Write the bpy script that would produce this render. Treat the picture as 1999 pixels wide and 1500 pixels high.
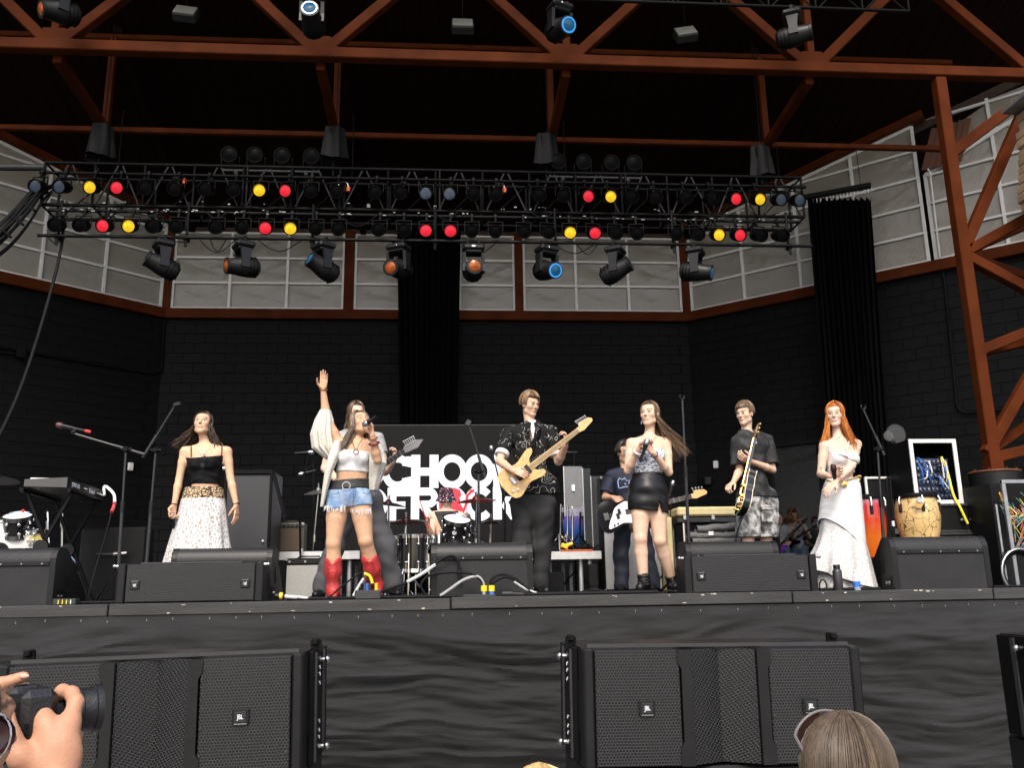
import bpy, bmesh, math, random
import numpy as np
from mathutils import Vector, Matrix, Euler, noise as mnoise
random.seed(7); rng = np.random.default_rng(11)
for o in list(bpy.data.objects): bpy.data.objects.remove(o, do_unlink=True)
SC = bpy.context.scene; COL = SC.collection

# ------------------------------------------------------------------ camera
FPX = 1700.0; CAMZ = 1.62
PITCH, YAW, ROLL = math.radians(13.1), math.radians(4.5), .0165
_f = np.array([math.sin(YAW)*math.cos(PITCH), math.cos(YAW)*math.cos(PITCH), math.sin(PITCH)])
_r = np.cross(_f, [0,0,1]); _r /= np.linalg.norm(_r); _u = np.cross(_r, _f)
CR = _r*math.cos(ROLL) - _u*math.sin(ROLL); CU = _r*math.sin(ROLL) + _u*math.cos(ROLL); CF = _f
CAMP = np.array([0,0,CAMZ])
def ray(px, py): return CR*(px-999.5)/FPX - CU*(py-750)/FPX + CF
def at(px, py, Y):                       # pixel of the photograph -> point on the plane y = Y
    d = ray(px, py); return Vector(CAMP + d*(Y/d[1]))
def atz(px, py, z):                      # pixel -> point on the plane z
    d = ray(px, py); return Vector(CAMP + d*((z-CAMZ)/d[2]))
cam = bpy.data.cameras.new('camera'); cam.sensor_width = 36; cam.lens = 36*FPX/1999; cam.clip_start = .05; cam.clip_end = 3000
camo = bpy.data.objects.new('camera', cam); COL.objects.link(camo)
camo.matrix_world = Matrix((( CR[0],CU[0],-CF[0],0),(CR[1],CU[1],-CF[1],0),(CR[2],CU[2],-CF[2],CAMZ),(0,0,0,1)))
SC.camera = camo
# ------------------------------------------------------------------ light
world = bpy.data.worlds.new('World'); SC.world = world; world.use_nodes = True
SUN_EL, SUN_AZ = math.radians(48), math.radians(188)      # high behind the photographer
wn = world.node_tree; sky = wn.nodes.new('ShaderNodeTexSky'); sky.sky_type = 'NISHITA'; sky.sun_disc = False
sky.sun_elevation = SUN_EL; sky.sun_rotation = SUN_AZ; sky.dust_density = 4; sky.air_density = 1.0; sky.ozone_density = .6
bg = wn.nodes['Background']; bg.inputs[1].default_value = .15; wn.links.new(sky.outputs[0], bg.inputs[0])
sl = bpy.data.lights.new('sun', 'SUN'); sl.energy = 1.25; sl.angle = math.radians(20); sl.color = (1, .95, .88)
so = bpy.data.objects.new('sun', sl); COL.objects.link(so)
_sd = Vector((math.sin(SUN_AZ)*math.cos(SUN_EL), math.cos(SUN_AZ)*math.cos(SUN_EL), math.sin(SUN_EL)))
so.rotation_euler = _sd.to_track_quat('Z', 'Y').to_euler(); so.location = (0, -20, 30)
SC.view_settings.view_transform = 'Standard'; SC.view_settings.look = 'None'; SC.view_settings.exposure = 0.95; SC.view_settings.gamma = 1
SC.render.engine = 'CYCLES'; SC.cycles.max_bounces = 5; SC.cycles.diffuse_bounces = 3; SC.cycles.glossy_bounces = 3; SC.cycles.transparent_max_bounces = 8

# ------------------------------------------------------------------ materials
MATS = {}
def mat(name, col, rough=.5, metal=0., var=.12, scale=14., bump=0., bscale=None, spec=.5, stretch=(1,1,1), emit=None, estr=0., sheen=0., trans=0., alpha=1., coat=0., sss=0.):
    if name in MATS: return MATS[name]
    m = bpy.data.materials.new(name); m.use_nodes = True; MATS[name] = m
    nt = m.node_tree; N = nt.nodes; L = nt.links; b = N['Principled BSDF']
    tc = N.new('ShaderNodeTexCoord'); mp = N.new('ShaderNodeMapping'); mp.inputs['Scale'].default_value = stretch
    L.new(tc.outputs['Object'], mp.inputs[0])
    no = N.new('ShaderNodeTexNoise'); no.inputs['Scale'].default_value = scale; no.inputs['Detail'].default_value = 5
    L.new(mp.outputs[0], no.inputs[0])
    rp = N.new('ShaderNodeMapRange'); rp.inputs['From Min'].default_value = .25; rp.inputs['From Max'].default_value = .75
    rp.inputs['To Min'].default_value = 1-var; rp.inputs['To Max'].default_value = 1+var
    L.new(no.outputs[0], rp.inputs[0])
    mx = N.new('ShaderNodeMix'); mx.data_type = 'RGBA'; mx.blend_type = 'MULTIPLY'; mx.inputs[0].default_value = 1
    mx.inputs[6].default_value = (*col, 1); L.new(rp.outputs[0], mx.inputs[7]); L.new(mx.outputs[2], b.inputs['Base Color'])
    b.inputs['Roughness'].default_value = rough; b.inputs['Metallic'].default_value = metal
    b.inputs['Specular IOR Level'].default_value = spec
    if sheen: b.inputs['Sheen Weight'].default_value = sheen
    if coat: b.inputs['Coat Weight'].default_value = coat; b.inputs['Coat Roughness'].default_value = .08
    if sss:
        b.inputs['Subsurface Weight'].default_value = sss; b.inputs['Subsurface Radius'].default_value = (.6,.25,.12); b.inputs['Subsurface Scale'].default_value = .012
    if trans: b.inputs['Transmission Weight'].default_value = trans
    if alpha < 1: b.inputs['Alpha'].default_value = alpha
    if emit is not None:
        b.inputs['Emission Color'].default_value = (*emit, 1); b.inputs['Emission Strength'].default_value = estr
    if bump:
        n2 = N.new('ShaderNodeTexNoise'); n2.inputs['Scale'].default_value = bscale or scale*4; n2.inputs['Detail'].default_value = 4
        L.new(mp.outputs[0], n2.inputs[0])
        bp = N.new('ShaderNodeBump'); bp.inputs['Strength'].default_value = bump; bp.inputs['Distance'].default_value = .01
        L.new(n2.outputs[0], bp.inputs['Height']); L.new(bp.outputs[0], b.inputs['Normal'])
    return m
def bsdf(m): return m.node_tree.nodes['Principled BSDF']
def nodes(m): return m.node_tree.nodes, m.node_tree.links
black_plastic = mat('black_plastic', (.0085,.0085,.009), .42, var=.25, scale=9, bump=.05, spec=.28)
black_metal = mat('black_metal', (.0042,.0042,.0046), .45, var=.3, scale=12, spec=.12)
black_case = mat('black_case', (.0045,.0045,.005), .5, var=.3, spec=.2)
dark_cloth = mat('dark_cloth', (.006,.006,.007), .85, var=.3, scale=20, bump=.2, spec=.15)
chrome = mat('chrome', (.75,.75,.76), .14, 1, var=.08)
steel = mat('steel', (.42,.42,.43), .35, 1, var=.2)
alu = mat('aluminium', (.72,.72,.72), .38, .75, var=.12)
brown = mat('brown_steel', (.072,.0165,.0042), .6, var=.35, scale=2.2, spec=.05, bump=.06, bscale=60)
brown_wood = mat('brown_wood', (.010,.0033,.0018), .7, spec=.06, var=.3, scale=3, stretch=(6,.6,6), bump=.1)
white_frame = mat('white_frame', (.72,.72,.70), .45, var=.08, scale=5)
rubber = mat('rubber', (.008,.008,.009), .6, var=.2, spec=.12)
grey_paint = mat('grey_paint', (.025,.0255,.027), .5, var=.2, scale=6)
white_paint = mat('white_paint', (.78,.78,.78), .45, var=.06)
yellow_plastic = mat('yellow_plastic', (.85,.60,.02), .4, var=.06)
blue_plastic = mat('blue_plastic', (.03,.15,.55), .4, var=.06)
red_plastic = mat('red_plastic', (.62,.025,.02), .4, var=.08)
print_white = mat('print_white', (.8,.8,.82), .5, var=.03)
gold = mat('gold_metal', (.85,.55,.18), .25, 1, var=.06)

# ------------------------------------------------------------------ mesh helpers
def V(*a): return Vector(a)
def frame_of(d, up=(0,0,1)):
    d = Vector(d).normalized(); u = Vector(up)
    if abs(d.dot(u.normalized())) > .98: u = Vector((0,1,0)) if abs(d.y) < .9 else Vector((1,0,0))
    s = d.cross(u).normalized(); return d, s, s.cross(d).normalized()
class MB:
    def __init__(s): s.v=[]; s.f=[]; s.m=[]; s.s=[]
    def add(s, vs, fs, mi=0, sm=False):
        o=len(s.v); s.v += [tuple(x) for x in vs]; s.f += [tuple(i+o for i in f) for f in fs]; s.m += [mi]*len(fs); s.s += [sm]*len(fs); return s
    def box(s, c, sz, R=None, mi=0, bev=0.):
        hx,hy,hz=[x/2 for x in sz]; c=Vector(c); b=min(bev,hx*.9,hy*.9,hz*.9)
        if b<=0:
            p=[(x,y,z) for x in(-hx,hx) for y in(-hy,hy) for z in(-hz,hz)]
            f=[(0,1,3,2),(4,6,7,5),(0,4,5,1),(2,3,7,6),(0,2,6,4),(1,5,7,3)]
        else:
            p=[];idx={}
            for ix in(0,1):
                for iy in(0,1):
                    for iz in(0,1):
                        for a in range(3):
                            q=[(hx-b)*(2*ix-1),(hy-b)*(2*iy-1),(hz-b)*(2*iz-1)]; q[a]=((hx,hy,hz)[a])*(2*(ix,iy,iz)[a]-1)
                            idx[(ix,iy,iz,a)]=len(p); p.append(tuple(q))
            f=[]
            for a in range(3):
                o1,o2=[k for k in range(3) if k!=a]
                for sgn in(0,1):
                    L=[]
                    for (u,w) in((0,0),(1,0),(1,1),(0,1)):
                        k=[0,0,0];k[a]=sgn;k[o1]=u;k[o2]=w;L.append(idx[(*k,a)])
                    f.append(tuple(L))
            for a in range(3):
                o1,o2=[k for k in range(3) if k!=a]
                for u in(0,1):
                    for w in(0,1):
                        k0=[0,0,0];k0[o1]=u;k0[o2]=w;k1=list(k0);k1[a]=1
                        f.append((idx[(*k0,o1)],idx[(*k1,o1)],idx[(*k1,o2)],idx[(*k0,o2)]))
            for ix in(0,1):
                for iy in(0,1):
                    for iz in(0,1): f.append((idx[(ix,iy,iz,0)],idx[(ix,iy,iz,1)],idx[(ix,iy,iz,2)]))
            # consistent outward winding
            g=[]
            for q in f:
                a=Vector(p[q[0]]);n=(Vector(p[q[1]])-a).cross(Vector(p[q[2]])-a); cc=sum((Vector(p[i]) for i in q),Vector())/len(q)
                g.append(q if n.dot(cc)>0 else tuple(reversed(q)))
            f=g
        if R is not None: p=[R@Vector(x) for x in p]
        return s.add([c+Vector(x) for x in p], f, mi)
    def bar(s, a, b, w, h=None, up=(0,0,1), mi=0, bev=0.):
        a=Vector(a);b=Vector(b);h=h or w; d,sd,u=frame_of(b-a,up)
        R=Matrix((d,sd,u)).transposed(); return s.box((a+b)/2,((b-a).length,w,h),R,mi,bev)
    def tube(s, pts, r, n=8, mi=0, cap=True, sm=True):
        pts=[Vector(p) for p in pts]; rs=r if isinstance(r,(list,tuple)) else [r]*len(pts); vs=[];fs=[]
        up=Vector((0,0,1)); prev=None
        for i,p in enumerate(pts):
            t=(pts[min(i+1,len(pts)-1)]-pts[max(i-1,0)])
            if t.length<1e-9: t=Vector((0,0,1))
            t.normalize()
            if prev is None: _,sd,u=frame_of(t)
            else:
                sd=(prev-t*prev.dot(t))
                if sd.length<1e-6: _,sd,u=frame_of(t)
                sd.normalize(); u=sd.cross(t)
            prev=sd
            for k in range(n):
                an=2*math.pi*k/n; vs.append(p+(sd*math.cos(an)+u*math.sin(an))*rs[i])
        m=len(pts)
        for i in range(m-1):
            for k in range(n):
                a=i*n+k;b=i*n+(k+1)%n; fs.append((a,a+n,b+n,b))
        s.add(vs,fs,mi,sm)
        if cap:
            o=len(s.v)-len(vs)
            s.f.append(tuple(o+k for k in range(n))); s.m.append(mi); s.s.append(False)
            s.f.append(tuple(o+(m-1)*n+k for k in reversed(range(n)))); s.m.append(mi); s.s.append(False)
        return s
    def cyl(s,a,b,r,r2=None,n=16,mi=0,cap=True): return s.tube([a,b],[r,r if r2 is None else r2],n,mi,cap)
    def lathe(s, prof, o=(0,0,0), ax=(0,0,1), n=20, mi=0, sm=True):
        o=Vector(o); d,sd,u=frame_of(ax); vs=[];fs=[]; m=len(prof)
        for (r,z) in prof:
            for k in range(n):
                an=2*math.pi*k/n; vs.append(o+d*z+(sd*math.cos(an)+u*math.sin(an))*r)
        for i in range(m-1):
            for k in range(n):
                a=i*n+k;b=i*n+(k+1)%n; fs.append((a,b,b+n,a+n))
        return s.add(vs,fs,mi,sm)
    def ball(s,c,r,n=10,m=6,mi=0,sc=(1,1,1)):
        vs=[];fs=[];c=Vector(c)
        for i in range(m+1):
            th=math.pi*i/m
            for k in range(n):
                ph=2*math.pi*k/n; vs.append(c+Vector((r*sc[0]*math.sin(th)*math.cos(ph),r*sc[1]*math.sin(th)*math.sin(ph),r*sc[2]*math.cos(th))))
        for i in range(m):
            for k in range(n):
                a=i*n+k;b=i*n+(k+1)%n; fs.append((a,a+n,b+n,b))
        return s.add(vs,fs,mi,True)
    def prism(s, poly, o, ux, uy, dv, mi=0, mi_side=None):
        o=Vector(o);ux=Vector(ux);uy=Vector(uy);dv=Vector(dv); n=len(poly)
        ar=sum(poly[i][0]*poly[(i+1)%n][1]-poly[(i+1)%n][0]*poly[i][1] for i in range(n))
        if (ar>0) != (ux.cross(uy).dot(dv)>0): poly=list(reversed(poly))
        b=[o+ux*x+uy*y for x,y in poly]; t=[p+dv for p in b]
        s.add(b+t,[tuple(reversed(range(n))),tuple(range(n,2*n))],mi)
        o2=len(s.v)-2*n
        for i in range(n):
            j=(i+1)%n; s.f.append((o2+i,o2+j,o2+n+j,o2+n+i)); s.m.append(mi if mi_side is None else mi_side); s.s.append(False)
        return s
    def grid(s, fn, nu, nv, mi=0, sm=True, cu=False):
        vs=[fn(i/nu,j/nv) for i in range(nu+1) for j in range(nv+1)]; fs=[]
        for i in range(nu):
            for j in range(nv):
                a=i*(nv+1)+j; fs.append((a,a+nv+1,a+nv+2,a+1))
        return s.add(vs,fs,mi,sm)
    def mesh(s,name,off):
        me=bpy.data.meshes.new(name); ox,oy,oz=off
        me.from_pydata([(x-ox,y-oy,z-oz) for x,y,z in s.v],[],s.f); me.polygons.foreach_set('material_index',s.m); me.polygons.foreach_set('use_smooth',s.s); me.update(); return me
    def build(s,name,mats,parent=None,origin=None):
        if not isinstance(mats,(list,tuple)): mats=[mats]
        if parent is not None: off=OFF.get(parent.name,(0,0,0))
        elif origin is not None: off=tuple(origin)
        else:
            a=np.array(s.v); off=tuple((a.min(0)+a.max(0))/2); off=(off[0],off[1],float(a[:,2].min()))
        me=s.mesh(name,off)
        for m in mats: me.materials.append(m)
        if any(s.s): me.set_sharp_from_angle(angle=math.radians(38))
        o=bpy.data.objects.new(name,me); COL.objects.link(o)
        if parent is not None: o.parent=parent; OFF[o.name]=off
        else: o.location=off; OFF[o.name]=off
        return o
OFF={}
def tag(o,label,cat,group=None):
    o['label']=label; o['category']=cat
    if group: o['group']=group
    return o
def thing(name,label,cat,loc=(0,0,0),group=None,local=False,rz=0.):
    o=bpy.data.objects.new(name,None); o.empty_display_size=.1; COL.objects.link(o); o.location=loc; o.rotation_euler=(0,0,rz)
    OFF[o.name]=(0,0,0) if local else tuple(loc); return tag(o,label,cat,group)
def struct(o): o['kind']='structure'; return o
def copy_tree(o,parent=None):
    c=o.copy(); COL.objects.link(c); OFF[c.name]=OFF.get(o.name,(0,0,0))
    if parent is not None: c.parent=parent
    for ch in list(o.children): copy_tree(ch,c)
    return c
def text_mesh(body,size,depth=0.,bold=0.,sx=1.):
    cu=bpy.data.curves.new('lettering','FONT'); cu.body=body; cu.size=size; cu.extrude=depth; cu.offset=bold; cu.align_x='CENTER'; cu.align_y='CENTER'; cu.resolution_u=3
    o=bpy.data.objects.new('lettering',cu); COL.objects.link(o); bpy.context.view_layer.update()
    me=bpy.data.meshes.new_from_object(o.evaluated_get(bpy.context.evaluated_depsgraph_get())); bpy.data.objects.remove(o); bpy.data.curves.remove(cu)
    vs=[(v.co.x*sx,v.co.y,v.co.z) for v in me.vertices]; fs=[tuple(p.vertices) for p in me.polygons]; bpy.data.meshes.remove(me); return vs,fs
def put_text(mb,body,size,o,ux,uy,depth=.0015,bold=0.,mi=0,sx=1.):
    vs,fs=text_mesh(body,size,depth,bold,sx); ux=Vector(ux).normalized();uy=Vector(uy).normalized();un=ux.cross(uy); o=Vector(o)
    return mb.add([o+ux*x+uy*y+un*z for x,y,z in vs],fs,mi)
def one(name,mb,m,label,cat,group=None,origin=None): return tag(mb.build(name,m,None,origin),label,cat,group)
def spline(pts,n=8):
    pts=[Vector(p) for p in pts]; out=[]
    P=[pts[0]*2-pts[1]]+pts+[pts[-1]*2-pts[-2]]
    for i in range(1,len(P)-2):
        a,b,c,d=P[i-1],P[i],P[i+1],P[i+2]
        for k in range(n):
            t=k/n; out.append(.5*((2*b)+(c-a)*t+(2*a-5*b+4*c-d)*t*t+(3*b-a-3*c+d)*t**3))
    out.append(pts[-1]); return out

# ================================================================== THE SETTING
SZ = 1.54; LIPY = 6.9; WY = 17.0
STG_X = (-13., 13.)
ground_m = mat('ground_concrete', (.16,.155,.145), .85, var=.25, scale=.8, bump=.3, bscale=40)
struct(MB().grid(lambda u,v: Vector((-600+1200*u,-600+1200*v,0)),6,6).build('ground',ground_m,origin=(0,0,0)))
floor_m = mat('stage_floor_paint', (.010,.010,.010), .6, var=.5, scale=2.2, bump=.15, bscale=50, spec=.2)
stage = struct(MB().box((0,(LIPY+.06+24)/2,SZ-.11),(26,24-LIPY-.06,.22)).build('stage_floor',floor_m))
# worn edge boards of the stage lip, end to end
lip_m = mat('lip_wood', (.030,.030,.0295), .7, var=.45, scale=3, stretch=(.5,6,6), bump=.35, bscale=30)
chip_m = mat('bare_wood_chip', (.55,.50,.42), .7, var=.2)
lx=[-13.,-8.2,-5.6]+[at(p,1175,LIPY).x for p in (212,)]+[at(880,1170,LIPY).x]+[at(p,1170,LIPY).x for p in (1548,1942)]+[7.3,10.,13.]
for i in range(len(lx)-1):
    dz=random.uniform(-.004,.004); dy=random.uniform(-.006,.006)
    b=MB().box(((lx[i]+lx[i+1])/2,LIPY+.03+dy,SZ-.042+dz),(lx[i+1]-lx[i]-.012,.06,.088),None,0,.006)
    b.build('edge_board',lip_m,stage)
    c=MB()
    for k in range(9):
        x=random.uniform(lx[i]+.1,lx[i+1]-.1); w=random.uniform(.006,.03)
        c.box((x,LIPY+dy-.001,SZ+dz-random.choice([.006,.012,.07])),(w,.006,random.uniform(.003,.009)))
    ch=c.build('paint_chip',chip_m,stage); ch['kind']='stuff'
for (a,b) in ((lx[5],lx[6]),(lx[3],lx[4])):
    MB().box(((a+b)/2+.2,LIPY+.05,SZ-.118),(b-a-.3,.06,.05),None,0,.005).build('lower_board',lip_m,stage)
# black cloth skirt pinned under the lip
skirt_m = mat('skirt_cloth', (.0088,.0088,.0088), .58, var=.4, scale=2.2, sheen=.18, spec=.22)
N,L = nodes(skirt_m); tc=N.new('ShaderNodeTexCoord'); mpw=N.new('ShaderNodeMapping'); mpw.inputs['Scale'].default_value=(5,5,85); L.new(tc.outputs['Object'],mpw.inputs[0]); wv=N.new('ShaderNodeTexNoise'); wv.inputs['Scale'].default_value=1; wv.inputs['Detail'].default_value=6; wv.inputs['Roughness'].default_value=.65
L.new(mpw.outputs[0],wv.inputs[0]); ns=N.new('ShaderNodeTexNoise'); ns.inputs['Scale'].default_value=260; L.new(tc.outputs['Object'],ns.inputs[0])
ad=N.new('ShaderNodeMath'); ad.operation='ADD'; L.new(wv.outputs[0],ad.inputs[0]); L.new(ns.outputs[0],ad.inputs[1])
bp=N.new('ShaderNodeBump'); bp.inputs['Strength'].default_value=.7; bp.inputs['Distance'].default_value=.006; L.new(ad.outputs[0],bp.inputs['Height']); L.new(bp.outputs[0],bsdf(skirt_m).inputs['Normal'])
def skirt_y(x,z):
    zz=z+.22*mnoise.noise((x*.55,z*1.1,.2))+.10*mnoise.noise((x*1.4,z*2.0,5.2))+.04*math.sin(x*1.3)
    a=mnoise.noise((x*.45,zz*2.8,1.7))*.55+mnoise.noise((x*.9+5,zz*7.0,4.2))*.38+mnoise.noise((x*2.4,zz*16,9.))*.22+mnoise.noise((x*5.,zz*34,2.))*.11
    b_=mnoise.noise((x*.6+9,zz*5.0,7.7)); rid=max(0,1-abs(b_)*5)*(.5+mnoise.noise((x*.8,2.,zz)))
    k=min(1,max(0,(SZ-.1-z)/.25))
    sag=.012*math.sin(x*9.3)*max(0,1-abs(SZ-.16-z)/.12)
    return LIPY+.05-(.06+k*(.07+.12*a+.03*rid)+sag)
tag(MB().grid(lambda u,v: (lambda x,z: Vector((x,skirt_y(x,z),z)))(-10+20*u,.0+(SZ-.09)*v),420,130).build('stage_skirt',skirt_m),'black cloth skirt hanging in sideways creases below the stage lip','stage skirt')
sk=bpy.data.objects['stage_skirt']
stp=MB().box((0,0,0),(.004,.006,.016)); sme=None
x=-6.2
while x<7.0:
    z=SZ-.115+random.uniform(-.012,.004); y=skirt_y(x,z)-.003
    if sme is None: sme=stp.mesh('staple',(0,0,0)); sme.materials.append(steel)
    o=bpy.data.objects.new('staple',sme); COL.objects.link(o); o.parent=sk; o.location=Vector((x,y,z))-sk.location
    x+=random.uniform(.18,.32)

# block walls: back wall and two splayed side walls
wall_core = mat('wall_joint', (.0032,.0034,.0038), .8, var=.3, spec=.1)
block_m = mat('wall_block_paint', (.0036,.0038,.0043), .62, var=.35, scale=2.5, bump=.35, bscale=70, spec=.13)
BLK=MB(); hx,hz=.198,.0965; bv=.004
BLK.add([(-hx,0,-hz),(hx,0,-hz),(hx,0,hz),(-hx,0,hz),(-hx+bv,-.005,-hz+bv),(hx-bv,-.005,-hz+bv),(hx-bv,-.005,hz-bv),(-hx+bv,-.005,hz-bv)],[(4,5,6,7),(0,1,5,4),(1,2,6,5),(2,3,7,6),(3,0,4,7)])
blk_me=BLK.mesh('block',(0,0,0)); blk_me.materials.append(block_m)
HALF=MB(); hx=.097
HALF.add([(-hx,0,-hz),(hx,0,-hz),(hx,0,hz),(-hx,0,hz),(-hx+bv,-.005,-hz+bv),(hx-bv,-.005,-hz+bv),(hx-bv,-.005,hz-bv),(-hx+bv,-.005,hz-bv)],[(4,5,6,7),(0,1,5,4),(1,2,6,5),(2,3,7,6),(3,0,4,7)])
half_me=HALF.mesh('block',(0,0,0)); half_me.materials.append(block_m)
DOOR=[None]
def block_wall(name, A, B, ztop, prefer, hole=None):
    A=Vector((A[0],A[1],0)); B=Vector((B[0],B[1],0)); d=(B-A); Lw=d.length; d.normalize(); n=Vector((d.y,-d.x,0))      # n points to the stage
    core=MB()
    def slab(s0,s1,z0,z1):
        a=A+d*s0-n*.1; b=A+d*s1-n*.1; core.bar((a.x,a.y,(z0+z1)/2),(b.x,b.y,(z0+z1)/2),.2,z1-z0)
    if hole:
        slab(0,hole[0],SZ-.02,ztop); slab(hole[1],Lw,SZ-.02,ztop); slab(hole[0],hole[1],hole[2],ztop)
    else: slab(0,Lw,SZ-.02,ztop)
    w=struct(core.build(name,wall_core)); off=OFF[w.name]; ang=math.atan2(d.y,d.x)
    cells=[]; r=0; z=SZ+.1
    while z+hz<ztop+.05:
        s=.0 if r%2==0 else -.203
        while s<Lw-.05:
            c=s+.203; full=True
            if c-.198<0: c=.1; full=False
            elif c+.198>Lw: c=Lw-.1; full=False
            if not(hole and hole[0]-.15<c<hole[1]+.15 and z<hole[2]+.05): cells.append((c,z,full))
            s+=.406
        z+=.203; r+=1
    cells.sort(key=lambda q:-prefer(A+d*q[0],q[1]))
    for c,z,full in cells[:300]:
        o=bpy.data.objects.new('block',blk_me if full else half_me); COL.objects.link(o); o.parent=w
        p=A+d*c+n*random.uniform(-.003,.001); o.location=(p.x-off[0],p.y-off[1],z-off[2]); o.rotation_euler=(0,random.uniform(-.004,.004),ang)
    rest=MB(); R=Matrix.Rotation(ang,3,'Z')
    for c,z,full in cells[300:]:
        src=BLK if full else HALF; p=A+d*c+n*random.uniform(-.003,.001); p.z=z
        rest.add([p+R@Vector(q) for q in src.v],src.f)
    if rest.v: rest.build('block_courses',block_m,w)['kind']='stuff'
    return w
LA,LB=Vector((-5.55,17.,0)),Vector((-12.2,10.93,0)); RA,RB=Vector((5.03,17.,0)),Vector((13.0,10.2,0))
ZW=7.0
block_wall('wall_back',LA,RA,ZW,lambda p,z: z)
block_wall('wall_left',LB,LA,ZW,lambda p,z: -abs(p.x+7.2)*.6+z*.4)
rd=(RB-RA).normalized()
def wall_s(px,py): # distance along right wall for a pixel
    d=ray(px,py); n=np.array([rd.y,-rd.x]); t=((np.array(RA[:2])-CAMP[:2])@n)/(d[:2]@n); p=CAMP+d*t; return (Vector(p[:2])-Vector(RA[:2])).dot(rd.xy), p[2]
h0=wall_s(1497,960)[0]; h1=wall_s(1612,960)[0]; hz1=wall_s(1550,868)[1]
block_wall('wall_right',RA,RB,ZW,lambda p,z: -abs(p.x-8.6)*.6+z*.35,(h0,h1,hz1))

# brown ledger beam under the clerestory windows, posts at the corners
lb=thing('ledger_beam','brown steel ledger along the top of the black block walls','beam',(0,17,7.0))
for a,b in ((LA,RA),(LB,LA),(RA,RB)):
    d=(b-a).normalized(); n=Vector((d.y,-d.x,0)); MB().bar(a+n*.045+V(0,0,7.0),b+n*.045+V(0,0,7.0),.16,.2,bev=.006).build('beam_length',brown,lb)
for p,wd in ((LA,.2),(RA,.22),(Vector((-1.95,17.0,0)),.2),(Vector((1.51,17.0,0)),.17)):
    MB().box((p.x,p.y-.03,7.95),(wd,.14,1.7)).build('window_post',brown,lb)

# clerestory windows with ribbed plastic panes
pane_m = mat('ribbed_pane', (.36,.335,.285), .18, var=.10, scale=1.3, spec=.9)
N,L = nodes(pane_m); tc=N.new('ShaderNodeTexCoord'); wv=N.new('ShaderNodeTexWave'); wv.bands_direction='X'; wv.inputs['Scale'].default_value=15; wv.inputs['Distortion'].default_value=.25
L.new(tc.outputs['Object'],wv.inputs[0]); nz=N.new('ShaderNodeTexNoise'); nz.inputs['Scale'].default_value=2.2; L.new(tc.outputs['Object'],nz.inputs[0])
bp=N.new('ShaderNodeBump'); bp.inputs['Strength'].default_value=.35; bp.inputs['Distance'].default_value=.008; L.new(wv.outputs[1],bp.inputs['Height'])
bp2=N.new('ShaderNodeBump'); bp2.inputs['Strength'].default_value=.16; bp2.inputs['Distance'].default_value=.2; L.new(nz.outputs[0],bp2.inputs['Height']); L.new(bp.outputs[0],bp2.inputs['Normal'])
L.new(bp2.outputs[0],bsdf(pane_m).inputs['Normal']); 
tr_=N.new('ShaderNodeBsdfTranslucent'); tr_.inputs[0].default_value=(.62,.57,.48,1); ms_=N.new('ShaderNodeMixShader'); ms_.inputs[0].default_value=.35; L.new(bsdf(pane_m).outputs[0],ms_.inputs[1]); L.new(tr_.outputs[0],ms_.inputs[2]); L.new(ms_.outputs[0],N['Material Output'].inputs[0])
def roof_z(y): return 8.78+.305*(17-y)
def window(label,A,B,cols,rows,top=None,step=None):
    """A-B along the wall; cols = positions along; rows = heights; top(y) cuts the upper edge"""
    A=Vector((A[0],A[1],0));B=Vector((B[0],B[1],0)); d=(B-A).normalized(); n=Vector((d.y,-d.x,0)); ang=math.atan2(d.y,d.x)
    w=thing('clerestory_window',label,'window',(A+d*(cols[0]+cols[-1])/2+V(0,0,rows[0])),'clerestory windows above the stage walls')
    P=lambda s,z,o=0.: A+d*s+n*o+V(0,0,z)
    T=lambda s: 99. if top is None else top(s)
    for i in range(len(cols)-1):
        a,b=cols[i],cols[i+1]
        for j in range(len(rows)-1):
            z0,z1=rows[j],rows[j+1]; ta,tb=T(a),T(b)
            if max(ta,tb)<=z0+.02: continue
            q=[(a+.02,z0+.02),(b-.02,z0+.02),(b-.02,min(z1-.02,max(tb,z0+.03))),(a+.02,min(z1-.02,max(ta,z0+.03)))]
            m=MB(); c=P((a+b)/2,(z0+z1)/2); m.prism([(s-(a+b)/2,z-(z0+z1)/2) for s,z in q],(0,0,0),(1,0,0),(0,0,1),(0,.012,0))
            me=m.mesh('pane',(0,0,0)); me.materials.append(pane_m); o=bpy.data.objects.new('pane',me); COL.objects.link(o); o.parent=w
            o.location=c+n*random.uniform(-.002,.002)-w.location; o.rotation_euler=(random.uniform(-.006,.006),0,ang+random.uniform(-.004,.004))
    for s in cols:
        zt=min(rows[-1],T(s)); 
        if zt-rows[0]>.05: MB().bar(P(s,rows[0]-.03,.02),P(s,zt+.02,.02),.055,.05,up=n,bev=.004).build('mullion',white_frame,w)
    for z in rows:
        s0=cols[0]; s1=cols[-1]
        if top is not None:
            ss=[s for s in np.linspace(cols[0],cols[-1],80) if top(s)>=z]
            if len(ss)<2: continue
            s0,s1=ss[0],ss[-1]
        if s1-s0>.05: MB().bar(P(s0-.03,z,.022),P(s1+.03,z,.022),.05,.045,up=(0,0,1),bev=.004).build('rail',white_frame,w)
    if top is not None:
        MB().bar(P(cols[0],T(cols[0]),.03),P(cols[-1],T(cols[-1]),.03),.07,.075,bev=.004).build('sloped_rail',white_frame,w)
    return w
ZR=[7.13,7.665,8.2,8.735,9.27,9.805,10.34,10.875]
def cs(x): return x-LA.x
window('grey ribbed clerestory window on the back wall between the left corner and the curtain',LA,RA,[cs(-5.43),cs(-4.32),cs(-3.19),cs(-2.07)],ZR[:4])
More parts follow.
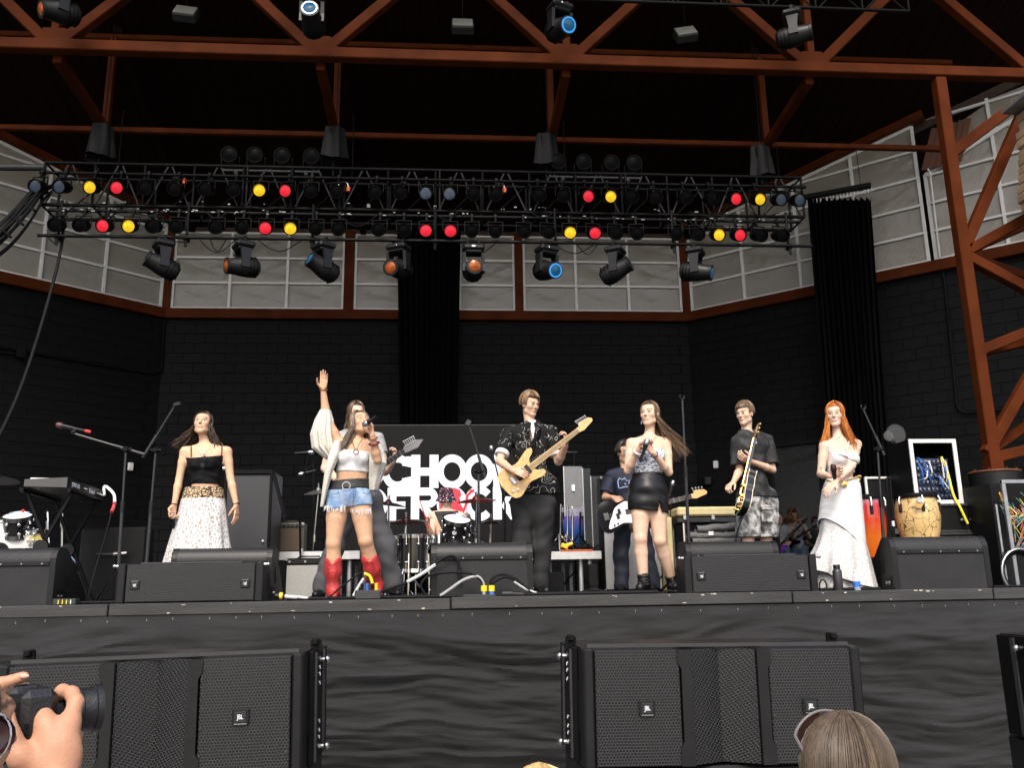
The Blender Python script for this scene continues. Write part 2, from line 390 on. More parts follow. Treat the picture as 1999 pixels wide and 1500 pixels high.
window('grey ribbed clerestory window half hidden by the central black curtain',LA,RA,[cs(-1.83),cs(-.78),cs(.30),cs(1.41)],ZR[:4])
window('grey ribbed clerestory window on the back wall between the central curtain and the right corner',LA,RA,[cs(1.62),cs(2.70),cs(3.80),cs(4.90)],ZR[:4])
Ll=(LA-LB).length; ld=(LA-LB).normalized()
lc=[Ll-.12-1.115*k for k in range(7)][::-1]
window('tall sloping clerestory window on the left side wall',LB,LA,lc,ZR,lambda s: roof_z((LB+ld*s).y)+.05)
sA=wall_s(1353,608)[0]; sB=wall_s(1792,345)[0]
rc=[sA+(sB-sA)*k/4 for k in range(5)]
window('tall sloping clerestory window on the right side wall behind the black side curtain',RA,RB,rc,ZR,lambda s: roof_z((RA+rd*s).y)+.05)
rc2=[sB+.12+1.13*k for k in range(4)]
window('clerestory window at far right behind the brown lattice column',RA,RB,rc2,ZR,lambda s: 8.74 if s<rc2[0]+.3 else 9.86+.1*(s-rc2[1]))

# roof: brown planks on a sloping deck
def roofpt(x,y,dz=0.): return Vector((x,y,roof_z(y)+.12+dz))
rf=MB(); Yf,Yr=8.3,24.
rf.prism([(Yf,roof_z(Yf)+.22),(Yr,roof_z(Yr)+.22),(Yr,roof_z(Yr)+.45),(Yf,roof_z(Yf)+.45)],(-14.5,0,0),(0,1,0),(0,0,1),(29,0,0))
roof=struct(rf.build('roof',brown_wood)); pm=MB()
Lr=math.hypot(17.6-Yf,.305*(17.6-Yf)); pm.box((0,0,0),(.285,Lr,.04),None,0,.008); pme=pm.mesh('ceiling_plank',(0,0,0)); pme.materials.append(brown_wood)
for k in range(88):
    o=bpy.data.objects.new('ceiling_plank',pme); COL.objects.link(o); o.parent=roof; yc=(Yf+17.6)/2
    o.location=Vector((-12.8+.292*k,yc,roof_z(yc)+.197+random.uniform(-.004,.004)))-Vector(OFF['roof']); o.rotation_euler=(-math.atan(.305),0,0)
# upper back wall behind the windows, closing the shell (dark)
uw=MB()
for a,b in ((LA,RA),(LB,LA),(RA,RB)):
    d=(b-a).normalized(); n=Vector((d.y,-d.x,0))
    uw.prism([(0,roof_z(a.y)+.0),((b-a).length,roof_z(b.y)+.0),((b-a).length,roof_z(b.y)+.6),(0,roof_z(a.y)+.6)],a-n*.12,d,(0,0,1),n*-.06)
struct(uw.build('wall_upper',mat('upper_wall',(.05,.03,.02),.8,var=.2)))
# side returns so the shell is closed left and right, outside the view
for sx,nm in ((-1,'wall_far_left'),(1,'wall_far_right')):
    x0=-12.2 if sx<0 else 13.0; struct(MB().box((x0+sx*.1,9.6,6.),(.2,2.4,9.)).build(nm,wall_core))
# brown steel trusses
NX=[-8.5,-5.1,-1.68,1.65,5.1,8.4]
def truss(label,Y,zc,ztop,w):
    t=thing('roof_truss',label,'truss',(0,Y,zc),'brown steel roof trusses')
    MB().bar((NX[0],Y,zc),(NX[-1],Y,zc),w,w*1.0,bev=.012).build('bottom_chord',brown,t)
    MB().bar((NX[0],Y,ztop),(NX[-1],Y,ztop),w,w,bev=.012).build('top_chord',brown,t)
    return t
t1=truss('front brown steel roof truss with wide V-shaped webs across the top of the picture',10.5,8.60,10.25,.155)
for i,x in enumerate(NX[1:-1]):
    for sx in (-1,1):
        MB().bar((x+sx*.06,10.5,8.62),(x+sx*(1.62),10.5,10.2),.14,.135,up=(0,1,0),bev=.01).build('web_diagonal',brown,t1)
    MB().bar((x,10.5,8.6),(x,10.5,10.2),.10,.10,up=(0,1,0),bev=.008).build('web_post',brown,t1)
MB().bar((NX[-1]-.06,10.5,8.62),(NX[-1]-1.62,10.5,10.2),.14,.135,up=(0,1,0),bev=.01).build('web_diagonal',brown,t1)
for x in NX[1:-1]:
    g=MB(); g.prism([(-.26,.06),(.26,.06),(.14,.24),(-.14,.24)],(x,10.5-.06,8.60),(1,0,0),(0,0,1),(0,.12,0)); g.build('gusset',brown,t1)
t2=truss('rear brown steel roof chord crossing behind the lighting truss',12.32,8.42,10.0,.085)
for x in NX[1:-1]:
    MB().bar((x,12.3,8.45),(x,12.3,10.0),.10,.10,up=(0,1,0),bev=.008).build('web_post',brown,t2)
    MB().bar((x,10.6,8.50),(x,12.25,8.42),.12,.13,bev=.01).build('tie_beam',brown,t1)
for k,(x,y0,y1) in enumerate(((-5.1,12.4,16.9),(-1.68,12.4,16.9),(1.65,12.4,16.9),(5.1,12.4,16.9))):
    o=one('roof_rafter',MB().bar((x,y0,roof_z(y0)-.02),(x,y1,roof_z(y1)-.02),.12,.2,bev=.01),brown_wood,'brown rafter under the dark plank ceiling, number %s from the left'%('first','second','third','fourth')[k],'rafter','rafters under the ceiling')  # rafters take the ceiling's darker colour, standing in for shade on steel
# sloped edge beams along the side windows
for a,b,lab in ((LA,Vector((-9.3,13.58,0)),'left'),(RA,Vector((8.7,13.87,0)),'right')):
    one('edge_beam',MB().bar((a.x,a.y-.1,roof_z(a.y)+.17),(b.x,b.y-.1,roof_z(b.y)+.17),.22,.16),brown,'sloping brown edge beam above the %s side windows'%lab,'beam')
# soffit of brown boards right of the tall right window
sf=thing('soffit','small brown boarded soffit beside the lattice column at upper right','soffit',(9.,13.4,9.2))
n=Vector((rd.y,-rd.x,0))
for k in range(6):
    s=sB+.14+.11*k; a=RA+rd*s+n*.14
    MB().bar((a.x,a.y,8.80),(a.x+.14,a.y-.25,9.5),.1,.03,up=n,bev=.004).build('plank',mat('soffit_wood',(.11,.036,.014),.55,var=.3,scale=4,bump=.1),sf)
# lattice column at right
lc_=thing('lattice_column','brown steel lattice column on a black round base at right','column',(6.95,10.5,SZ))
CX,CY=6.93,10.5
def cpt(px,py,Y=CY): return at(px,py,Y)
CW=.155
MB().bar((CX,CY,3.05),(CX,CY,8.5),CW,CW,up=(0,1,0),bev=.012).build('post',brown,lc_)
MB().bar((CX+2.1,CY,3.05),(CX+2.1,CY,8.5),CW,CW,up=(0,1,0),bev=.012).build('post',brown,lc_)
MB().bar((CX+2.6,CY+1.6,3.05),(CX+2.6,CY+1.6,8.5),CW,CW,up=(0,1,0),bev=.012).build('post',brown,lc_)
def brace(a,b,Ya=CY,Yb=CY,w=.135): 
    p=cpt(*a,Ya);q=cpt(*b,Yb); d=(q-p); MB().bar(p,p+d*1.0,w,w,up=(0,1,0),bev=.01).build('brace',brown,lc_)
brace((1851,304),(2010,184),w=.15)
brace((1882,484),(2030,140))
brace((1884,492),(2090,378))
brace((1884,492),(2060,415),CY,CY+.9,w=.12)
brace((1884,500),(2080,605))
brace((1884,500),(2060,560),CY,CY+.9,w=.12)
brace((1905,688),(2080,618))
brace((1905,690),(2060,655),CY,CY+.9,w=.12)
brace((1925,885),(2080,610))
brace((1925,885),(2060,790),CY,CY+.9,w=.12)
brace((1928,897),(2090,858))
MB().bar((CX,CY,SZ+1.3),(CX,CY,3.1),.17,.17,up=(0,1,0)).build('stub',brown,lc_)
MB().lathe([(0,1.40),(.30,1.40),(.31,1.385),(.30,1.37),(.1,1.37)],(CX,CY,SZ),n=24).build('flange',mat('rusty_flange',(.10,.035,.018),.7,var=.4,scale=15),lc_)
MB().lathe([(.30,0),(.30,1.365),(0,1.365)],(CX,CY,SZ),n=28).build('base_drum',black_plastic,lc_)
for k in range(8):
    a=k*math.pi/4; MB().cyl((CX+.25*math.cos(a),CY+.25*math.sin(a),SZ+1.39),(CX+.25*math.cos(a),CY+.25*math.sin(a),SZ+1.43),.018,n=6).build('anchor_bolt',brown,lc_)
p=MB().grid(lambda u,v:Vector((CX+.308*math.sin(-.55+.75*u),CY-.308*math.cos(-.55+.75*u),SZ+.78+.36*v)),6,1); 
MB().box(at(1934,925,CY-.14),(.08,.004,.09)).build('sticker',white_paint,lc_)
lc_n=p
pn=one('notice_sheet',p,white_paint,'white printed notice taped to the black column base','notice',origin=(CX,CY-.3,SZ+.78))
tx=MB()
for k in range(9): 
    zz=SZ+1.09-.034*k; w=(.09,.16,.12,.2,.1,.18,.22,.14,.19)[k]
    tx.grid(lambda u,v,zz=zz,w=w:(lambda a:Vector((CX+.311*math.sin(a),CY-.311*math.cos(a),zz+.008*v)))(-.17-w/.62*1+w/.31*u),4,1)
OFF[pn.name]=tuple(pn.location); tx.build('print_line',black_plastic,pn)
# stone pier at the top right edge
stone_m=mat('stone',(.30,.21,.12),.8,var=.45,scale=3,bump=.6,bscale=25)
sp=thing('stone_pier','rough tan stone pier with a grey cap at the upper right edge','pier',at(2040,340,9.9)); 
px0=at(1974,230,9.8).x; z=at(1990,400,9.8).z
for r in range(11):
    x=px0+random.uniform(-.02,.02)+.018*r
    for c in range(3):
        w=random.uniform(.22,.42); h=.125
        MB().box((x+w/2,9.8+random.uniform(-.02,.02),z+r*.13),(w-.012,.3,h),None,0,.02).build('stone',stone_m,sp); x+=w
MB().box((px0+.62,9.75,z+11*.13+.0),(1.2,.5,.07),None,0,.01).build('cap',mat('cap_stone',(.16,.155,.145),.8,var=.3),sp)
# ================================================================== RIGGING AND LAMPS
ORD=['first','second','third','fourth','fifth','sixth','seventh','eighth','ninth','tenth','eleventh','twelfth','thirteenth','fourteenth','fifteenth','sixteenth','seventeenth','eighteenth','nineteenth','twentieth','twenty-first','twenty-second','twenty-third','twenty-fourth','twenty-fifth','twenty-sixth','twenty-seventh','twenty-eighth']
TY=11.75
def avz(a,b,Y): return (at(*a,Y).z+at(*b,Y).z)/2
ztop=avz((90,312),(1565,352),TY); zbot=avz((90,395),(1560,428),TY); x0=at(88,330,TY).x; x1=at(1566,380,TY).x
lt=thing('lighting_truss','long black lighting truss carrying rows of par cans over the stage','truss',((x0+x1)/2,TY,zbot))
for y in (TY,TY+.5):
    for z in (ztop,zbot): MB().cyl((x0,y,z),(x1,y,z),.026,n=10).build('chord',black_metal,lt)
nb=16; bw=(x1-x0)/nb
for i in range(nb+1):
    x=x0+i*bw
    MB().cyl((x,TY,zbot),(x,TY,ztop),.019,n=8).build('strut',black_metal,lt)
    MB().cyl((x,TY+.5,zbot),(x,TY+.5,ztop),.019,n=8).build('strut',black_metal,lt)
    MB().cyl((x,TY,ztop),(x,TY+.5,ztop),.016,n=6).build('cross_tube',black_metal,lt)
    MB().cyl((x,TY,zbot),(x,TY+.5,zbot),.016,n=6).build('cross_tube',black_metal,lt)
    if i<nb:
        zt=ztop-.03; zb=zbot+.03
        MB().cyl((x+.06,TY,zb),(x+bw/2-.03,TY,zt),.012,n=6).build('diagonal',grey_paint,lt)
        MB().cyl((x+bw/2+.03,TY,zt),(x+bw-.06,TY,zb),.012,n=6).build('diagonal',grey_paint,lt)
        MB().cyl((x+.06,TY+.5,zb),(x+bw-.06,TY+.5,zt),.012,n=6).build('diagonal',black_metal,lt)
        if i%4==0 and i: MB().box((x+.06,TY,(ztop+zbot)/2),(.02,.05,ztop-zbot)).build('joint_plate',black_metal,lt)
PY=TY-.1
zr1=avz((180,361),(1476,397),PY-.05); zr2=avz((206,437),(1438,470),PY-.05); zp2=zr2+.27; zp3=avz((105,452),(1560,488),PY-.1)
zr1p=zr1+.25
for nm,z,y,a,b in (('pipe',zr1p,PY,-.02,.02),('pipe',zp2,PY,.15,-.12),('pipe',zp3,PY-.1,.1,-.02)):
    MB().cyl((x0+a,y,z),(x1+b,y,z),.024,n=10).build(nm,black_metal,lt)
for k in range(7):
    x=x0+.35+k*(x1-x0-.7)/6
    MB().cyl((x,PY-.05,zp3),(x,PY-.05,zbot),.02,n=8).build('drop_pipe',black_metal,lt)
    m=MB(); m.box((x,PY-.05,zp3),(.07,.08,.09),None,0,.01); m.cyl((x,PY-.09,zp3-.05),(x,PY-.09,zp3-.13),.02,n=8); m.build('clamp',black_metal,lt)
# loose cable runs and little plugs tucked into the truss
for k in range(26):
    cb=MB()
    x=random.uniform(x0+.2,x1-.6); z=random.choice([zbot,zp2,zp2,zp3]); w=random.uniform(.2,.7); dz=random.uniform(.05,.2)
    cb.tube(spline([(x,PY-.03,z),(x+w*.3,PY-.05,z-dz*.8),(x+w*.6,PY-.05,z-dz),(x+w,PY-.03,z)],5),.008,5)
    cb.build('jumper_cable',rubber,lt)
pg=MB()
for k in range(80):
    x=random.uniform(x0+.3,x1-.3); z=random.choice([zp2,zp2,zbot])+random.uniform(-.03,.03); pg.box((x,PY-.05,z),(random.uniform(.01,.05),.012,random.uniform(.008,.016)))
pg.build('plug_label',mat('worn_tape',(.3,.3,.29),.6,var=.4),lt)['kind']='stuff'
for px,py in ((360,355),(680,370),(985,372)):
    p=at(px,py,TY-.05); m=MB(); m.cyl(p+V(0,0,-.03),p+V(0,0,.04),.028,n=10); m.build('safety_plug',mat('orange_plug',(.75,.12,.03),.5),lt)
    m=MB(); m.tube(spline([p+V(0,0,.04),p+V(-.02,0,.1),p+V(-.08,0,.13),p+V(-.16,0,.05)],5),.007,5); m.build('pigtail',steel,lt)

def gel(name,col,st): return mat('gel_'+name,col,.3,var=.4,scale=26,bump=.5,bscale=60,emit=col,estr=st)
soot=mat('soot_black',(.002,.002,.0022),.55,var=.3,spec=.06)
GEL={'Y':gel('yellow',(.85,.52,.008),.16),'R':gel('red',(.70,.010,.03),.16),'B':mat('lens_blue',(.02,.035,.06),.08,var=.3,spec=.8),'W':mat('lens_clear',(.08,.11,.15),.1,.4,var=.35,scale=40),'D':mat('lens_dark',(.0012,.0012,.0015),.4,var=.2,spec=.06)}
GN={'Y':'yellow-gelled','R':'red-gelled','B':'dark blue-lensed','W':'clear-lensed','D':'unlit black'}
protos={}
def make_par(kind):
    r=thing('par_can','x','stage light',(0,0,0),'par cans on the lighting truss',True); tl=math.radians(22)
    R=Matrix.Rotation(tl,3,'X'); c=Vector((0,-.05,-.25)); ax=R@Vector((0,-1,0))
    MB().lathe([(0,-.16),(.05,-.155),(.07,-.11),(.085,-.05),(.088,.10),(.098,.10),(.098,.13),(.084,.13),(.084,.115)],c,ax,18).build('can',soot,r)
    MB().lathe([(.084,.112),(.06,.118),(0,.122)],c,ax,18).build('gel' if kind in 'YR' else 'lens',GEL[kind],r)
    m=MB()
    for s in (-1,1): m.bar(c+V(s*.105,0,0),c+V(s*.105,0,.14),.006,.025,up=(0,1,0))
    m.bar(c+V(-.107,0,.142),c+V(.107,0,.142),.025,.006); m.build('yoke',black_metal,r)
    m=MB(); m.bar(c+V(0,0,.14),V(0,0,-.01),.03,.03); m.box((0,0,.0),(.05,.07,.06),None,0,.008); m.build('clamp',black_metal,r)
    for k in range(4):
        pass
    return r
def place_par(kind,loc,label,rz,group):
    if kind not in protos: o=protos[kind]=make_par(kind)
    else: o=copy_tree(protos[kind])
    o.location=loc; o.rotation_euler=(0,0,rz); o['label']=label; o['group']=group
row1=[(75,'B'),(122,'B'),(180,'Y'),(231,'R'),(285,'D'),(345,'D'),(405,'D'),(458,'D'),(508,'Y'),(563,'R'),(607,'D'),(660,'D'),(735,'D'),(785,'D'),(832,'W'),(880,'W'),(925,'D'),(970,'D'),(1050,'D'),(1098,'D'),(1142,'R'),(1187,'Y'),(1228,'D'),(1278,'D'),(1335,'D'),(1385,'D'),(1430,'R'),(1476,'Y')]
row1b=[(1520,'B'),(1556,'B')]
row2=[(112,'D'),(160,'D'),(206,'R'),(255,'Y'),(302,'D'),(345,'D'),(424,'D'),(473,'D'),(519,'R'),(568,'Y'),(616,'D'),(662,'D'),(742,'D'),(788,'D'),(833,'R'),(879,'R'),(922,'D'),(968,'D'),(1022,'D'),(1068,'D'),(1112,'Y'),(1157,'R'),(1200,'D'),(1243,'D'),(1320,'D'),(1360,'D'),(1398,'Y'),(1438,'R')]
for k,(px,kd) in enumerate(row1):
    place_par(kd,(at(px,375,PY-.1).x,PY-.02,zr1p),'%s par can, %s from the left in the upper row of the lighting truss'%(GN[kd],ORD[k]),random.uniform(-.12,.12)+.1*(-1 if px>1000 else 1)*-1,'par cans, upper truss row')
for k,(px,kd) in enumerate(row1b):
    place_par(kd,(at(px,400,PY-.1).x,PY-.02,zr1p),'%s par can at the right end of the upper truss row, %s'%(GN[kd],('inner one','outermost one')[k]),.1,'par cans, upper truss row')
for k,(px,kd) in enumerate(row2):
    place_par(kd,(at(px,440,PY-.1).x,PY-.02,zp2),'%s par can, %s from the left in the lower row of the lighting truss'%(GN[kd],ORD[k]),random.uniform(-.15,.15),'par cans, lower truss row')
for k,(px,kd) in enumerate(((1480,'D'),(1522,'D'))):
    place_par(kd,(at(px,465,PY-.1).x,PY-.02,zp2),'unlit black par can at the right end of the lower truss row, %s'%('inner one','outermost one')[k],.2,'par cans, lower truss row')
# row of lamps standing on short pipes above the truss
def make_up(loc,label):
    r=thing('fresnel_lamp',label,'stage light',loc,'lamps standing on top of the lighting truss'); c=Vector(loc)+V(0,0,.2); ax=(0,-1,-.15)
    MB().lathe([(0,-.15),(.09,-.14),(.11,-.05),(.11,.1),(.125,.1),(.125,.12),(.1,.12)],c,ax,16).build('can',soot,r)
    MB().lathe([(.1,.11),(.05,.125),(0,.13)],c,ax,16).build('lens',GEL['D'],r)
    m=MB(); m.tube([c+V(-.13,0,0),c+V(-.13,0,-.15),c+V(.13,0,-.15),c+V(.13,0,0)],.009,6); m.cyl(c+V(0,0,-.15),c+V(0,0,-.22),.015,n=8); m.build('yoke',black_metal,r)
for g,(xs,py,side) in enumerate((((450,500,553,610),312,'left'),((1088,1138,1192,1236),338,'right'))):
    p=at(xs[0]-15,py,TY+.25); q=at(xs[-1]+15,py+6,TY+.25); z=ztop+.06; 
    one('lamp_pipe',MB().cyl((p.x,p.y,z),(q.x,q.y,z),.022,n=10).cyl((p.x+.2,p.y,z),(p.x+.2,p.y,ztop-.0),.03,n=8).cyl((q.x-.2,p.y,z),(q.x-.2,p.y,ztop),.03,n=8),grey_paint,'short grey pipe on top of the lighting truss, %s one'%side,'pipe')
    for k,x in enumerate(xs): make_up((at(x,py,TY+.25).x,TY+.25,z+.02),'black lamp above the truss, %s group, %s of four from the left'%(side,ORD[k]))

LENS={'b':mat('lens_led_blue',(.03,.2,.5),.1,var=.2,emit=(.03,.32,.9),estr=.32),'o':mat('lens_orange_glint',(.22,.05,.01),.08,.3,var=.8,scale=14,emit=(.9,.2,.03),estr=.05),'d':mat('lens_deep',(.01,.015,.025),.05,var=.3,spec=.9),'c':mat('lens_glassy',(.01,.05,.09),.15,var=.4,spec=.3,emit=(.02,.2,.4),estr=.12)}  # orange lens: a reflection painted into the colour, with a faint added glow
def moving_head(loc,d,lens,label,group,ring=None):
    d=Vector(d).normalized(); r=thing('moving_head_light',label,'stage light',loc,group); o=Vector(loc); h=Vector((d.x,d.y,0)).normalized(); s=Vector((-h.y,h.x,0)); R=Matrix((s,h,Vector((0,0,1)))).transposed()
    m=MB(); m.box(o+V(0,0,-.115),(.30,.25,.085),R,0,.025); m.box(o+V(0,0,-.175),(.24,.2,.05),R,0,.02); m.build('base',black_plastic,r)
    for e in (-1,1):
        c=MB(); c.box(o+s*.075*e+V(0,0,-.035),(.03,.05,.09),R,0,.006); c.build('clamp',black_metal,r)
    MB().box(o-V(0,.128,.115),(.05,.004,.022),None).build('display',mat('display',(.5,.52,.55),.3,emit=(.7,.75,.8),estr=.3),r)
    piv=o+V(0,0,-.42)
    for e in (-1,1):
        a=o+s*e*.13+V(0,0,-.19); b=piv+s*e*.172
        MB().prism([(-.075,-.0),(.075,0),(.055,-.16),(.06,-.27),(-.06,-.27),(-.055,-.16)],a-s*.02*e+s*e*.0,h,(0,0,1),s*.045*e).build('yoke_arm',black_plastic,r)
    prof=[(0,-.235),(.085,-.23),(.125,-.20),(.14,-.12),(.142,-.02),(.135,.03),(.12,.10),(.11,.19),(.118,.195),(.118,.225),(.084,.228)]
    MB().lathe(prof,piv,d,12).build('head',black_plastic,r)
    for e in (-.17,-.12,-.07):
        MB().lathe([(.13,-.008),(.149,-.008),(.149,.008),(.13,.008)],piv+d*e,d,12).build('cooling_fin',black_metal,r)
    MB().lathe([(.085,.222),(.06,.236),(0,.242)],piv,d,20).build('lens',LENS[lens],r)
    if ring: MB().lathe([(.08,.236),(.1,.236),(.1,.229)],piv,d,24).build('lens_ring',LENS[ring],r)
    return r
mh=[(320,(-.8,-.5,.32),'d',None),(476,(-.85,-.5,-.12),'o',None),(632,(-.75,-.55,.38),'c',None),(778,(-.42,-.85,-.25),'o',None),(924,(.04,-.95,-.12),'o',None),(1067,(.38,-.85,-.32),'c','b'),(1200,(.78,-.45,.36),'d',None),(1355,(.85,-.45,-.22),'c',None)]
for k,(px,d,ln,rg) in enumerate(mh):
    moving_head((at(px,470,PY-.1).x,PY-.1,zp3-.0),d,ln,'black moving head light under the lowest pipe, %s of eight from the left'%ORD[k],'moving heads under the truss',rg)
FY=9.9
zt2=at(1400,14,FY).z
for k,(px,py,d,ln,rg) in enumerate(((125,-45,(-.72,-.62,-.25),'o',None),(612,-28,(.0,-1,.08),'c','b'),(1092,2,(.34,-.85,-.34),'c','b'),(1545,22,(.85,-.4,.06),'d',None))):
    moving_head((at(px,py,FY-.0).x,FY,zt2+.02),d,ln,'black moving head light before the brown truss at the top, %s from the left'%ORD[k],'moving heads on the front truss',rg)
ft=thing('lighting_truss','slim black lighting truss at the top right edge in front of the brown truss','truss',(2,FY,zt2))
xe=at(1775,25,FY).x
for z in (zt2+.045,zt2+.34):
    for y in (FY,FY-.3): MB().cyl((-6.5,y,z),(xe,y,z),.024,n=10).build('chord',black_metal,ft)
x=xe
while x>-6.3:
    MB().cyl((x,FY,zt2+.045),(x,FY,zt2+.34),.014,n=6).build('strut',black_metal,ft)
    MB().cyl((x-.05,FY,zt2+.06),(x-.32,FY,zt2+.33),.011,n=6).build('diagonal',black_metal,ft); MB().cyl((x-.34,FY,zt2+.33),(x-.6,FY,zt2+.06),.011,n=6).build('diagonal',black_metal,ft); x-=.65
# hoists
bagm=mat('bag_fabric',(.010,.010,.011),.6,var=.3,scale=6,bump=.5,bscale=9,spec=.2)
for k,(px,py) in enumerate(((197,275),(652,280),(1066,293),(1484,316))):
    c=at(px,py,TY+.25); r=thing('chain_hoist','black hoist in a cloth bag above the lighting truss, %s of four from the left'%ORD[k],'hoist',(c.x,c.y,ztop),'chain hoists above the truss')
    def bag(u,v,c=c):
        a=2*math.pi*u; rr=(.13+.05*v)*(1+.12*math.sin(5*a+k)+.06*math.sin(9*a)*(v)); return Vector((c.x+rr*math.cos(a)*1.1,c.y+rr*math.sin(a)*.8,c.z+.24-.5*v+.03*math.sin(a*2+k)*v))
    MB().grid(bag,28,8).build('bag',bagm,r)
    MB().box((c.x,c.y,c.z+.05),(.2,.2,.35),None,0,.03).build('motor',black_metal,r)
    ch=MB(); z=c.z+.2
    while z<10.0: ch.ball((c.x+.03,c.y,z),.014,6,4,sc=(1,.6,1.3)); z+=.04
    ch.build('chain',black_metal,r)
    ch=MB(); z=ztop
    while z<c.z+.5: ch.ball((c.x+.28,c.y,z),.011,6,4,sc=(1,.6,1.3)); z+=.034
    ch.build('slack_chain',black_metal,r)
    MB().cyl((c.x,c.y,c.z-.2),(c.x,c.y,ztop),.02,n=8).build('sling',black_metal,r)
for k,(px,py,tl) in enumerate(((363,28,.12),(903,52,0),(1338,68,-.2))):
    Y=11.4; c=at(px,py,Y); r=thing('work_light','pale square work light under the dark ceiling, %s from the left'%ORD[k],'work light',c,'ceiling work lights'); R=Matrix.Rotation(tl,3,'Y')@Matrix.Rotation(-.5,3,'X')
    MB().box(c,(.33,.14,.24),R,0,.02).build('housing',grey_paint,r)
    MB().box(c+R@V(0,-.075,0),(.30,.01,.21),R,0,.004).build('lens',mat('lens_milky',(.42,.42,.37),.4,var=.1),r)
    MB().cyl(c+V(0,0,.1),(c.x,c.y,roof_z(c.y)+.2),.014,n=6).build('stem',black_metal,r)
# curtains
def curtain(label,topL,topR,botL,botR,Y0,Y1,folds,zt=None,seed=0):
    a=at(*topL,Y0);b=at(*topR,Y1);c=at(*botL,Y0);d=at(*botR,Y1); z1=zt or a.z; zb=SZ+.03
    ka=(z1-c.z)/(a.z-c.z); A=c+(a-c)*ka; B=d+(b-d)*ka; kb=(zb-c.z)/(a.z-c.z); Cc=c+(a-c)*kb*.4; D=d+(b-d)*kb*.4; Cc.z=D.z=zb; Cc.x=c.x;D.x=d.x
    nrm=(B-A).cross(V(0,0,1)).normalized()
    def f(u,v):
        p=A.lerp(B,u).lerp(Cc.lerp(D,u),v); ph=u*folds*2*math.pi
        w=mnoise.noise((u*6+seed,v*1.2,seed))*1.6
        return p+nrm*(.075*math.sin(ph+w)+.025*math.sin(ph*2.1+3*w)+.02*mnoise.noise((u*9,v*5,seed)))
    return tag(MB().grid(f,180,26).build('curtain',mat('velvet',(.0028,.0028,.003),.9,var=.3,scale=8,spec=.08)),label,'curtain')
curtain('tall black curtain hanging at the middle of the back wall',(777,480),(898,480),(789,830),(886,830),16.6,16.6,11,9.2,1)
sdY=lambda px: 14.45-.0042*(px-1575)
cr=curtain('tall black curtain hanging on the right side wall',(1576,388),(1700,388),(1602,800),(1712,800),sdY(1575),sdY(1700),12,None,5)
p=at(1560,376,sdY(1560));q=at(1702,374,sdY(1702)); z=(p.z+q.z)/2
tr=thing('curtain_track','black curtain track holding the right side curtain','track',(p+q)/2)
MB().bar((p.x,p.y,z),(q.x,q.y,z),.12,.09,bev=.01).build('rail',black_metal,tr)
for k in range(22):
    t=k/21; MB().cyl((p.x+(q.x-p.x)*t,p.y+(q.y-p.y)*t,z-.05),(p.x+(q.x-p.x)*t,p.y+(q.y-p.y)*t,z-.14),.008,n=5).build('hook',steel,tr)
MB().cyl(q+V(-.2,0,0),(q.x-.2,q.y,roof_z(q.y)+.1),.006,n=5).build('hanger_wire',black_metal,tr)
# cable bundle at the left end of the truss, hanging rope, outrigger pipe
cbun=thing('cable_bundle','thick bundle of black cables drooping from the left end of the truss','cables',at(40,400,TY-.2))
for k in range(14):
    o=V(random.uniform(-.09,.09),random.uniform(-.1,.1),random.uniform(-.09,.09))
    MB().tube(spline([at(95,368,TY)+o*.5,at(70,382,TY-.2)+o,at(40,420,TY-.3)+o*1.3,at(0,462,TY-.4)+o*1.5,at(-60,505,TY-.6)+o*1.6],7),.017,6).build('cable',rubber,cbun)
for px,py in ((51,397),(28,424),(4,448)): MB().cyl(at(px,py,TY-.45),at(px+17,py+15,TY-.55),.018,n=8).build('tie_stick',black_metal,cbun)
MB().cyl(at(-60,326,TY+.2),at(88,327,TY+.2),.05,n=12).build('outrigger_pipe',grey_paint,lt)
one('hanging_cable',MB().tube(spline([at(125,420,TY-.1),at(118,490,TY-.1),at(88,610,TY-.3),at(45,745,TY-.6),at(0,848,TY-1),at(-50,930,TY-1.3)],8),.022,8),rubber,'long black cable hanging from the truss across the left wall','cable')
# conduits and small boxes on the walls
def on_wall(px,py,A,B,out=.05):
    d=ray(px,py); dd=(B-A).normalized(); n=Vector((dd.y,-dd.x,0)); t=((np.array(A)-CAMP)@np.array(n))/(d@np.array(n)); return Vector(CAMP+d*t)+n*out
cd=MB(); cd.tube([on_wall(-40,672,LB,LA),on_wall(40,686,LB,LA),on_wall(160,708,LB,LA),on_wall(295,731,LB,LA),on_wall(308,727,LB,LA),on_wall(314,715,LB,LA),on_wall(318,620,LB,LA)],.02,8); cd.tube([on_wall(-40,684,LB,LA),on_wall(32,694,LB,LA)],.02,8); cd.box(on_wall(39,690,LB,LA),(.15,.1,.2),Matrix.Rotation(math.atan2(ld.y,ld.x),3,'Z'),0,.01)
one('conduit',cd,block_m,'painted conduit with a junction box along the left block wall','conduit')
cd=MB(); cd.tube([on_wall(1838,508,RA,RB),on_wall(1846,560,RA,RB),on_wall(1862,720,RA,RB),on_wall(1868,790,RA,RB),on_wall(1874,802,RA,RB),on_wall(1886,808,RA,RB),on_wall(1960,800,RA,RB)],.02,8)
one('conduit',cd,block_m,'painted conduit running down the right block wall behind the column','conduit')
one('pull_cord',MB().tube([on_wall(1815,335,RA,RB,.15),on_wall(1819,345,RA,RB,.14),on_wall(1837,505,RA,RB,.1)],.016,6),white_frame,'thin white conduit hanging over the right clerestory window','conduit')
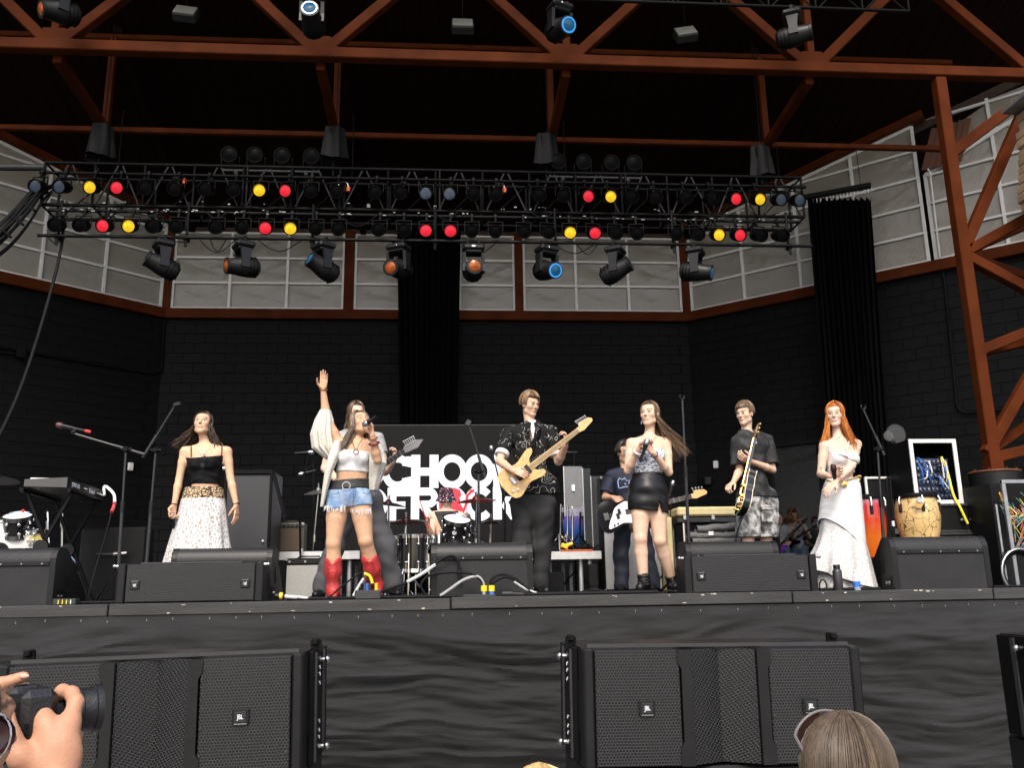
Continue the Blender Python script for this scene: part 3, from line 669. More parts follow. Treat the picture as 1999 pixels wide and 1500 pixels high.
for (px,py,A,B,lab) in ((253,912,LB,LA,'left block wall behind the microphone stand'),(1399,908,RA,RB,'right block wall beside the doorway')):
    c=on_wall(px,py,A,B,.04); r=thing('wall_sensor','small white sensor box on the %s'%lab,'sensor',c); R=Matrix.Rotation(math.atan2((B-A).y,(B-A).x),3,'Z')
    MB().box(c,(.09,.07,.15),R,0,.012).build('housing',white_paint,r); MB().box(c+V(0,-.036,-.03),(.06,.02,.04),R,0,.004).build('window',white_frame,r)
c=on_wall(1384,940,RA,RB,.08); r=thing('wall_speaker','little black speaker on the right block wall below the white sensor','speaker',c); MB().box(c,(.16,.14,.2),None,0,.03).build('cabinet',black_plastic,r); MB().bar(c+V(0,.05,0),c+V(0,.14,0),.05,.05).build('bracket',black_metal,r)

# ================================================================== SPEAKERS
def grille_mat(name,cell,web=(.046,.046,.048),hole=(.003,.003,.003),th=.40,rough=.38):
    m=bpy.data.materials.new(name); m.use_nodes=True; N,L=nodes(m); b=bsdf(m)
    tc=N.new('ShaderNodeTexCoord'); sx=N.new('ShaderNodeSeparateXYZ'); L.new(tc.outputs['Object'],sx.inputs[0])
    cx=N.new('ShaderNodeCombineXYZ'); sy_=N.new('ShaderNodeMath'); sy_.operation='ADD'; L.new(sx.outputs[1],sy_.inputs[0]); L.new(sx.outputs[2],sy_.inputs[1]); L.new(sx.outputs[0],cx.inputs[0]); L.new(sy_.outputs[0],cx.inputs[1])
    def vm(op,a,b_=None):
        n=N.new('ShaderNodeVectorMath'); n.operation=op
        for i,x in enumerate((a,b_)):
            if x is None: continue
            if isinstance(x,tuple): n.inputs[i].default_value=x
            else: L.new(x,n.inputs[i])
        return n
    q=vm('ADD',vm('MULTIPLY',cx.outputs[0],(1/cell,1/cell,0)).outputs[0],(300,173.205*3,0)).outputs[0]; r=(1.,1.7320508,1.)
    A=vm('SUBTRACT',vm('MODULO',q,r).outputs[0],(.5,.8660254,0)).outputs[0]
    B=vm('SUBTRACT',vm('MODULO',vm('ADD',q,(.5,.8660254,0)).outputs[0],r).outputs[0],(.5,.8660254,0)).outputs[0]
    def hexd(p):
        ab=vm('ABSOLUTE',vm('MULTIPLY',p,(1,1,0)).outputs[0]).outputs[0]; d=vm('DOT_PRODUCT',ab,(.5,.8660254,0)).outputs[1]; s=N.new('ShaderNodeSeparateXYZ'); L.new(ab,s.inputs[0])
        mx=N.new('ShaderNodeMath'); mx.operation='MAXIMUM'; L.new(d,mx.inputs[0]); L.new(s.outputs[0],mx.inputs[1]); return mx.outputs[0]
    mn=N.new('ShaderNodeMath'); mn.operation='MINIMUM'; L.new(hexd(A),mn.inputs[0]); L.new(hexd(B),mn.inputs[1])
    mr=N.new('ShaderNodeMapRange'); mr.inputs['From Min'].default_value=th-.04; mr.inputs['From Max'].default_value=th+.04; L.new(mn.outputs[0],mr.inputs[0])
    no=N.new('ShaderNodeTexNoise'); no.inputs['Scale'].default_value=5; L.new(tc.outputs['Object'],no.inputs[0])
    mx=N.new('ShaderNodeMix'); mx.data_type='RGBA'; mx.inputs[6].default_value=(*hole,1); mx.inputs[7].default_value=(*web,1); L.new(mr.outputs[0],mx.inputs[0]); L.new(mx.outputs[2],b.inputs['Base Color'])
    bp=N.new('ShaderNodeBump'); bp.inputs['Strength'].default_value=.9; bp.inputs['Distance'].default_value=cell*.25; L.new(mr.outputs[0],bp.inputs['Height']); L.new(bp.outputs[0],b.inputs['Normal'])
    b.inputs['Roughness'].default_value=rough; MATS[name]=m; return m
grille_big=grille_mat('grille_big',.0142); grille_small=grille_mat('grille_small',.0150,(.055,.055,.057))
logo_w=mat('logo_plate',(.03,.033,.036),.3,.4,var=.05)
def badge(parent,o,ux,uy,w,flip=False):
    ux=Vector(ux);uy=Vector(uy);un=ux.cross(uy); o=Vector(o)
    if flip: ux=-ux;uy=-uy
    m=MB(); R=Matrix((ux,uy,un)).transposed(); m.box(o,(w*1.35,w*1.25,.012),R,0,.003); b=m.build('badge',black_plastic,parent)
    m=MB(); m.box(o+un*.008,(w*.95,w*.85,.006),R,0,.002); m.build('badge_plate',logo_w,b)
    m=MB(); put_text(m,'JBL',w*.52,o+un*.0125,ux,uy,.0008,.0,sx=.72); m.build('lettering',print_white,b)
    m=MB(); m.box(o-uy*w*.56+un*.006,(w*1.05,w*.1,.006),R,0,.002); m.build('badge_lip',steel,b)
def line_array(label,pl,pr,flipside,tilt=0.,spk=True,group='big line array boxes before the stage'):
    """big box: front from pl to pr (top front corners)"""
    pl=Vector(pl);pr=Vector(pr); d=(pr-pl);d.z=0; W=d.length; d.normalize(); H=.5; D=.62; top=1.34
    base=(pl+pr)/2; base.z=top-H; r=thing('line_array_speaker',label,'speaker',base,group,True,math.atan2(d.y,d.x))
    r.rotation_euler.y=tilt; w=W/2; ew=.045; f=0.
    # cabinet with shoulders; local x along the front, -y to the audience
    m=MB(); m.prism([(-w+.0,.02),(-w*.34,.02),(0,.11),(w*.34,.02),(w,.02),(w,D*.94),(w*.95,D),(-w*.95,D),(-w,D*.94)],(0,0,0),(1,0,0),(0,1,0),(0,0,H)); m.build('cabinet',black_plastic,r)
    for s in (-1,1):
        m=MB(); m.box((s*(w-ew/2),-.005,H/2),(ew,.06,H-.004),None,0,.008); m.build('side_rail',black_plastic,r)
        # rigging plate, pins and handle on the end
        xs=s*(w+.012)
        m=MB(); m.box((xs,D*.58,H/2),(.024,D*.72,H*.98),None,0,.004); e=m.build('rigging_plate',black_metal,r)
        m=MB(); m.box((xs+s*.015,D*.30,H/2),(.012,.03,H*.94)); m.box((xs+s*.015,D*.72,H/2),(.012,.03,H*.94)); m.build('rigging_rail',grey_paint,e)
        for zz in (.06,.1,.13,.17,.34,.38,.41,.45):
            m=MB(); m.lathe([(.006,.0),(.011,.001),(.012,.004),(.012,0)],(xs+s*.012,D*.52,zz),(s,0,0),10); m.build('pin_hole',steel,e)
        for zz in (.05,.44):
            m=MB(); m.cyl((xs+s*.01,D*.62,zz),(xs+s*.04,D*.62,zz),.011,n=8); m.ball((xs+s*.04,D*.62,zz),.017); m.build('locking_pin',steel,e)
        m=MB(); m.prism([(.1,-.11),(.17,-.08),(.17,.08),(.1,.11)],(s*w,0,H/2),(0,1,0),(0,0,1),(s*.006,0,0)); m.build('handle',black_metal,r)
        m=MB(); m.bar((xs,D*.45,H-.02),(xs,D*.45,H+.035),.05,.02); m.box((xs,D*.45,H+.03),(.03,.07,.03),None,0,.006); m.build('link_bar',black_metal,r)
    gx0,gx1=-w+ew+.004,w-ew-.004; cw=(gx1-gx0); c0=gx0+cw*.35; c1=gx0+cw*.65
    for a,b in ((gx0,c0-.028),(c1+.028,gx1)):
        MB().box(((a+b)/2,-.012,H/2),(b-a,.05,H-.02),None,0,.004).build('grille',grille_big,r)
    for (a,ya),(b,yb) in (((c0+.026,-.02),(0,.05)),((0,.05),(c1-.026,-.02))):
        MB().prism([(a,ya),(b,yb),(b,yb+.03),(a,ya+.03)],(0,0,.01),(1,0,0),(0,1,0),(0,0,H-.02)).build('horn_grille',grille_big,r)
    for k,c in enumerate((c0,c1)):
        s=-1 if k==0 else 1; wd=.024
        poly=[(-wd*1.6,0),(wd,0),(wd,H-.02),(-wd*1.6,H-.02),(-wd*1.6,H-.07),(-wd*.9,H-.1),(-wd*.9,.1),(-wd*1.6,.07)]
        m=MB(); m.prism([(c+(x if s<0 else -x),z) for x,z in poly],(0,-.045,.01),(1,0,0),(0,0,1),(0,.06,0)); m.build('divider',black_plastic,r)
    for cx_ in (gx0+.012,c0-.038,c1+.038,gx1-.012):
        for zz in (.1,.21,.32,.41):
            MB().cyl((cx_,-.036,zz),(cx_,-.042,zz),.0045,n=8).build('screw',grey_paint,r)
    badge(r,(gx0+(c0-gx0)*.5+.02,-.043,H*.5),(1,0,0),(0,0,1),.052); badge(r,(c1+(gx1-c1)*.5-.0,-.043,H*.5),(1,0,0),(0,0,1),.052)
    m=MB(); m.lathe([(.0,.002),(.01,.002),(.012,.006),(.02,.006),(.021,0)],(-.16,.03,.06),(0,-1,0),12); m.build('port',black_metal,r)
    m=MB(); m.box((0,.03,H+.008),(W*.96,.012,.016)); m.build('top_rail',grey_paint,r)
    # subwoofer it stands on
    sb=thing('subwoofer','black subwoofer cabinet under the %s line array box'%flipside,'speaker',(base.x,base.y,0),'subwoofers on the ground',True,math.atan2(d.y,d.x)); h=top-H
    MB().box((0,D/2+.02,h/2),(W*1.0,D,h-.006),None,0,.012).build('cabinet',black_plastic,sb); MB().box((0,.0,h/2),(W*.94,.03,h-.08),None,0,.004).build('grille',grille_small,sb)
    for s in (-1,1): MB().box((s*W*.3,0.02,h-.003),(.08,.08,.006)).build('foot',rubber,sb)
    return r
line_array('big black line array box in front of the stage at left, behind the camera hands',V(at(8,1300,4.05).x,4.05,1.34),V(at(598,1280,4.05).x,4.05,1.34),'left',-.02)
line_array('big black line array box with two badges in front of the stage, right of centre',V(at(1134,1268,4.0).x,4.0,1.34),V(at(1668,1262,4.0).x,4.0,1.34),'right',.012)
line_array('black line array box cut off by the right edge of the picture',V(at(1962,1258,4.5).x,3.95,1.34),V(at(1962,1258,4.5).x+1.2,3.95,1.34),'cut-off right')

def wedge(label,xc,Y,rz,W=.83):
    r=thing('stage_monitor',label,'monitor speaker',(xc,Y,SZ),'wedge monitors along the stage front',True,rz); H=.43
    prof=[(.0,0),(.0,.315)]+[(.075-.075*math.cos(a),.315+.115*math.sin(a)) for a in [math.pi/2*k/5 for k in range(1,6)]]+[(.16,.425),(.42,.20),(.55,.06),(.56,0)]
    w=W/2
    m=MB(); m.prism([(y,z) for y,z in prof],(-w+.045,0,0),(0,1,0),(0,0,1),(W-.09,0,0)); m.build('cabinet',grey_paint2,r)
    cheek=[(-.004,0),(-.006,.32)]+[(.075-.084*math.cos(a),.315+.124*math.sin(a)) for a in [math.pi/2*k/5 for k in range(1,6)]]+[(.17,.433),(.43,.205),(.565,.07),(.568,0)]
    for s in (-1,1):
        m=MB(); m.prism(cheek,(s*w-(.045 if s>0 else 0),0,0),(0,1,0),(0,0,1),(.045,0,0)); c=m.build('cheek',black_plastic,r)
        m=MB(); m.prism([(.16,.14),(.27,.14),(.16,.27)],(s*(w+.001),0,0),(0,1,0),(0,0,1),(s*.004,0,0)); m.build('handle_recess',black_case,c)
        m=MB(); m.box((s*(w+.003),.12,.065),(.006,.14,.09),None,0,.002); m.build('jack_plate',black_case,c)
        for k in range(2): m=MB(); m.cyl((s*(w+.004),.08+.05*k,.06),(s*(w+.012),.08+.05*k,.06),.014,n=10); m.build('jack',steel,c)
    g=[(-.006,.325)]+[(.075-.083*math.cos(a),.315+.123*math.sin(a)) for a in [math.pi/2*k/6 for k in range(1,7)]]+[(.16,.432),(.40,.224)]
    def gf(u,v):
        t=v*(len(g)-1); i=min(int(t),len(g)-2); f=t-i; y=g[i][0]*(1-f)+g[i+1][0]*f; z=g[i][1]*(1-f)+g[i+1][1]*f; return Vector((-w+.047+(W-.094)*u,y,z))
    m=MB(); m.grid(gf,2,18); m.build('grille',grille_small,r)
    m=MB(); m.box((0,-.006,.312),(W-.094,.014,.032),None,0,.004); st=m.build('grille_strip',black_plastic,r)
    for k in range(5): MB().cyl((-w+.1+(W-.2)*k/4,-.012,.312),(-w+.1+(W-.2)*k/4,-.017,.312),.006,n=8).build('screw',steel,st)
    return r
grey_paint2=mat('monitor_paint',(.021,.0215,.0225),.55,var=.25,scale=4,bump=.25,bscale=140,spec=.25)
wedge('black wedge monitor cut off by the left edge of the picture',-3.44,7.2,-.05)
wedge('black wedge monitor behind the left front fill speaker, before the lacy skirt',-1.87,7.62,0)
wedge('black wedge monitor at centre stage with cables over it',at(942,1160,7.25).x,7.25,.04)
wedge('black wedge monitor behind the right front fill speaker',2.52,7.62,.0)
wedge('black wedge monitor at right, before the cracked yellow conga',4.17,7.2,-.05)
def front_fill(label,xc,Y,rz):
    r=thing('front_fill_speaker',label,'speaker',(xc,Y,SZ),'front fill speakers on the stage lip',True,rz); W,H,D=1.09,.298,.45; w=W/2
    m=MB(); m.prism([(-w,.03),(w,.03),(w,D*.5),(w*.9,D),(-w*.9,D),(-w,D*.5)],(0,0,.004),(1,0,0),(0,1,0),(0,0,H-.008)); m.build('cabinet',black_plastic,r)
    m=MB(); m.box((0,.015,H/2),(W-.13,.05,H-.016),None,0,.006); m.build('grille',grille_small,r)
    for s in (-1,1):
        m=MB(); m.box((s*(w-.03),.01,H/2),(.058,.06,H-.004),None,0,.006); m.build('side_rail',black_plastic,r)
        m=MB(); m.prism([(.15,-.07),(.24,-.05),(.24,.05),(.15,.07)],(s*w,0,H/2),(0,1,0),(0,0,1),(s*.004,0,0)); m.build('handle_recess',black_case,r)
        m=MB(); m.cyl((s*(w-.04),.0,H-.02),(s*(w+.03),.0,H-.02),.011,n=8); m.ball((s*(w+.03),0,H-.02),.016); m.build('locking_pin',steel,r)
        badge(r,(s*(w-.135),-.012,H*.45),(1,0,0),(0,0,1),.052,True)
    m=MB(); m.box((0,.02,H-.002),(W*.7,.05,.014),None,0,.003); m.build('top_rail',grey_paint,r)
    return r
front_fill('long black front fill speaker lying on the stage lip at left',(-2.48-1.39)/2,6.985,0)
front_fill('long black front fill speaker lying on the stage lip at right',(1.9+2.99)/2,6.985,0)
# ================================================================== BACKLINE
def floorpt(p): return Vector((p.x,p.y,SZ))
# ---- LED screen with the logo
LY=12.4
sa=at(672,832,LY); sb_=at(1042,832,LY); zt=at(860,831,LY).z; zb=SZ+.55
scr=thing('led_screen','black screen with big white lettering and a red guitar behind the drummer','screen',((sa.x+sb_.x)/2,LY,zb))
MB().box(((sa.x+sb_.x)/2,LY+.05,(zt+zb)/2),(sb_.x-sa.x,.08,zt-zb),None,0,.004).build('panel',mat('led_black',(.006,.0055,.006),.6,var=.1,spec=.12),scr)
MB().box(((sa.x+sb_.x)/2,LY+.05,zt+.006),(sb_.x-sa.x,.09,.012)).build('top_edge',grey_paint,scr)
for x in (sa.x+.25,sb_.x-.25): MB().bar((x,LY+.1,SZ),(x,LY+.1,zb+.3),.06,.06,up=(0,1,0)).build('leg',black_metal,scr)
led_w=mat('led_white',(.30,.30,.32),.5,var=.02,emit=(.80,.83,.93),estr=.42); led_r=mat('led_red',(.6,.02,.03),.5,emit=(.75,.01,.03),estr=.55)
u=(at(909,920,LY).x-at(856,920,LY).x)           # one letter column
X0=at(856,920,LY).x-3*u; ZA=at(880,953,LY).z; rowh=at(880,890,LY).z-ZA
def lpoly(mb,pts,X,Z,dy=.0): mb.prism(pts,(X,LY+.006-dy,Z),(u,0,0),(0,0,rowh),(0,-.004,0))
def ring(mb,X,Z,cut=None,n=36,ri=.31,ro=.56,cx=.5,cy=.5,a0=0,a1=360,rim=.56):
    st=[math.radians(a0+(a1-a0)*k/n) for k in range(n+1)]
    for k in range(n):
        a,b=st[k],st[k+1]; ho=.5/.5
        lpoly(mb,[(cx+ri*math.cos(a),cy+ri*math.sin(a)*.96),(cx+ro*math.cos(a),cy+ro*math.sin(a)*.96),(cx+ro*math.cos(b),cy+ro*math.sin(b)*.96),(cx+ri*math.cos(b),cy+ri*math.sin(b)*.96)],X,Z)
def letter(fn,name='letter'):
    m=MB(); fn(m); m.build(name,led_w,scr)
R1,R2=ZA,ZA-rowh*.985
def S_(m,X=X0,Z=R1): ring(m,X,Z,a0=60,a1=200,ri=.2,ro=.52); ring(m,X,Z,a0=-120,a1=30,ri=.2,ro=.52); lpoly(m,[(.15,.4),(.85,.4),(.85,.6),(.15,.6)],X,Z)
letter(lambda m:S_(m))
letter(lambda m:(ring(m,X0+u,R1,a0=38,a1=322),lpoly(m,[(.66,.70),(1.0,.64),(1.0,.98),(.8,.98)],X0+u,R1),lpoly(m,[(.66,.30),(1.0,.36),(1.0,.02),(.8,.02)],X0+u,R1)))
def H_(m,X,Z): lpoly(m,[(0,0),(.33,0),(.33,1.03),(0,1.03)],X,Z); lpoly(m,[(.67,0),(1,0),(1,1.03),(.67,1.03)],X,Z); lpoly(m,[(.33,.38),(.67,.38),(.67,.63),(.33,.63)],X,Z,.001)
letter(lambda m:H_(m,X0+2*u,R1)); letter(lambda m:ring(m,X0+3*u,R1)); letter(lambda m:ring(m,X0+4*u,R1))
letter(lambda m:(lpoly(m,[(.02,.0),(.36,.0),(.36,1.03),(.02,1.03)],X0+5*u,R1),lpoly(m,[(.36,.0),(.85,.0),(.85,.26),(.36,.26)],X0+5*u,R1)))
letter(lambda m:ring(m,X0+.15*u,R2,ri=.17,ro=.52,n=28))
letter(lambda m:(lpoly(m,[(.15,0),(.47,0),(.47,1),(.15,1)],X0+u,R2),lpoly(m,[(.47,.74),(1.0,.74),(1.0,1),(.47,1)],X0+u,R2),lpoly(m,[(.47,.36),(.8,.36),(.8,.58),(.47,.58)],X0+u,R2)))
def R_(m,X,Z):
    lpoly(m,[(0,0),(.3,0),(.3,1.0),(0,1.0)],X,Z); lpoly(m,[(.3,.76),(.66,.76),(.66,1.0),(.3,1.0)],X,Z,.0); lpoly(m,[(.3,.38),(.66,.38),(.66,.60),(.3,.60)],X,Z)
    ring(m,X,Z,a0=-90,a1=90,cx=.66,cy=.69,ri=.08,ro=.32,n=14); lpoly(m,[(.34,.38),(.66,.38),(1.02,0),(.66,0)],X,Z,.001)
letter(lambda m:R_(m,X0+2*u,R2)); letter(lambda m:ring(m,X0+3*u,R2))
letter(lambda m:ring(m,X0+4*u,R2,a0=42,a1=318))
letter(lambda m:(lpoly(m,[(0,0),(.32,0),(.32,1.0),(0,1.0)],X0+5*u,R2),lpoly(m,[(.32,.42),(.62,1.0),(.98,1.0),(.56,.52),(1.02,0),(.64,0),(.32,.40)],X0+5*u,R2,.001)))
g=MB()      # red guitar shape over the O
gp=[at(x,y,LY-.02) for x,y in ((862,985),(858,975),(862,962),(874,957),(884,960),(893,957),(899,964),(897,976),(889,982),(893,992),(886,1003),(873,1004),(864,996))]
c0=at(868,960,LY); 
def px2(p): return (p.x-c0.x,p.z-c0.z)
g.prism([px2(at(x,y,LY)) for x,y in ((872,957),(886,953),(898,957),(901,967),(895,976),(899,985),(905,994),(901,1003),(893,996),(884,1000),(873,998),(876,988),(868,978))],(c0.x,LY-.004,c0.z),(1,0,0),(0,0,1),(0,-.004,0))
g.tube([at(897,996,LY-.01),at(904,1000,LY-.01),at(910,985,LY-.01),at(912,968,LY-.01),at(920,960,LY-.01)],.02,6)
g.box(at(921,959,LY-.01),(.07,.02,.04)); 
g.tube([at(870,968,LY-.01),at(858,978,LY-.01),at(860,1000,LY-.01)],.014,6)
g.build('red_guitar',led_r,scr)

# ---- generic gear builders
def ball_stand(r,base,top,rad=.012,m=None): MB().cyl(base,top,rad,n=8).build('pole',m or black_metal,r)
def tripod(r,base,h=.28,spread=.3,m=None,rad=.010,a0=.4):
    for k in range(3):
        a=a0+k*2*math.pi/3; MB().tube([base+V(0,0,h),base+V(spread*math.cos(a),spread*math.sin(a),.012)],rad,6).build('tripod_leg',m or black_metal,r)
def mic(r,p,d,L=.19,body=None,head=None,name='microphone'):
    d=Vector(d).normalized(); p=Vector(p)
    MB().lathe([(0,-L),(.012,-L+.002),(.013,-L*.6),(.02,-.03),(.021,-.0)],p,d,12).build('microphone_body',body or black_plastic,r)
    MB().lathe([(.022,-.0),(.026,.015),(.027,.03),(.022,.05),(.01,.058),(0,.06)],p,d,12).build('microphone_grille',head or steel,r)
def mic_stand(label,base,joint,boom_back,boom_tip,with_mic=None,clip=True,group=None,straight=False,mdir=None):
    b=floorpt(base); r=thing('microphone_stand',label,'microphone stand',b,group); stand_grey=mat('stand_grey',(.028,.028,.03),.4,.3,var=.2)
    mid=b.lerp(joint,.62); tripod(r,b); MB().cyl(b,mid,.0155,n=10).build('lower_tube',stand_grey,r); MB().cyl(mid,joint,.0105,n=10).build('upper_tube',stand_grey,r); MB().cyl(mid-V(0,0,.05),mid+V(0,0,.05),.021,n=10).build('clutch',black_plastic,r)
    if not straight:
        m=MB(); m.box(joint,(.05,.05,.05),None,0,.01); m.cyl(joint+V(-.04,0,0),joint+V(.05,0,0),.018,n=10); m.build('boom_joint',black_metal,r)
        k=boom_back.lerp(boom_tip,.42); MB().cyl(boom_back,k,.0145,n=10).build('boom_grip',stand_grey,r); MB().cyl(k,boom_tip,.009,n=8).build('boom_tube',stand_grey,r)
    tip=boom_tip if not straight else joint
    if clip:
        d=Vector(mdir or (0,-.5,.6)).normalized(); m=MB(); m.tube([tip+V(.022*math.cos(a),0,.022*math.sin(a)+.035) for a in [math.radians(x) for x in range(130,412,28)]],.006,6); m.cyl(tip,tip+V(0,0,.02),.009,n=8); m.build('clip',black_plastic,r)
    return r
Y=7.75
s=mic_stand('grey boom stand by the keyboard with its boom level to the left',at(230,1140,Y),at(246,878,Y),at(283,888,Y),at(142,846,Y),clip=False)
mm=thing('microphone','black microphone with a red tail on the boom stand above the keyboard','microphone',at(140,838,Y)); md=at(114,830,Y)-at(170,842,Y)
MB().lathe([(0,-.21),(.012,-.21),(.013,-.13),(.021,-.03),(.022,0)],at(122,832,Y),md,14).build('body',black_plastic,mm); MB().lathe([(.022,0),(.027,.01),(.027,.035),(.02,.052),(0,.056)],at(122,832,Y),md,14).build('grille',mat('dark_red_grille',(.10,.045,.04),.5,.3),mm)
MB().lathe([(.014,-.25),(.015,-.21),(.013,-.2)],at(122,832,Y),md,12).build('tail_ring',red_plastic,mm)
MB().cyl(at(141,846,Y),at(150,839,Y),.02,n=10).build('clip',black_plastic,mm)
s=mic_stand('grey microphone stand with a steep empty boom left of the lacy-skirted singer',at(283,1130,Y+.1),at(304,880,Y+.1),at(279,894,Y+.1),at(343,790,Y+.1),clip=False)
MB().box(at(346,790,Y+.1),(.07,.04,.04),Matrix.Rotation(-.3,3,'Y'),0,.008).build('holder',black_plastic,s)
s=mic_stand('black microphone stand at centre stage with an empty boom',at(936,1150,8.0),at(934,920,8.0),at(947,932,8.0),at(916,832,8.0),clip=False); MB().box(at(914,827,8.0),(.05,.05,.06),Matrix.Rotation(.5,3,'Y'),0,.008).build('holder',grey_paint,s)
mic_stand('tall straight microphone stand with an empty clip behind the leather-skirted singer',at(1349,1150,7.95),at(1332,782,7.95),None,at(1332,780,7.95),straight=True)
mic_stand('black microphone stand with an empty clip right of the red-haired singer',at(1730,1140,7.75),at(1713,878,7.75),at(1726,889,7.75),at(1686,802,7.75))
s=thing('microphone_stand','slim microphone stand between the two congas','microphone stand',floorpt(at(1747,1140,8.0))); MB().tube(spline([floorpt(at(1747,1140,8.0)),at(1746,1050,8.0),at(1738,945,8.0),at(1735,933,8.0),at(1731,937,8.0),at(1732,960,8.0)],5),.011,8).build('gooseneck',black_metal,s); tripod(s,floorpt(at(1747,1140,8.0)),.2,.2); MB().cyl(at(1744,1028,8),at(1743,1018,8),.016,n=8).build('collar',alu,s)
def back_stand(label,base,top,tip,md):
    s=thing('microphone_stand',label,'microphone stand',floorpt(base)); b=floorpt(base); MB().cyl(b,top,.011,n=8).build('pole',black_metal,s); tripod(s,b,.25,.25); MB().cyl(top,tip,.008,n=8).build('boom_tube',black_metal,s); mic(s,tip,md,.15); return s
back_stand('thin black boom stand beside the grey cymbal at left',at(588,1150,9.5),at(585,985,9.5),at(602,884,9.5),(.9,0,.05))
back_stand('thin black stand with a level boom behind the grey cymbal',at(613,1150,10.2),at(612,905,10.2),at(592,925,10.2),(-.8,0,-.2))
back_stand('thin black microphone stand left of the guitarist with the wooden guitar',at(984,1140,9.4),at(986,985,9.4),at(960,880,9.4),(-.15,0,.9))
back_stand('black overhead stand with a crossbar behind the clear shield',at(1124,1140,10.6),at(1121,885,10.6),at(1104,884,10.6),(-.9,0,0))
back_stand('thin stand behind the bass headstock',at(1308,1140,9.6),at(1310,960,9.6),at(1312,948,9.6),(.3,0,.9))

# ---- keyboard and stand
k0=at(46,958,7.55);k1=at(130,958,7.62); ke=at(206,957,8.75); kd=(ke-k1); kd.z=0; kd=kd.normalized()*1.12
zk0=at(90,950,7.6).z; zk1=at(90,933,7.6).z
kb=thing('keyboard','black stage keyboard seen from its end with white lettering on the back','keyboard',(k0+k1)/2+V(0,0,-.02)); e=k1-k0; e.z=0; el=e.length
def kbx(a,b,z): return Vector((k0.x+e.x*a+kd.x*b,k0.y+e.y*a+kd.y*b,z))
m=MB(); vs=[kbx(0,0,zk0-.01),kbx(1,0,zk0-.012),kbx(1,1,zk0-.01),kbx(0,1,zk0-.01),kbx(0,0,zk1-.02),kbx(1,0,zk1+.005),kbx(1,1,zk1+.005),kbx(0,1,zk1-.02)]
m.add(vs,[(0,3,2,1),(4,5,6,7),(0,1,5,4),(1,2,6,5),(2,3,7,6),(3,0,4,7)]); m.build('case',black_plastic,kb)
m=MB(); m.add([kbx(.0,-.006,zk0-.005),kbx(1,-.006,zk0-.008),kbx(1,-.006,zk1+.004),kbx(0,-.006,zk1-.019),kbx(.0,0,zk0-.005),kbx(1,0,zk0-.008),kbx(1,0,zk1+.004),kbx(0,0,zk1-.019)],[(0,1,2,3),(3,2,6,7),(0,3,7,4),(1,5,6,2)]); m.build('end_cheek',mat('keyboard_grey',(.055,.055,.055),.45,var=.12,bump=.1),kb)
kn=kd.normalized(); kx=Vector((kn.y,-kn.x,0)); zm=(zk0+zk1)/2-.006
m=MB(); put_text(m,'JUNO-DS',.052,kbx(1,.2,zm)+kx*.003,kn,(0,0,1),.001,.001); m.build('lettering',print_white,kb)
m=MB(); put_text(m,'Roland',.06,kbx(1,.62,zm)+kx*.003,kn,(0,0,1),.001,.0018); m.build('lettering',print_white,kb)
for t in (.42,.46,.78,.84,.88,.93): MB().cyl(kbx(1,t,zm),kbx(1,t,zm)+kx*.012,.009,n=8).build('jack',steel,kb)
ky=MB()
for k in range(52): ky.box(kbx(.3,.06+.88*k/52,zk1-.004),(.15,.018,.012),Matrix((e.normalized(),kn,Vector((0,0,1)))).transposed())
ky.build('white_keys',white_paint,kb)
kc=MB(); kc.tube(spline([kbx(1,.95,zm)+kx*.01,at(205,950,8.7),at(222,965,8.6),at(224,985,8.5)],6),.014,8); kc.build('white_plug_lead',white_paint,kb); kc=MB(); kc.tube(spline([at(224,980,8.5),at(222,990,8.5),at(218,1000,8.4)],5),.016,8); kc.build('red_sleeve',mat('pink_red',(.6,.08,.09),.5),kb)
one('instrument_cable',MB().tube(spline([at(218,1000,8.4),at(205,1050,8.2),at(190,1100,8.0),at(176,1150,7.8),at(172,1175,7.6)],7),.008,6),rubber,'thin black lead dropping from the keyboard to the stage floor','cable')
ks=thing('keyboard_stand','black double X keyboard stand','keyboard stand',floorpt(at(130,1170,7.8)))
for j,(b,yy) in enumerate(((.1,0),(.72,0))):
    c=kbx(.5,b,0); a=e.normalized(); zt_=zk0-.03
    for s in (-1,1):
        p=Vector((c.x+a.x*s*.18,c.y+a.y*s*.18,zt_)); q=Vector((c.x-a.x*s*.22,c.y-a.y*s*.22,SZ+.02)); MB().bar(p,q,.035,.03,bev=.004).build('leg',black_metal if s<0 else steel_dark if False else black_metal,ks)
        MB().cyl(q-kn*.06,q+kn*.06,.022,n=8).build('foot',rubber,ks)
    MB().lathe([(0,-.03),(.06,-.03),(.06,.03),(0,.03)],Vector((c.x-a.x*.02,c.y-a.y*.02,(zt_+SZ)/2)),kn,14).build('pivot',black_plastic,ks)
for s in (-1,1):
    c=kbx(.5,0,0); a=e.normalized(); MB().cyl(Vector((c.x+a.x*s*.18,c.y+a.y*s*.18,zk0-.03))-kn*.0,Vector((c.x+a.x*s*.18,c.y+a.y*s*.18,zk0-.03))+kn*.95,.018,n=10).build('support_arm',black_metal,ks)

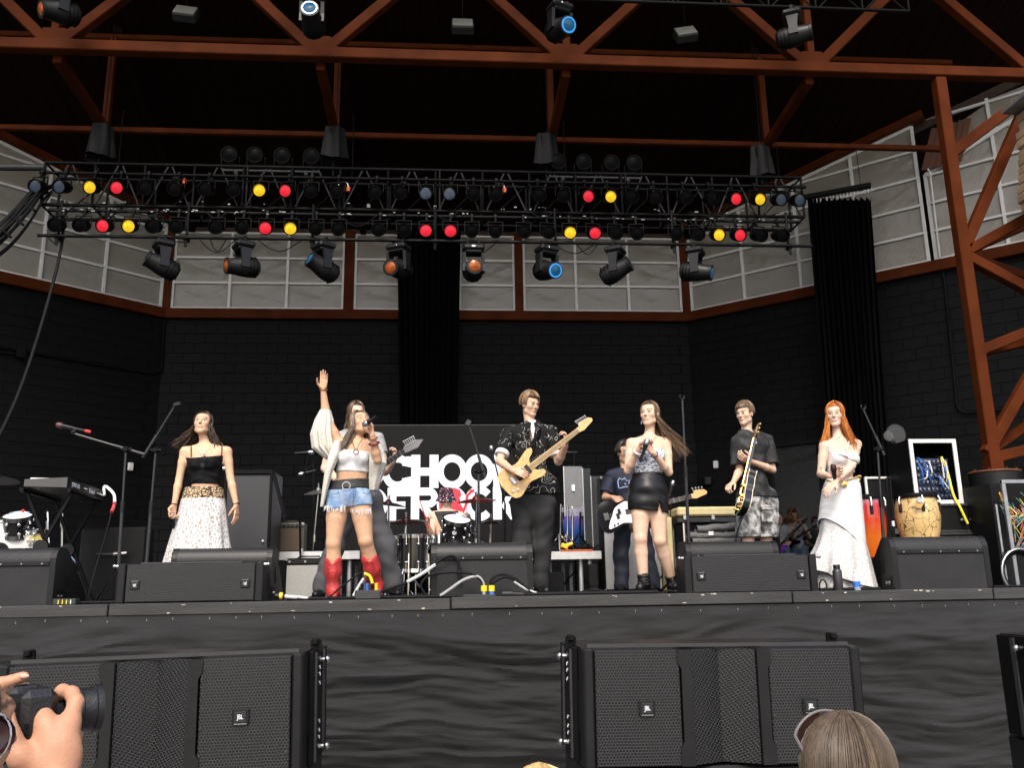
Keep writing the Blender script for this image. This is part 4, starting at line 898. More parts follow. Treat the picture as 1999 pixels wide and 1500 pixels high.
# ---- drums
shell_black=mat('drum_black',(.014,.014,.015),.18,var=.15,coat=.6); skin_white=mat('drum_skin',(.72,.72,.70),.45,var=.05); skin_tan=mat('drum_skin_tan',(.32,.20,.12),.4,var=.1)
def drum(r,c,ax,rad,h,shell=None,top=None,bot=None,lugs=8,name='drum_shell'):
    c=Vector(c); ax=Vector(ax).normalized(); d,sd,uu=frame_of(ax)
    MB().lathe([(rad,-h/2),(rad,h/2)],c,ax,32).build(name,shell or shell_black,r)
    for s,mt in ((1,top or skin_white),(-1,bot or skin_tan)):
        MB().lathe([(rad*.99,s*(h/2+.002)),(0,s*(h/2+.004))],c,ax,32).build('drum_head',mt,r)
        MB().lathe([(rad+.004,s*(h/2-.028)),(rad+.012,s*(h/2-.028)),(rad+.014,s*(h/2+.01)),(rad+.002,s*(h/2+.013)),(rad-.004,s*(h/2+.004))],c,ax,32).build('hoop',chrome,r)
    for k in range(lugs):
        a=2*math.pi*(k+.5)/lugs; o=sd*math.cos(a)+uu*math.sin(a)
        for s in (1,-1): m=MB(); m.cyl(c+o*(rad+.012)+d*s*h*.26,c+o*(rad+.012)+d*s*(h/2),.006,n=6); m.ball(c+o*(rad+.01)+d*s*h*.25,.018,8,5); m.build('lug',chrome,r)
def cymbal(label,c,tilt,rad,mt,stand_base=None,tx=0.,group='cymbals'):
    r=thing('cymbal',label,'cymbal',c,group); ax=Matrix.Rotation(tilt,3,'Y')@Matrix.Rotation(tx,3,'X')@V(0,0,1)
    MB().lathe([(0,.05),(rad*.08,.048),(rad*.16,.03),(rad*.2,.018),(rad*.6,.008),(rad,-.012),(rad,-.015),(rad*.6,.004),(rad*.2,.013),(0,.03)],c,ax,36).build('disc',mt,r)
    MB().cyl(Vector(c)+ax*.045,Vector(c)+ax*.09,.012,n=8).build('wing_nut',chrome,r)
    if stand_base is not None:
        b=Vector(stand_base); s=thing('cymbal_stand','chrome stand under the '+label,'stand',b,'cymbal stands'); MB().cyl(b,Vector(c)+ax*.02,.011,n=8).build('pole',chrome,s); tripod(s,b,.3,.26,chrome); mid=b.lerp(Vector(c),.55); MB().cyl(mid-V(0,0,.04),mid+V(0,0,.04),.018,n=8).build('clutch',chrome,s)
cym_dark=mat('cymbal_dark',(.055,.02,.018),.3,.8,var=.35,scale=4); cym_red=mat('cymbal_red',(.16,.018,.016),.28,.7,var=.35,scale=5); cym_grey=mat('cymbal_grey',(.12,.125,.12),.4,.6,var=.2)
Y=10.0
dk=thing('drum_kit','black drum kit with chrome hoops in front of the drummer','drum kit',floorpt(at(880,1150,Y)))
Yk=9.75
pf=at(806,1082,9.4); drum(dk,pf,(0,0,1),.155,.37)
for a in (.3,2.4,4.5): MB().cyl(pf+V(.17*math.cos(a),.17*math.sin(a),0),Vector((pf.x+.18*math.cos(a),pf.y+.18*math.sin(a),SZ+.01)),.009,n=6).build('leg',chrome,dk)
pf2=at(782,1080,9.75); drum(dk,pf2,(0,0,1),.15,.33)
for a in (.3,2.4,4.5): MB().cyl(pf2+V(.165*math.cos(a),.165*math.sin(a),0),Vector((pf2.x+.175*math.cos(a),pf2.y+.175*math.sin(a),SZ+.01)),.009,n=6).build('leg',chrome,dk)
pt=at(890,1032,9.55); drum(dk,pt,(.12,-.42,.9),.145,.21)
put=MB(); put.lathe([(0,.001),(.022,.001),(.024,.004),(0,.004)],pt+Vector((-.02,-.15,-.06)).normalized()*.152,Vector((-.02,-1,-.4)),10); put.build('drum_badge',print_white,dk)
MB().tube([pt+V(.15,0,0),at(925,1050,9.7),at(925,1110,9.75)],.014,8).build('tom_arm',chrome,dk)
pb=floorpt(at(893,1150,9.8))+V(0,0,.29); drum(dk,pb,(0,-1,0),.285,.38,None,skin_white,skin_white,10); 
psn=at(858,1062,9.95); drum(dk,psn,(0,.1,1),.16,.13,chrome)
for k,(x,y) in enumerate(((918,1040),(930,1055))): MB().cyl(at(x,y,9.7),at(x+16,y+8,9.75),.012,n=8).build('clamp_rod',chrome,dk)
cymbal('dark red crash cymbal on the left of the drum kit',at(793,1018,9.3),-.04,.225,cym_dark,floorpt(at(786,1150,9.3)),.14)
cymbal('dark red crash cymbal on the right of the drum kit',at(930,977,9.6),-.06,.22,cym_red,floorpt(at(926,1150,9.7)),.16)
cymbal('dark cymbal partly hidden behind the grey-trousered guitarist',at(758,984,9.6),.12,.2,cym_dark,floorpt(at(761,1150,9.7)),.05)
cymbal('small thin cymbal low on the right of the kit',at(958,1020,9.9),0,.12,cym_dark,floorpt(at(955,1150,9.9)),.04)
cymbal('flat grey cymbal behind the raised-arm singer, at left',at(622,960,9.7),-.12,.16,cym_grey,floorpt(at(602,1150,9.7)),.2)
# left kit
Yl=9.4
lk=thing('drum_kit','black drum kit at the left edge with a white bass drum head','drum kit',floorpt(at(10,1160,Yl))+V(0,0,.22))
drum(lk,at(34,1027,Yl),(.05,-.35,.93),.135,.2)
pb=at(8,1078,Yl+.1); drum(lk,pb,(.25,-1,0),.29,.4,None,skin_white,skin_white,10)
MB().lathe([(0,.001),(.085,.001),(.085,.004)],pb+Vector((.25,-1,0)).normalized()*.21,Vector((.25,-1,0)),20).build('port_hole',black_case,lk)
drum(lk,at(73,1049,Yl),(.0,-.1,1),.07,.13,mat('drum_yellow',(.62,.52,.16),.35,var=.15),None,None,6); MB().tube([at(10,1015,Yl),at(34,1010,Yl)],.012,6).build('tom_arm',chrome,lk)
MB().ball(at(45,998,Yl),.018,8,6).build('red_knob',red_plastic,lk)
for k,(a,b,c) in enumerate(((93,1000,96),(122,996,118))):
    bb=floorpt(at(c,1160,Yl))+V(0,0,.22); s=thing('cymbal_stand','bare chrome cymbal stand behind the keyboard stand, %s one'%('left','right')[k],'stand',bb,'cymbal stands'); MB().cyl(bb,at(a,b,Yl),.013,n=8).build('pole',chrome,s); MB().cyl(at(a,b+18,Yl),at(a,b+34,Yl),.022,n=8).build('clutch',chrome,s); tripod(s,bb,.3,.25,chrome); MB().cyl(at(a,b,Yl),at(a,b-4,Yl),.02,n=8).build('felt',dark_cloth,s)
cymbal('big black cymbal cut off by the left edge',at(-6,935,8.6),.22,.20,mat('cymbal_black',(.02,.02,.022),.4,.3),floorpt(at(-30,1160,8.6)),.25)
def riser(label,x0,x1,Y0,Y1,z,legs=True):
    r=thing('riser',label,'riser',((x0+x1)/2,Y0,SZ),'stage risers')
    MB().box(((x0+x1)/2,(Y0+Y1)/2,z-.03),(x1-x0-.02,Y1-Y0-.02,.05)).build('deck',black_case,r)
    MB().box(((x0+x1)/2,Y0,z-.045),(x1-x0,.03,.09),None,0,.004).build('front_rail',alu,r)
    for s in (x0+.015,x1-.015): MB().box((s,(Y0+Y1)/2,z-.045),(.03,Y1-Y0-.032,.09)).build('side_rail',alu,r)
    for x in (x0+.12,x1-.12,x0+.22,x1-.22):
        for y in (Y0+.1,Y1-.1): MB().cyl((x,y,SZ),(x,y,z-.08),.024,n=10).build('leg',alu,r)
riser('low riser under the left drum kit',at(-140,1140,Yl).x,at(182,1140,8.9).x,8.9,11.,SZ+.22)
riser('riser under the brown guitar amplifier',at(545,1080,9.6).x,at(703,1080,9.6).x,9.6,11.6,at(620,1077,9.6).z)
zr=at(1110,1077,9.7).z
riser('riser with the blue conga and heaped cables',at(1035,1080,9.7).x,at(1174,1080,9.7).x,9.7,11.4,zr)
# ---- amplifiers
def amp(label,x0,x1,y0,y1,Y,body,cloth,trim,panel,depth=.26,knobs=7,ztop=None,zbot=None,pfrac=.16):
    a=at(x0,(y0+y1)/2,Y);b=at(x1,(y0+y1)/2,Y); zt_=at((x0+x1)/2,y0,Y).z if ztop is None else ztop; zb_=at((x0+x1)/2,y1,Y).z if zbot is None else zbot
    W=b.x-a.x; xc=(a.x+b.x)/2; H=zt_-zb_; r=thing('amplifier',label,'amplifier',(xc,Y,zb_)); 
    MB().box((xc,Y+depth/2+.02,(zt_+zb_)/2),(W,depth,H),None,0,.012).build('cabinet',body,r)
    ph=H*pfrac; MB().box((xc,Y+.012,zb_+(H-ph)*.5),(W*.93,.02,(H-ph)*.92),None,0,.003).build('grille_cloth',cloth,r)
    MB().box((xc,Y+.010,zt_-ph*.6),(W*.94,.02,ph*.72),None,0,.003).build('control_panel',panel,r)
    for k in range(knobs): MB().cyl((xc-W*.4+W*.72*k/max(1,knobs-1),Y+.0,zt_-ph*.6),(xc-W*.4+W*.72*k/max(1,knobs-1),Y-.016,zt_-ph*.6),.011,n=10).build('knob',black_plastic if knobs>3 else steel,r)
    MB().tube([V(xc-.12,Y+.14,zt_),V(xc-.1,Y+.14,zt_+.02),V(xc+.1,Y+.14,zt_+.02),V(xc+.12,Y+.14,zt_)],.009,6).build('handle',black_plastic,r)
    for sx in (-1,1):
        for sz in (zb_+.015,zt_-.015): MB().box((xc+sx*(W/2-.012),Y+.015,sz),(.03,.03,.035),None,0,.006).build('corner',trim,r)
    return r
clothtex=mat('amp_cloth_brown',(.085,.062,.04),.8,var=.3,scale=120,bump=.3); silv=mat('amp_cloth_silver',(.34,.34,.32),.7,var=.25,scale=70,stretch=(.4,1,6),bump=.3,bscale=120)
zrl=at(620,1077,9.6).z
amp('brown tweed guitar amplifier standing on the left riser',521,592,1021,1077,9.65,mat('amp_olive',(.16,.145,.09),.6,var=.15),clothtex,alu,mat('amp_panel_dark',(.08,.09,.10),.3,.4),.24,7,None,zrl)
amp('black amplifier with silver grille cloth in front of the left riser',556,641,1090,1158,9.25,black_case,silv,steel,black_plastic,.22,3,None,SZ,.15)
bc=amp('tall black bass cabinet with a silver lower grille behind the bass player',1176,1292,930,1157,10.0,black_case,mat('amp_cloth_silver2',(.42,.42,.41),.7,var=.2,scale=60,stretch=(.4,1,6),bump=.3,bscale=120),steel,black_plastic,.36,0,None,SZ,.44)
a=at(437,950,9.0); b=at(531,950,9.0); zt_=at(480,918,9.0).z; zb_=SZ
fc=thing('flight_case','tall dark grey flight case panel behind the lacy-skirted singer','flight case',((a.x+b.x)/2,9.0,SZ)); xc=(a.x+b.x)/2;W=b.x-a.x
MB().box((xc,9.3,(zt_+zb_)/2),(W,.55,zt_-zb_),None,0,.01).build('body',mat('case_grey',(.032,.033,.036),.5,var=.15,scale=3),fc)
for x in (a.x+.012,b.x-.012): MB().box((x,9.02,(zt_+zb_)/2),(.03,.03,zt_-zb_),None,0,.004).build('edge_rail',black_metal,fc)
MB().box((xc,9.02,zt_-.02),(W,.035,.05),None,0,.008).build('top_rail',black_metal,fc); MB().ball(at(513,1057,9.0),.012).build('rivet',white_paint,fc)
MB().cyl(at(434,915,9.0),at(442,915,9.0),.02,n=8).build('latch',alu,fc)
one('strap',MB().tube([at(533,920,9.05),at(541,950,9.0),at(556,1012,9.0)],.02,6),dark_cloth,'black strap hanging off the tall grey case','strap')

# ---- clear drum shield, congas, electric piano
acr=mat('acrylic',(.40,.43,.45),.12,var=.04,alpha=.10,spec=.5)
sh=thing('drum_shield','clear plastic shield panels in front of the blue conga','shield',at(1140,1065,9.95)); zsb=zr
for k,(x0_,x1_,y0_,yy,al) in enumerate(((1100,1136,911,9.9,1),(1137,1152,915,10.0,0),(1153,1172,930,10.15,0),(1173,1190,930,10.35,0))):
    p=at(x0_,y0_,yy);q=at(x1_,y0_,yy+(.0 if k==0 else .15)); z0_=at(x0_,1008,yy).z if k==0 else zsb
    MB().add([p,q,V(q.x,q.y,z0_),V(p.x,p.y,z0_),p+V(0,.008,0),q+V(0,.008,0),V(q.x,q.y+.008,z0_),V(p.x,p.y+.008,z0_)],[(3,2,1,0),(4,5,6,7),(0,1,5,4),(1,2,6,5),(2,3,7,6),(3,0,4,7)]).build('panel',mat('acrylic_hazy',(.38,.39,.40),.25,var=.05,alpha=.28) if k==0 else acr,sh)
    MB().cyl(V(p.x,p.y,z0_),p,.006,n=6).build('panel_edge',alu,sh)
MB().cyl(at(1118,1070,9.9),at(1118,1008,9.9),.012,n=8).build('post',chrome,sh)
MB().box(at(1119,953,9.89),(.035,.006,.07)).build('hinge',white_paint,sh)
def ramp_mat(name,stops,axis=2,rough=.2,noise=.0,coat=.5,zr_=(0,1)):
    m=bpy.data.materials.new(name); m.use_nodes=True; N,L=nodes(m); b=bsdf(m); tc=N.new('ShaderNodeTexCoord'); sx=N.new('ShaderNodeSeparateXYZ'); L.new(tc.outputs['Object'],sx.inputs[0])
    mp=N.new('ShaderNodeMapping'); mp.inputs['Scale'].default_value=(28,28,1.2); L.new(tc.outputs['Object'],mp.inputs[0]); no=N.new('ShaderNodeTexNoise'); no.inputs['Scale'].default_value=1.; no.inputs['Detail'].default_value=3; L.new(mp.outputs[0],no.inputs[0])
    mr=N.new('ShaderNodeMapRange'); mr.inputs['From Min'].default_value=zr_[0]; mr.inputs['From Max'].default_value=zr_[1]; L.new(sx.outputs[axis],mr.inputs[0])
    ma=N.new('ShaderNodeMath'); ma.operation='MULTIPLY_ADD'; L.new(no.outputs[0],ma.inputs[0]); ma.inputs[1].default_value=noise; L.new(mr.outputs[0],ma.inputs[2])
    su=N.new('ShaderNodeMath'); su.operation='SUBTRACT'; L.new(ma.outputs[0],su.inputs[0]); su.inputs[1].default_value=noise/2
    cr_=N.new('ShaderNodeValToRGB'); L.new(su.outputs[0],cr_.inputs[0]); el=cr_.color_ramp.elements
    while len(el)<len(stops): el.new(.5)
    for e_,(p_,c_) in zip(el,stops): e_.position=p_; e_.color=(*c_,1)
    L.new(cr_.outputs[0],b.inputs['Base Color']); b.inputs['Roughness'].default_value=rough; b.inputs['Coat Weight'].default_value=coat; return m
def conga(label,c,h,rb,mt,rim=None,zt_=None):
    base=Vector(c); r=thing('conga',label,'drum',base,'hand drums'); top=h
    MB().lathe([(rb*.70,0),(rb*.78,h*.18),(rb*.93,h*.42),(rb,h*.62),(rb*.97,h*.78),(rb*.84,h*.97)],base,n=32).build('shell',mt,r)
    MB().lathe([(rb*.84,h*.94),(rb*.95,h*.93),(rb*.97,h*.97),(rb*.95,h*1.0),(rb*.86,h*1.0)],base,n=32).build('rim',rim or black_metal,r); MB().lathe([(rb*.88,h*.995),(0,h*1.0)],base,n=32).build('drum_head',skin_white,r)
    MB().lathe([(rb*.69,-.0),(rb*.73,0),(rb*.75,.03),(rb*.70,.03)],base,n=32).build('foot_ring',rubber,r)
    for k in range(6):
        a=k*math.pi/3+.3; o=V(math.cos(a),math.sin(a),0)
        m=MB(); m.tube([base+o*rb*.98+V(0,0,h*.95),base+o*rb*1.05+V(0,0,h*.9),base+o*rb*1.03+V(0,0,h*.80)],.008,6); m.build('tuning_rod',chrome,r); m=MB(); m.box(base+o*rb*.99+V(0,0,h*.76),(.03,.03,.09),Matrix.Rotation(a,3,'Z'),0,.008); m.build('lug',black_plastic,r)
    return r
def stand_ring(label,c,z,rad):
    r=thing('conga_stand',label,'stand',(c.x,c.y,SZ)); 
    for k in range(3):
        a=k*2.094+.5; MB().tube([V(c.x+rad*1.25*math.cos(a),c.y+rad*1.25*math.sin(a),SZ+.01),V(c.x+rad*.8*math.cos(a),c.y+rad*.8*math.sin(a),z-.01),V(c.x,c.y,z-.02)],.012,8).build('leg',black_metal,r)
sunb=ramp_mat('sunburst',[(.0,(.60,.10,.01)),(.30,(.62,.14,.01)),(.52,(.55,.04,.01)),(.72,(.42,.01,.02)),(.86,(.35,.25,.27)),(1,(.4,.38,.38))],2,.2,.28,.5,(0,.72))
cc=at(1704,1095,8.35); h=at(1704,968,8.35).z-cc.z; cb_=Vector((cc.x,cc.y,cc.z)); conga('sunburst conga, orange below and red above, beside the white skirt',cb_,h,.168,sunb); stand_ring('black stand under the sunburst conga',cb_,cb_.z,.15)
crack=mat('conga_tan',(.62,.42,.17),.35,var=.15,scale=5,coat=.3)
N,L=nodes(crack); b=bsdf(crack); src=b.inputs['Base Color'].links[0].from_socket; tc=N.new('ShaderNodeTexCoord'); ns=N.new('ShaderNodeTexNoise'); ns.inputs['Scale'].default_value=9; ns.inputs['Detail'].default_value=4; L.new(tc.outputs['Object'],ns.inputs[0])
vm=N.new('ShaderNodeVectorMath'); vm.operation='MULTIPLY_ADD'; L.new(ns.outputs[1],vm.inputs[0]); vm.inputs[1].default_value=(.14,.14,.14); L.new(tc.outputs['Object'],vm.inputs[2])
mp=N.new('ShaderNodeMapping'); mp.inputs['Scale'].default_value=(1,1,.55); L.new(vm.outputs[0],mp.inputs[0])
vo=N.new('ShaderNodeTexVoronoi'); vo.feature='DISTANCE_TO_EDGE'; vo.inputs['Scale'].default_value=15; L.new(mp.outputs[0],vo.inputs[0]); cm=N.new('ShaderNodeMapRange'); cm.inputs['From Min'].default_value=.015; cm.inputs['From Max'].default_value=.032; L.new(vo.outputs[0],cm.inputs[0])
mx=N.new('ShaderNodeMix'); mx.data_type='RGBA'; mx.inputs[6].default_value=(.02,.012,.006,1); L.new(cm.outputs[0],mx.inputs[0]); L.new(src,mx.inputs[7]); L.new(mx.outputs[2],b.inputs['Base Color'])
cc=at(1800,1080,8.15); h=at(1796,966,8.15).z-cc.z; cg=conga('yellow conga with black crackle lines behind the right wedge monitor',cc,h,.205,crack); stand_ring('black stand under the yellow crackle conga',cc,cc.z,.18)
m=MB(); p=at(1793,985,7.93); m.lathe([(0,.0),(.04,.0),(.042,.006),(0,.006)],p,(-.05,-1,0),6); m.build('crest',mat('crest_tan',(.45,.28,.09),.5),cg); m=MB(); m.lathe([(0,.008),(.028,.008),(.028,.012),(0,.012)],p+V(.01,-.0,.04),(-.05,-1,.1),12); m.build('crest_plate',steel,cg)
bl=ramp_mat('blue_burst',[(0,(.005,.03,.12)),(.3,(.01,.08,.32)),(.5,(.05,.12,.45)),(.7,(.14,.10,.35)),(1,(.35,.25,.42))],2,.2,.3,.5,(0,.5))
cc=V(at(1121,1066,10.25).x,10.25,zr+.05); h=at(1120,988,10.25).z-cc.z; conga('blue and purple conga on the centre riser behind the clear shield',cc,h,.13,bl)
for k,x in enumerate((1093,1107,1131)):
    s=thing('chrome_stand','chrome hardware stand before the blue conga, %s from the left'%ORD[k],'stand',V(at(x,1065,9.85).x,9.85,zr)); MB().cyl(s.location,at(x+2,(985,990,1000)[k],9.85),.012,n=8).build('pole',(chrome,chrome,black_metal)[k],s); tripod(s,Vector(s.location),.2,.16,(chrome,chrome,black_metal)[k])
hc=MB()
for k in range(16):
    c=V(at(random.uniform(1060,1165),1070,9.8).x,random.uniform(9.78,9.95),zr+.02+random.uniform(0,.05)); rr=random.uniform(.05,.14)
    hc.tube([c+V(rr*math.cos(a)*1.3,rr*math.sin(a)*.5,.03*math.sin(a*2+k)+.0+.02*math.sin(a)) for a in [x*.45 for x in range(15)]],.009,5)
hp=hc.build('cable_heap',rubber); tag(hp,'tangled heap of black cables on the centre riser','cables'); hp['kind']='stuff'
p=at(1102,1067,9.72); one('cable_connector',MB().box(p,(.08,.06,.05),Matrix.Rotation(.4,3,'Y'),0,.01).cyl(p,p+V(.09,.0,.03),.02,n=8),yellow_plastic,'yellow cable connector on the cable heap of the centre riser','connector')
one('orange_strip',MB().box(V(at(1126,1075,9.69).x,9.70,zr+.008),(.36,.04,.016),None,0,.003),mat('orange_paint',(.65,.12,.02),.5),'flat orange strip lying on the edge of the centre riser','strip')
ep=thing('electric_piano','tan topped electric piano on chrome legs behind the leather-skirted singer','electric piano',floorpt(at(1385,1150,9.3))); a=at(1323,1000,9.3);b=at(1452,1000,9.3); z1=at(1390,990,9.3).z; z2=at(1390,1012,9.3).z
MB().box(((a.x+b.x)/2,9.55,(z1+z2)/2+.012),(b.x-a.x,.5,z1-z2-.02),None,0,.02).build('lid',mat('tan_tolex',(.56,.47,.24),.6,var=.1),ep)
MB().box(((a.x+b.x)/2,9.55,z2-.02),(b.x-a.x+.02,.52,.05),None,0,.005).build('lower_case',grey_paint,ep)
for x in (1337,1392,1440): MB().box(at(x,1011,9.28),(.035,.02,.05),None,0,.004).build('latch',alu,ep)
for x in (1337,1442):
    for yy in (9.35,9.75): MB().cyl(V(at(x,1020,9.3).x,yy,z2-.04),V(at(x,1020,9.3).x,yy,SZ),.018,n=8).build('leg',chrome,ep)
MB().box(V(at(1307,1030,9.35).x,9.5,(at(1307,1010,9.35).z+SZ)/2),(.06,.3,at(1307,1010,9.35).z-SZ),None,0,.01).build('side_lid',mat('tan_tolex',(.5,.4,.2),.6),ep)
pc=one('purple_case',MB().box(V(at(1375,1028,9.4).x,9.6,at(1375,1026,9.4).z),(.32,.3,.08),None,0,.01).box(V(at(1375,1028,9.4).x,9.6,(at(1375,1026,9.4).z+SZ)/2),(.3,.28,at(1375,1026,9.4).z-SZ-.06)),mat('purple_dark',(.03,.012,.05),.4,var=.2),'dark purple case under the electric piano','case')
felt=mat('felt_grey',(.115,.115,.115),.9,var=.15,scale=40,bump=.4)
bt=one('blanket_trolley',MB().box(V(at(1395,1100,8.85).x,8.98,SZ+.25),(.62,.3,.5),None,0,.02),black_case,'black box under the folded grey blankets','case')
bk=thing('blanket_stack','stack of rolled grey felt blankets behind the right wedge monitor','blankets',V(at(1395,1055,8.85).x,8.98,SZ+.5))
for k,(x0_,x1_,y,rr) in enumerate(((1352,1445,1058,.045),(1345,1448,1047,.042),(1362,1446,1035,.045))):
    p=at(x0_,y,8.85);q=at(x1_,y-(8 if k==2 else 2),8.85)
    def f(u_,v_,p=p,q=q,rr=rr): 
        a=v_*4.2*math.pi; r0=rr*(1-.16*v_*2); return Vector((p.x+(q.x-p.x)*u_,p.y+.05+r0*1.6*math.cos(a),p.z+(q.z-p.z)*u_+r0*math.sin(a)+.004*math.sin(u_*14+k)))
    MB().grid(f,14,44).build('blanket',felt,bk)
MB().box(at(1388,1042,8.74),(.05,.01,.04),None,0,.002).build('paper_tag',white_paint,bk)

# ---- doorway room
hm=RA+rd*((h0+h1)/2); rn=Vector((rd.y,-rd.x,0)); back=-rn
room=MB(); wall_gray=mat('room_wall',(.55,.55,.53),.8,var=.1)
def rp(s,d_,z): q=hm+rd*s+back*d_; return V(q.x,q.y,z)
def quad(mb,a,b,c,d_): mb.add([a,b,c,d_],[(0,1,2,3)])
quad(room,rp(-5,6,SZ),rp(4,6,SZ),rp(4,6,6.5),rp(-5,6,6.5)); quad(room,rp(-5,.25,SZ),rp(-5,6,SZ),rp(-5,6,6.5),rp(-5,.25,6.5)); quad(room,rp(-5,.25,6.5),rp(4,.25,6.5),rp(4,6,6.5),rp(-5,6,6.5))
struct(room.build('wall_room',wall_gray))
dr=one('door',MB().bar(rp(-1.05,5.9,SZ+1.05),rp(-.2,5.9,SZ+1.05),.08,2.1),mat('door_dark',(.02,.02,.022),.4),'dark door at the back of the room beyond the doorway','door')
df=thing('door_frame','black steel frame around the open doorway in the right wall','door frame',rp(0,0,SZ)); hw=(h1-h0)/2
for s in (-1,1): MB().bar(rp(s*hw,.1,SZ),rp(s*hw,.1,hz1),.1,.24,up=rd).build('jamb',black_metal,df)
MB().bar(rp(-hw,.1,hz1+.03),rp(hw,.1,hz1+.03),.24,.08).build('lintel',black_metal,df)
for k in range(3): one('ceiling_truss',MB().bar(rp(-1.2,1.5+1.4*k,3.9+.25*k),rp(4,2.3+1.2*k,5.0+.1*k),.06,.08).bar(rp(-1.2,1.5+1.4*k,4.3+.2*k),rp(4,2.3+1.2*k,5.4),.05,.06),mat('pale_steel',(.4,.4,.4),.5),'pale ceiling brace seen through the doorway, %s'%('nearest','middle one','farthest')[k],'brace')

# ---- cases and racks at right
white_edge=mat('white_edge',(.62,.62,.60),.5,var=.15,scale=10)
Yr=9.0; zst=at(1830,985,Yr).z
def case(label,x0,x1,Y0,D,z0,z1,edge=alu,name='flight_case',latches=2):
    r=thing(name,label,'flight case',((x0+x1)/2,Y0,z0)); xc=(x0+x1)/2; MB().box((xc,Y0+D/2,(z0+z1)/2),(x1-x0-.01,D-.01,z1-z0-.004),None,0,.004).build('body',black_case,r)
    for x in (x0+.012,x1-.012): MB().box((x,Y0,(z0+z1)/2),(.026,.026,z1-z0-.006),None,0,.003).build('edge_rail',edge,r)
    for z in (z0+.014,z1-.014): MB().box((xc,Y0-.002,z),(x1-x0,.026,.024),None,0,.003).build('edge_rail',edge,r)
    for k in range(latches): x=x0+(x1-x0)*(k+.5)/latches; MB().box((x,Y0-.012,z0+(z1-z0)*.5),(.09,.02,.07),None,0,.006).build('latch',steel,r)
    return r
xa=at(1772,985,Yr).x; xb=at(1952,985,Yr).x
case('low black flight case at the bottom of the stack behind the crackle conga',xa,xb,Yr-.1,.8,SZ,SZ+.30,grey_paint)
case('black flight case with latches in the middle of the right stack',xa+.15,xb,Yr-.08,.75,SZ+.30,SZ+.56,grey_paint)
dg=case('black mixing desk case with white maker lettering behind the right wedge',xa+.22,xb,Yr-.06,.75,SZ+.56,zst,grey_paint,'flight_case',0)
m=MB(); put_text(m,'DiGiCo S',.07,(at(1925,1002,Yr-.1).x,Yr-.085,at(1925,1001,Yr-.1).z),(1,0,0),(0,0,1),.001,.002); m.build('lettering',print_white,dg)
for k in range(10): MB().box((at(1868+8*k,1012,Yr).x,Yr-.085,at(1868,1016,Yr).z),(.02,.02,.02)).build('connector',steel if k%3 else alu,dg)
r=thing('equipment_rack','tall rack case with white edges, its open front full of patch cables','rack',(at(1830,985,Yr).x,Yr,zst)); ra=at(1779,920,Yr).x; rb_=at(1872,920,Yr).x; z1=at(1825,858,Yr).z; z0=zst; xc=(ra+rb_)/2
Rz=Matrix.Rotation(0,3,'Z'); D=.5
for x in (ra+.006,rb_-.006): MB().box((x,Yr+D/2,(z0+z1)/2),(.012,D-.02,z1-z0-.02)).build('side',black_case,r)
for z in (z0+.008,z1-.008): MB().box((xc,Yr+D/2,z),(rb_-ra-.02,D-.02,.016)).build('shelf',black_case,r)
MB().box((xc,Yr+D-.01,(z0+z1)/2),(rb_-ra-.02,.012,z1-z0-.03)).build('back_panel',black_case,r)
for x in (ra+.022,rb_-.022): MB().box((x,Yr-.01,(z0+z1)/2),(.044,.02,z1-z0),None,0,.004).build('front_edge',white_edge,r)
for z in (z0+.022,z1-.022): MB().box((xc,Yr-.008,z),(rb_-ra,.02,.044),None,0,.004).build('front_edge',white_edge,r)
MB().box((rb_-.0,Yr+D,(z0+z1)/2),(.02,.02,z1-z0)).build('edge_rail',alu,r)
panel=mat('patch_panel',(.02,.03,.07),.4,var=.3); 
for j in range(6):
    zz=z0+.10+j*.075; MB().box((xc,Yr+.12,zz),(rb_-ra-.09,.03,.068),None,0,.003).build('rack_unit',panel,r)
    for k in range(9): MB().cyl((ra+.08+(rb_-ra-.16)*k/8,Yr+.1,zz),(ra+.08+(rb_-ra-.16)*k/8,Yr+.085,zz),.012,n=8).build('socket',steel,r)
def loopc(p,q,sag,r_,m_,par,nm='patch_cable'): MB().tube(spline([p,p+V(0,-.06,-.02),(p+q)/2+V(0,-.09,-sag),q+V(0,-.06,-.0),q],6),r_,6).build(nm,m_,par)
blue_c=mat('cable_blue',(.02,.12,.42),.45); white_c=mat('cable_white',(.5,.5,.5),.5); yel_c=mat('cable_yellow',(.75,.62,.02),.45); teal_c=mat('cable_teal',(.05,.22,.2),.5); red_c=mat('cable_red',(.5,.04,.03),.5); or_c=mat('cable_orange',(.6,.18,.04),.5)
for k in range(14):
    p=V(random.uniform(ra+.08,rb_-.1),Yr+.09,z0+random.uniform(.3,.55)); q=p+V(random.uniform(-.1,.1),0,random.uniform(-.3,-.1)); loopc(p,q,random.uniform(.0,.08),.008,[blue_c,white_c,white_c,rubber,blue_c][k%5],r)
MB().tube(spline([V(rb_-.13,Yr+.08,z0+.52),V(rb_-.12,Yr+.02,z0+.35),V(rb_-.11,Yr-.02,z0+.1),V(rb_-.10,Yr-.1,z0-.05),V(rb_-.06,Yr-.13,z0-.22)],7),.013,8).build('patch_cable',yel_c,r)
m=MB(); m.box((rb_+.006,Yr+.3,z0+.16),(.01,.12,.1),None,0,.003); m.build('side_handle',steel,r)
cs2=case('black case with a white top edge between the red-haired singer and the rack',at(1690,960,9.5).x,at(1790,960,9.5).x,9.5,.6,SZ,at(1740,931,9.5).z,white_edge,'flight_case',1)
fan=thing('desk_fan','round mesh fan on a short black stand at right','fan',at(1763,930,9.55)); fc_=at(1755,846,9.55); fz=at(1763,931,9.5).z
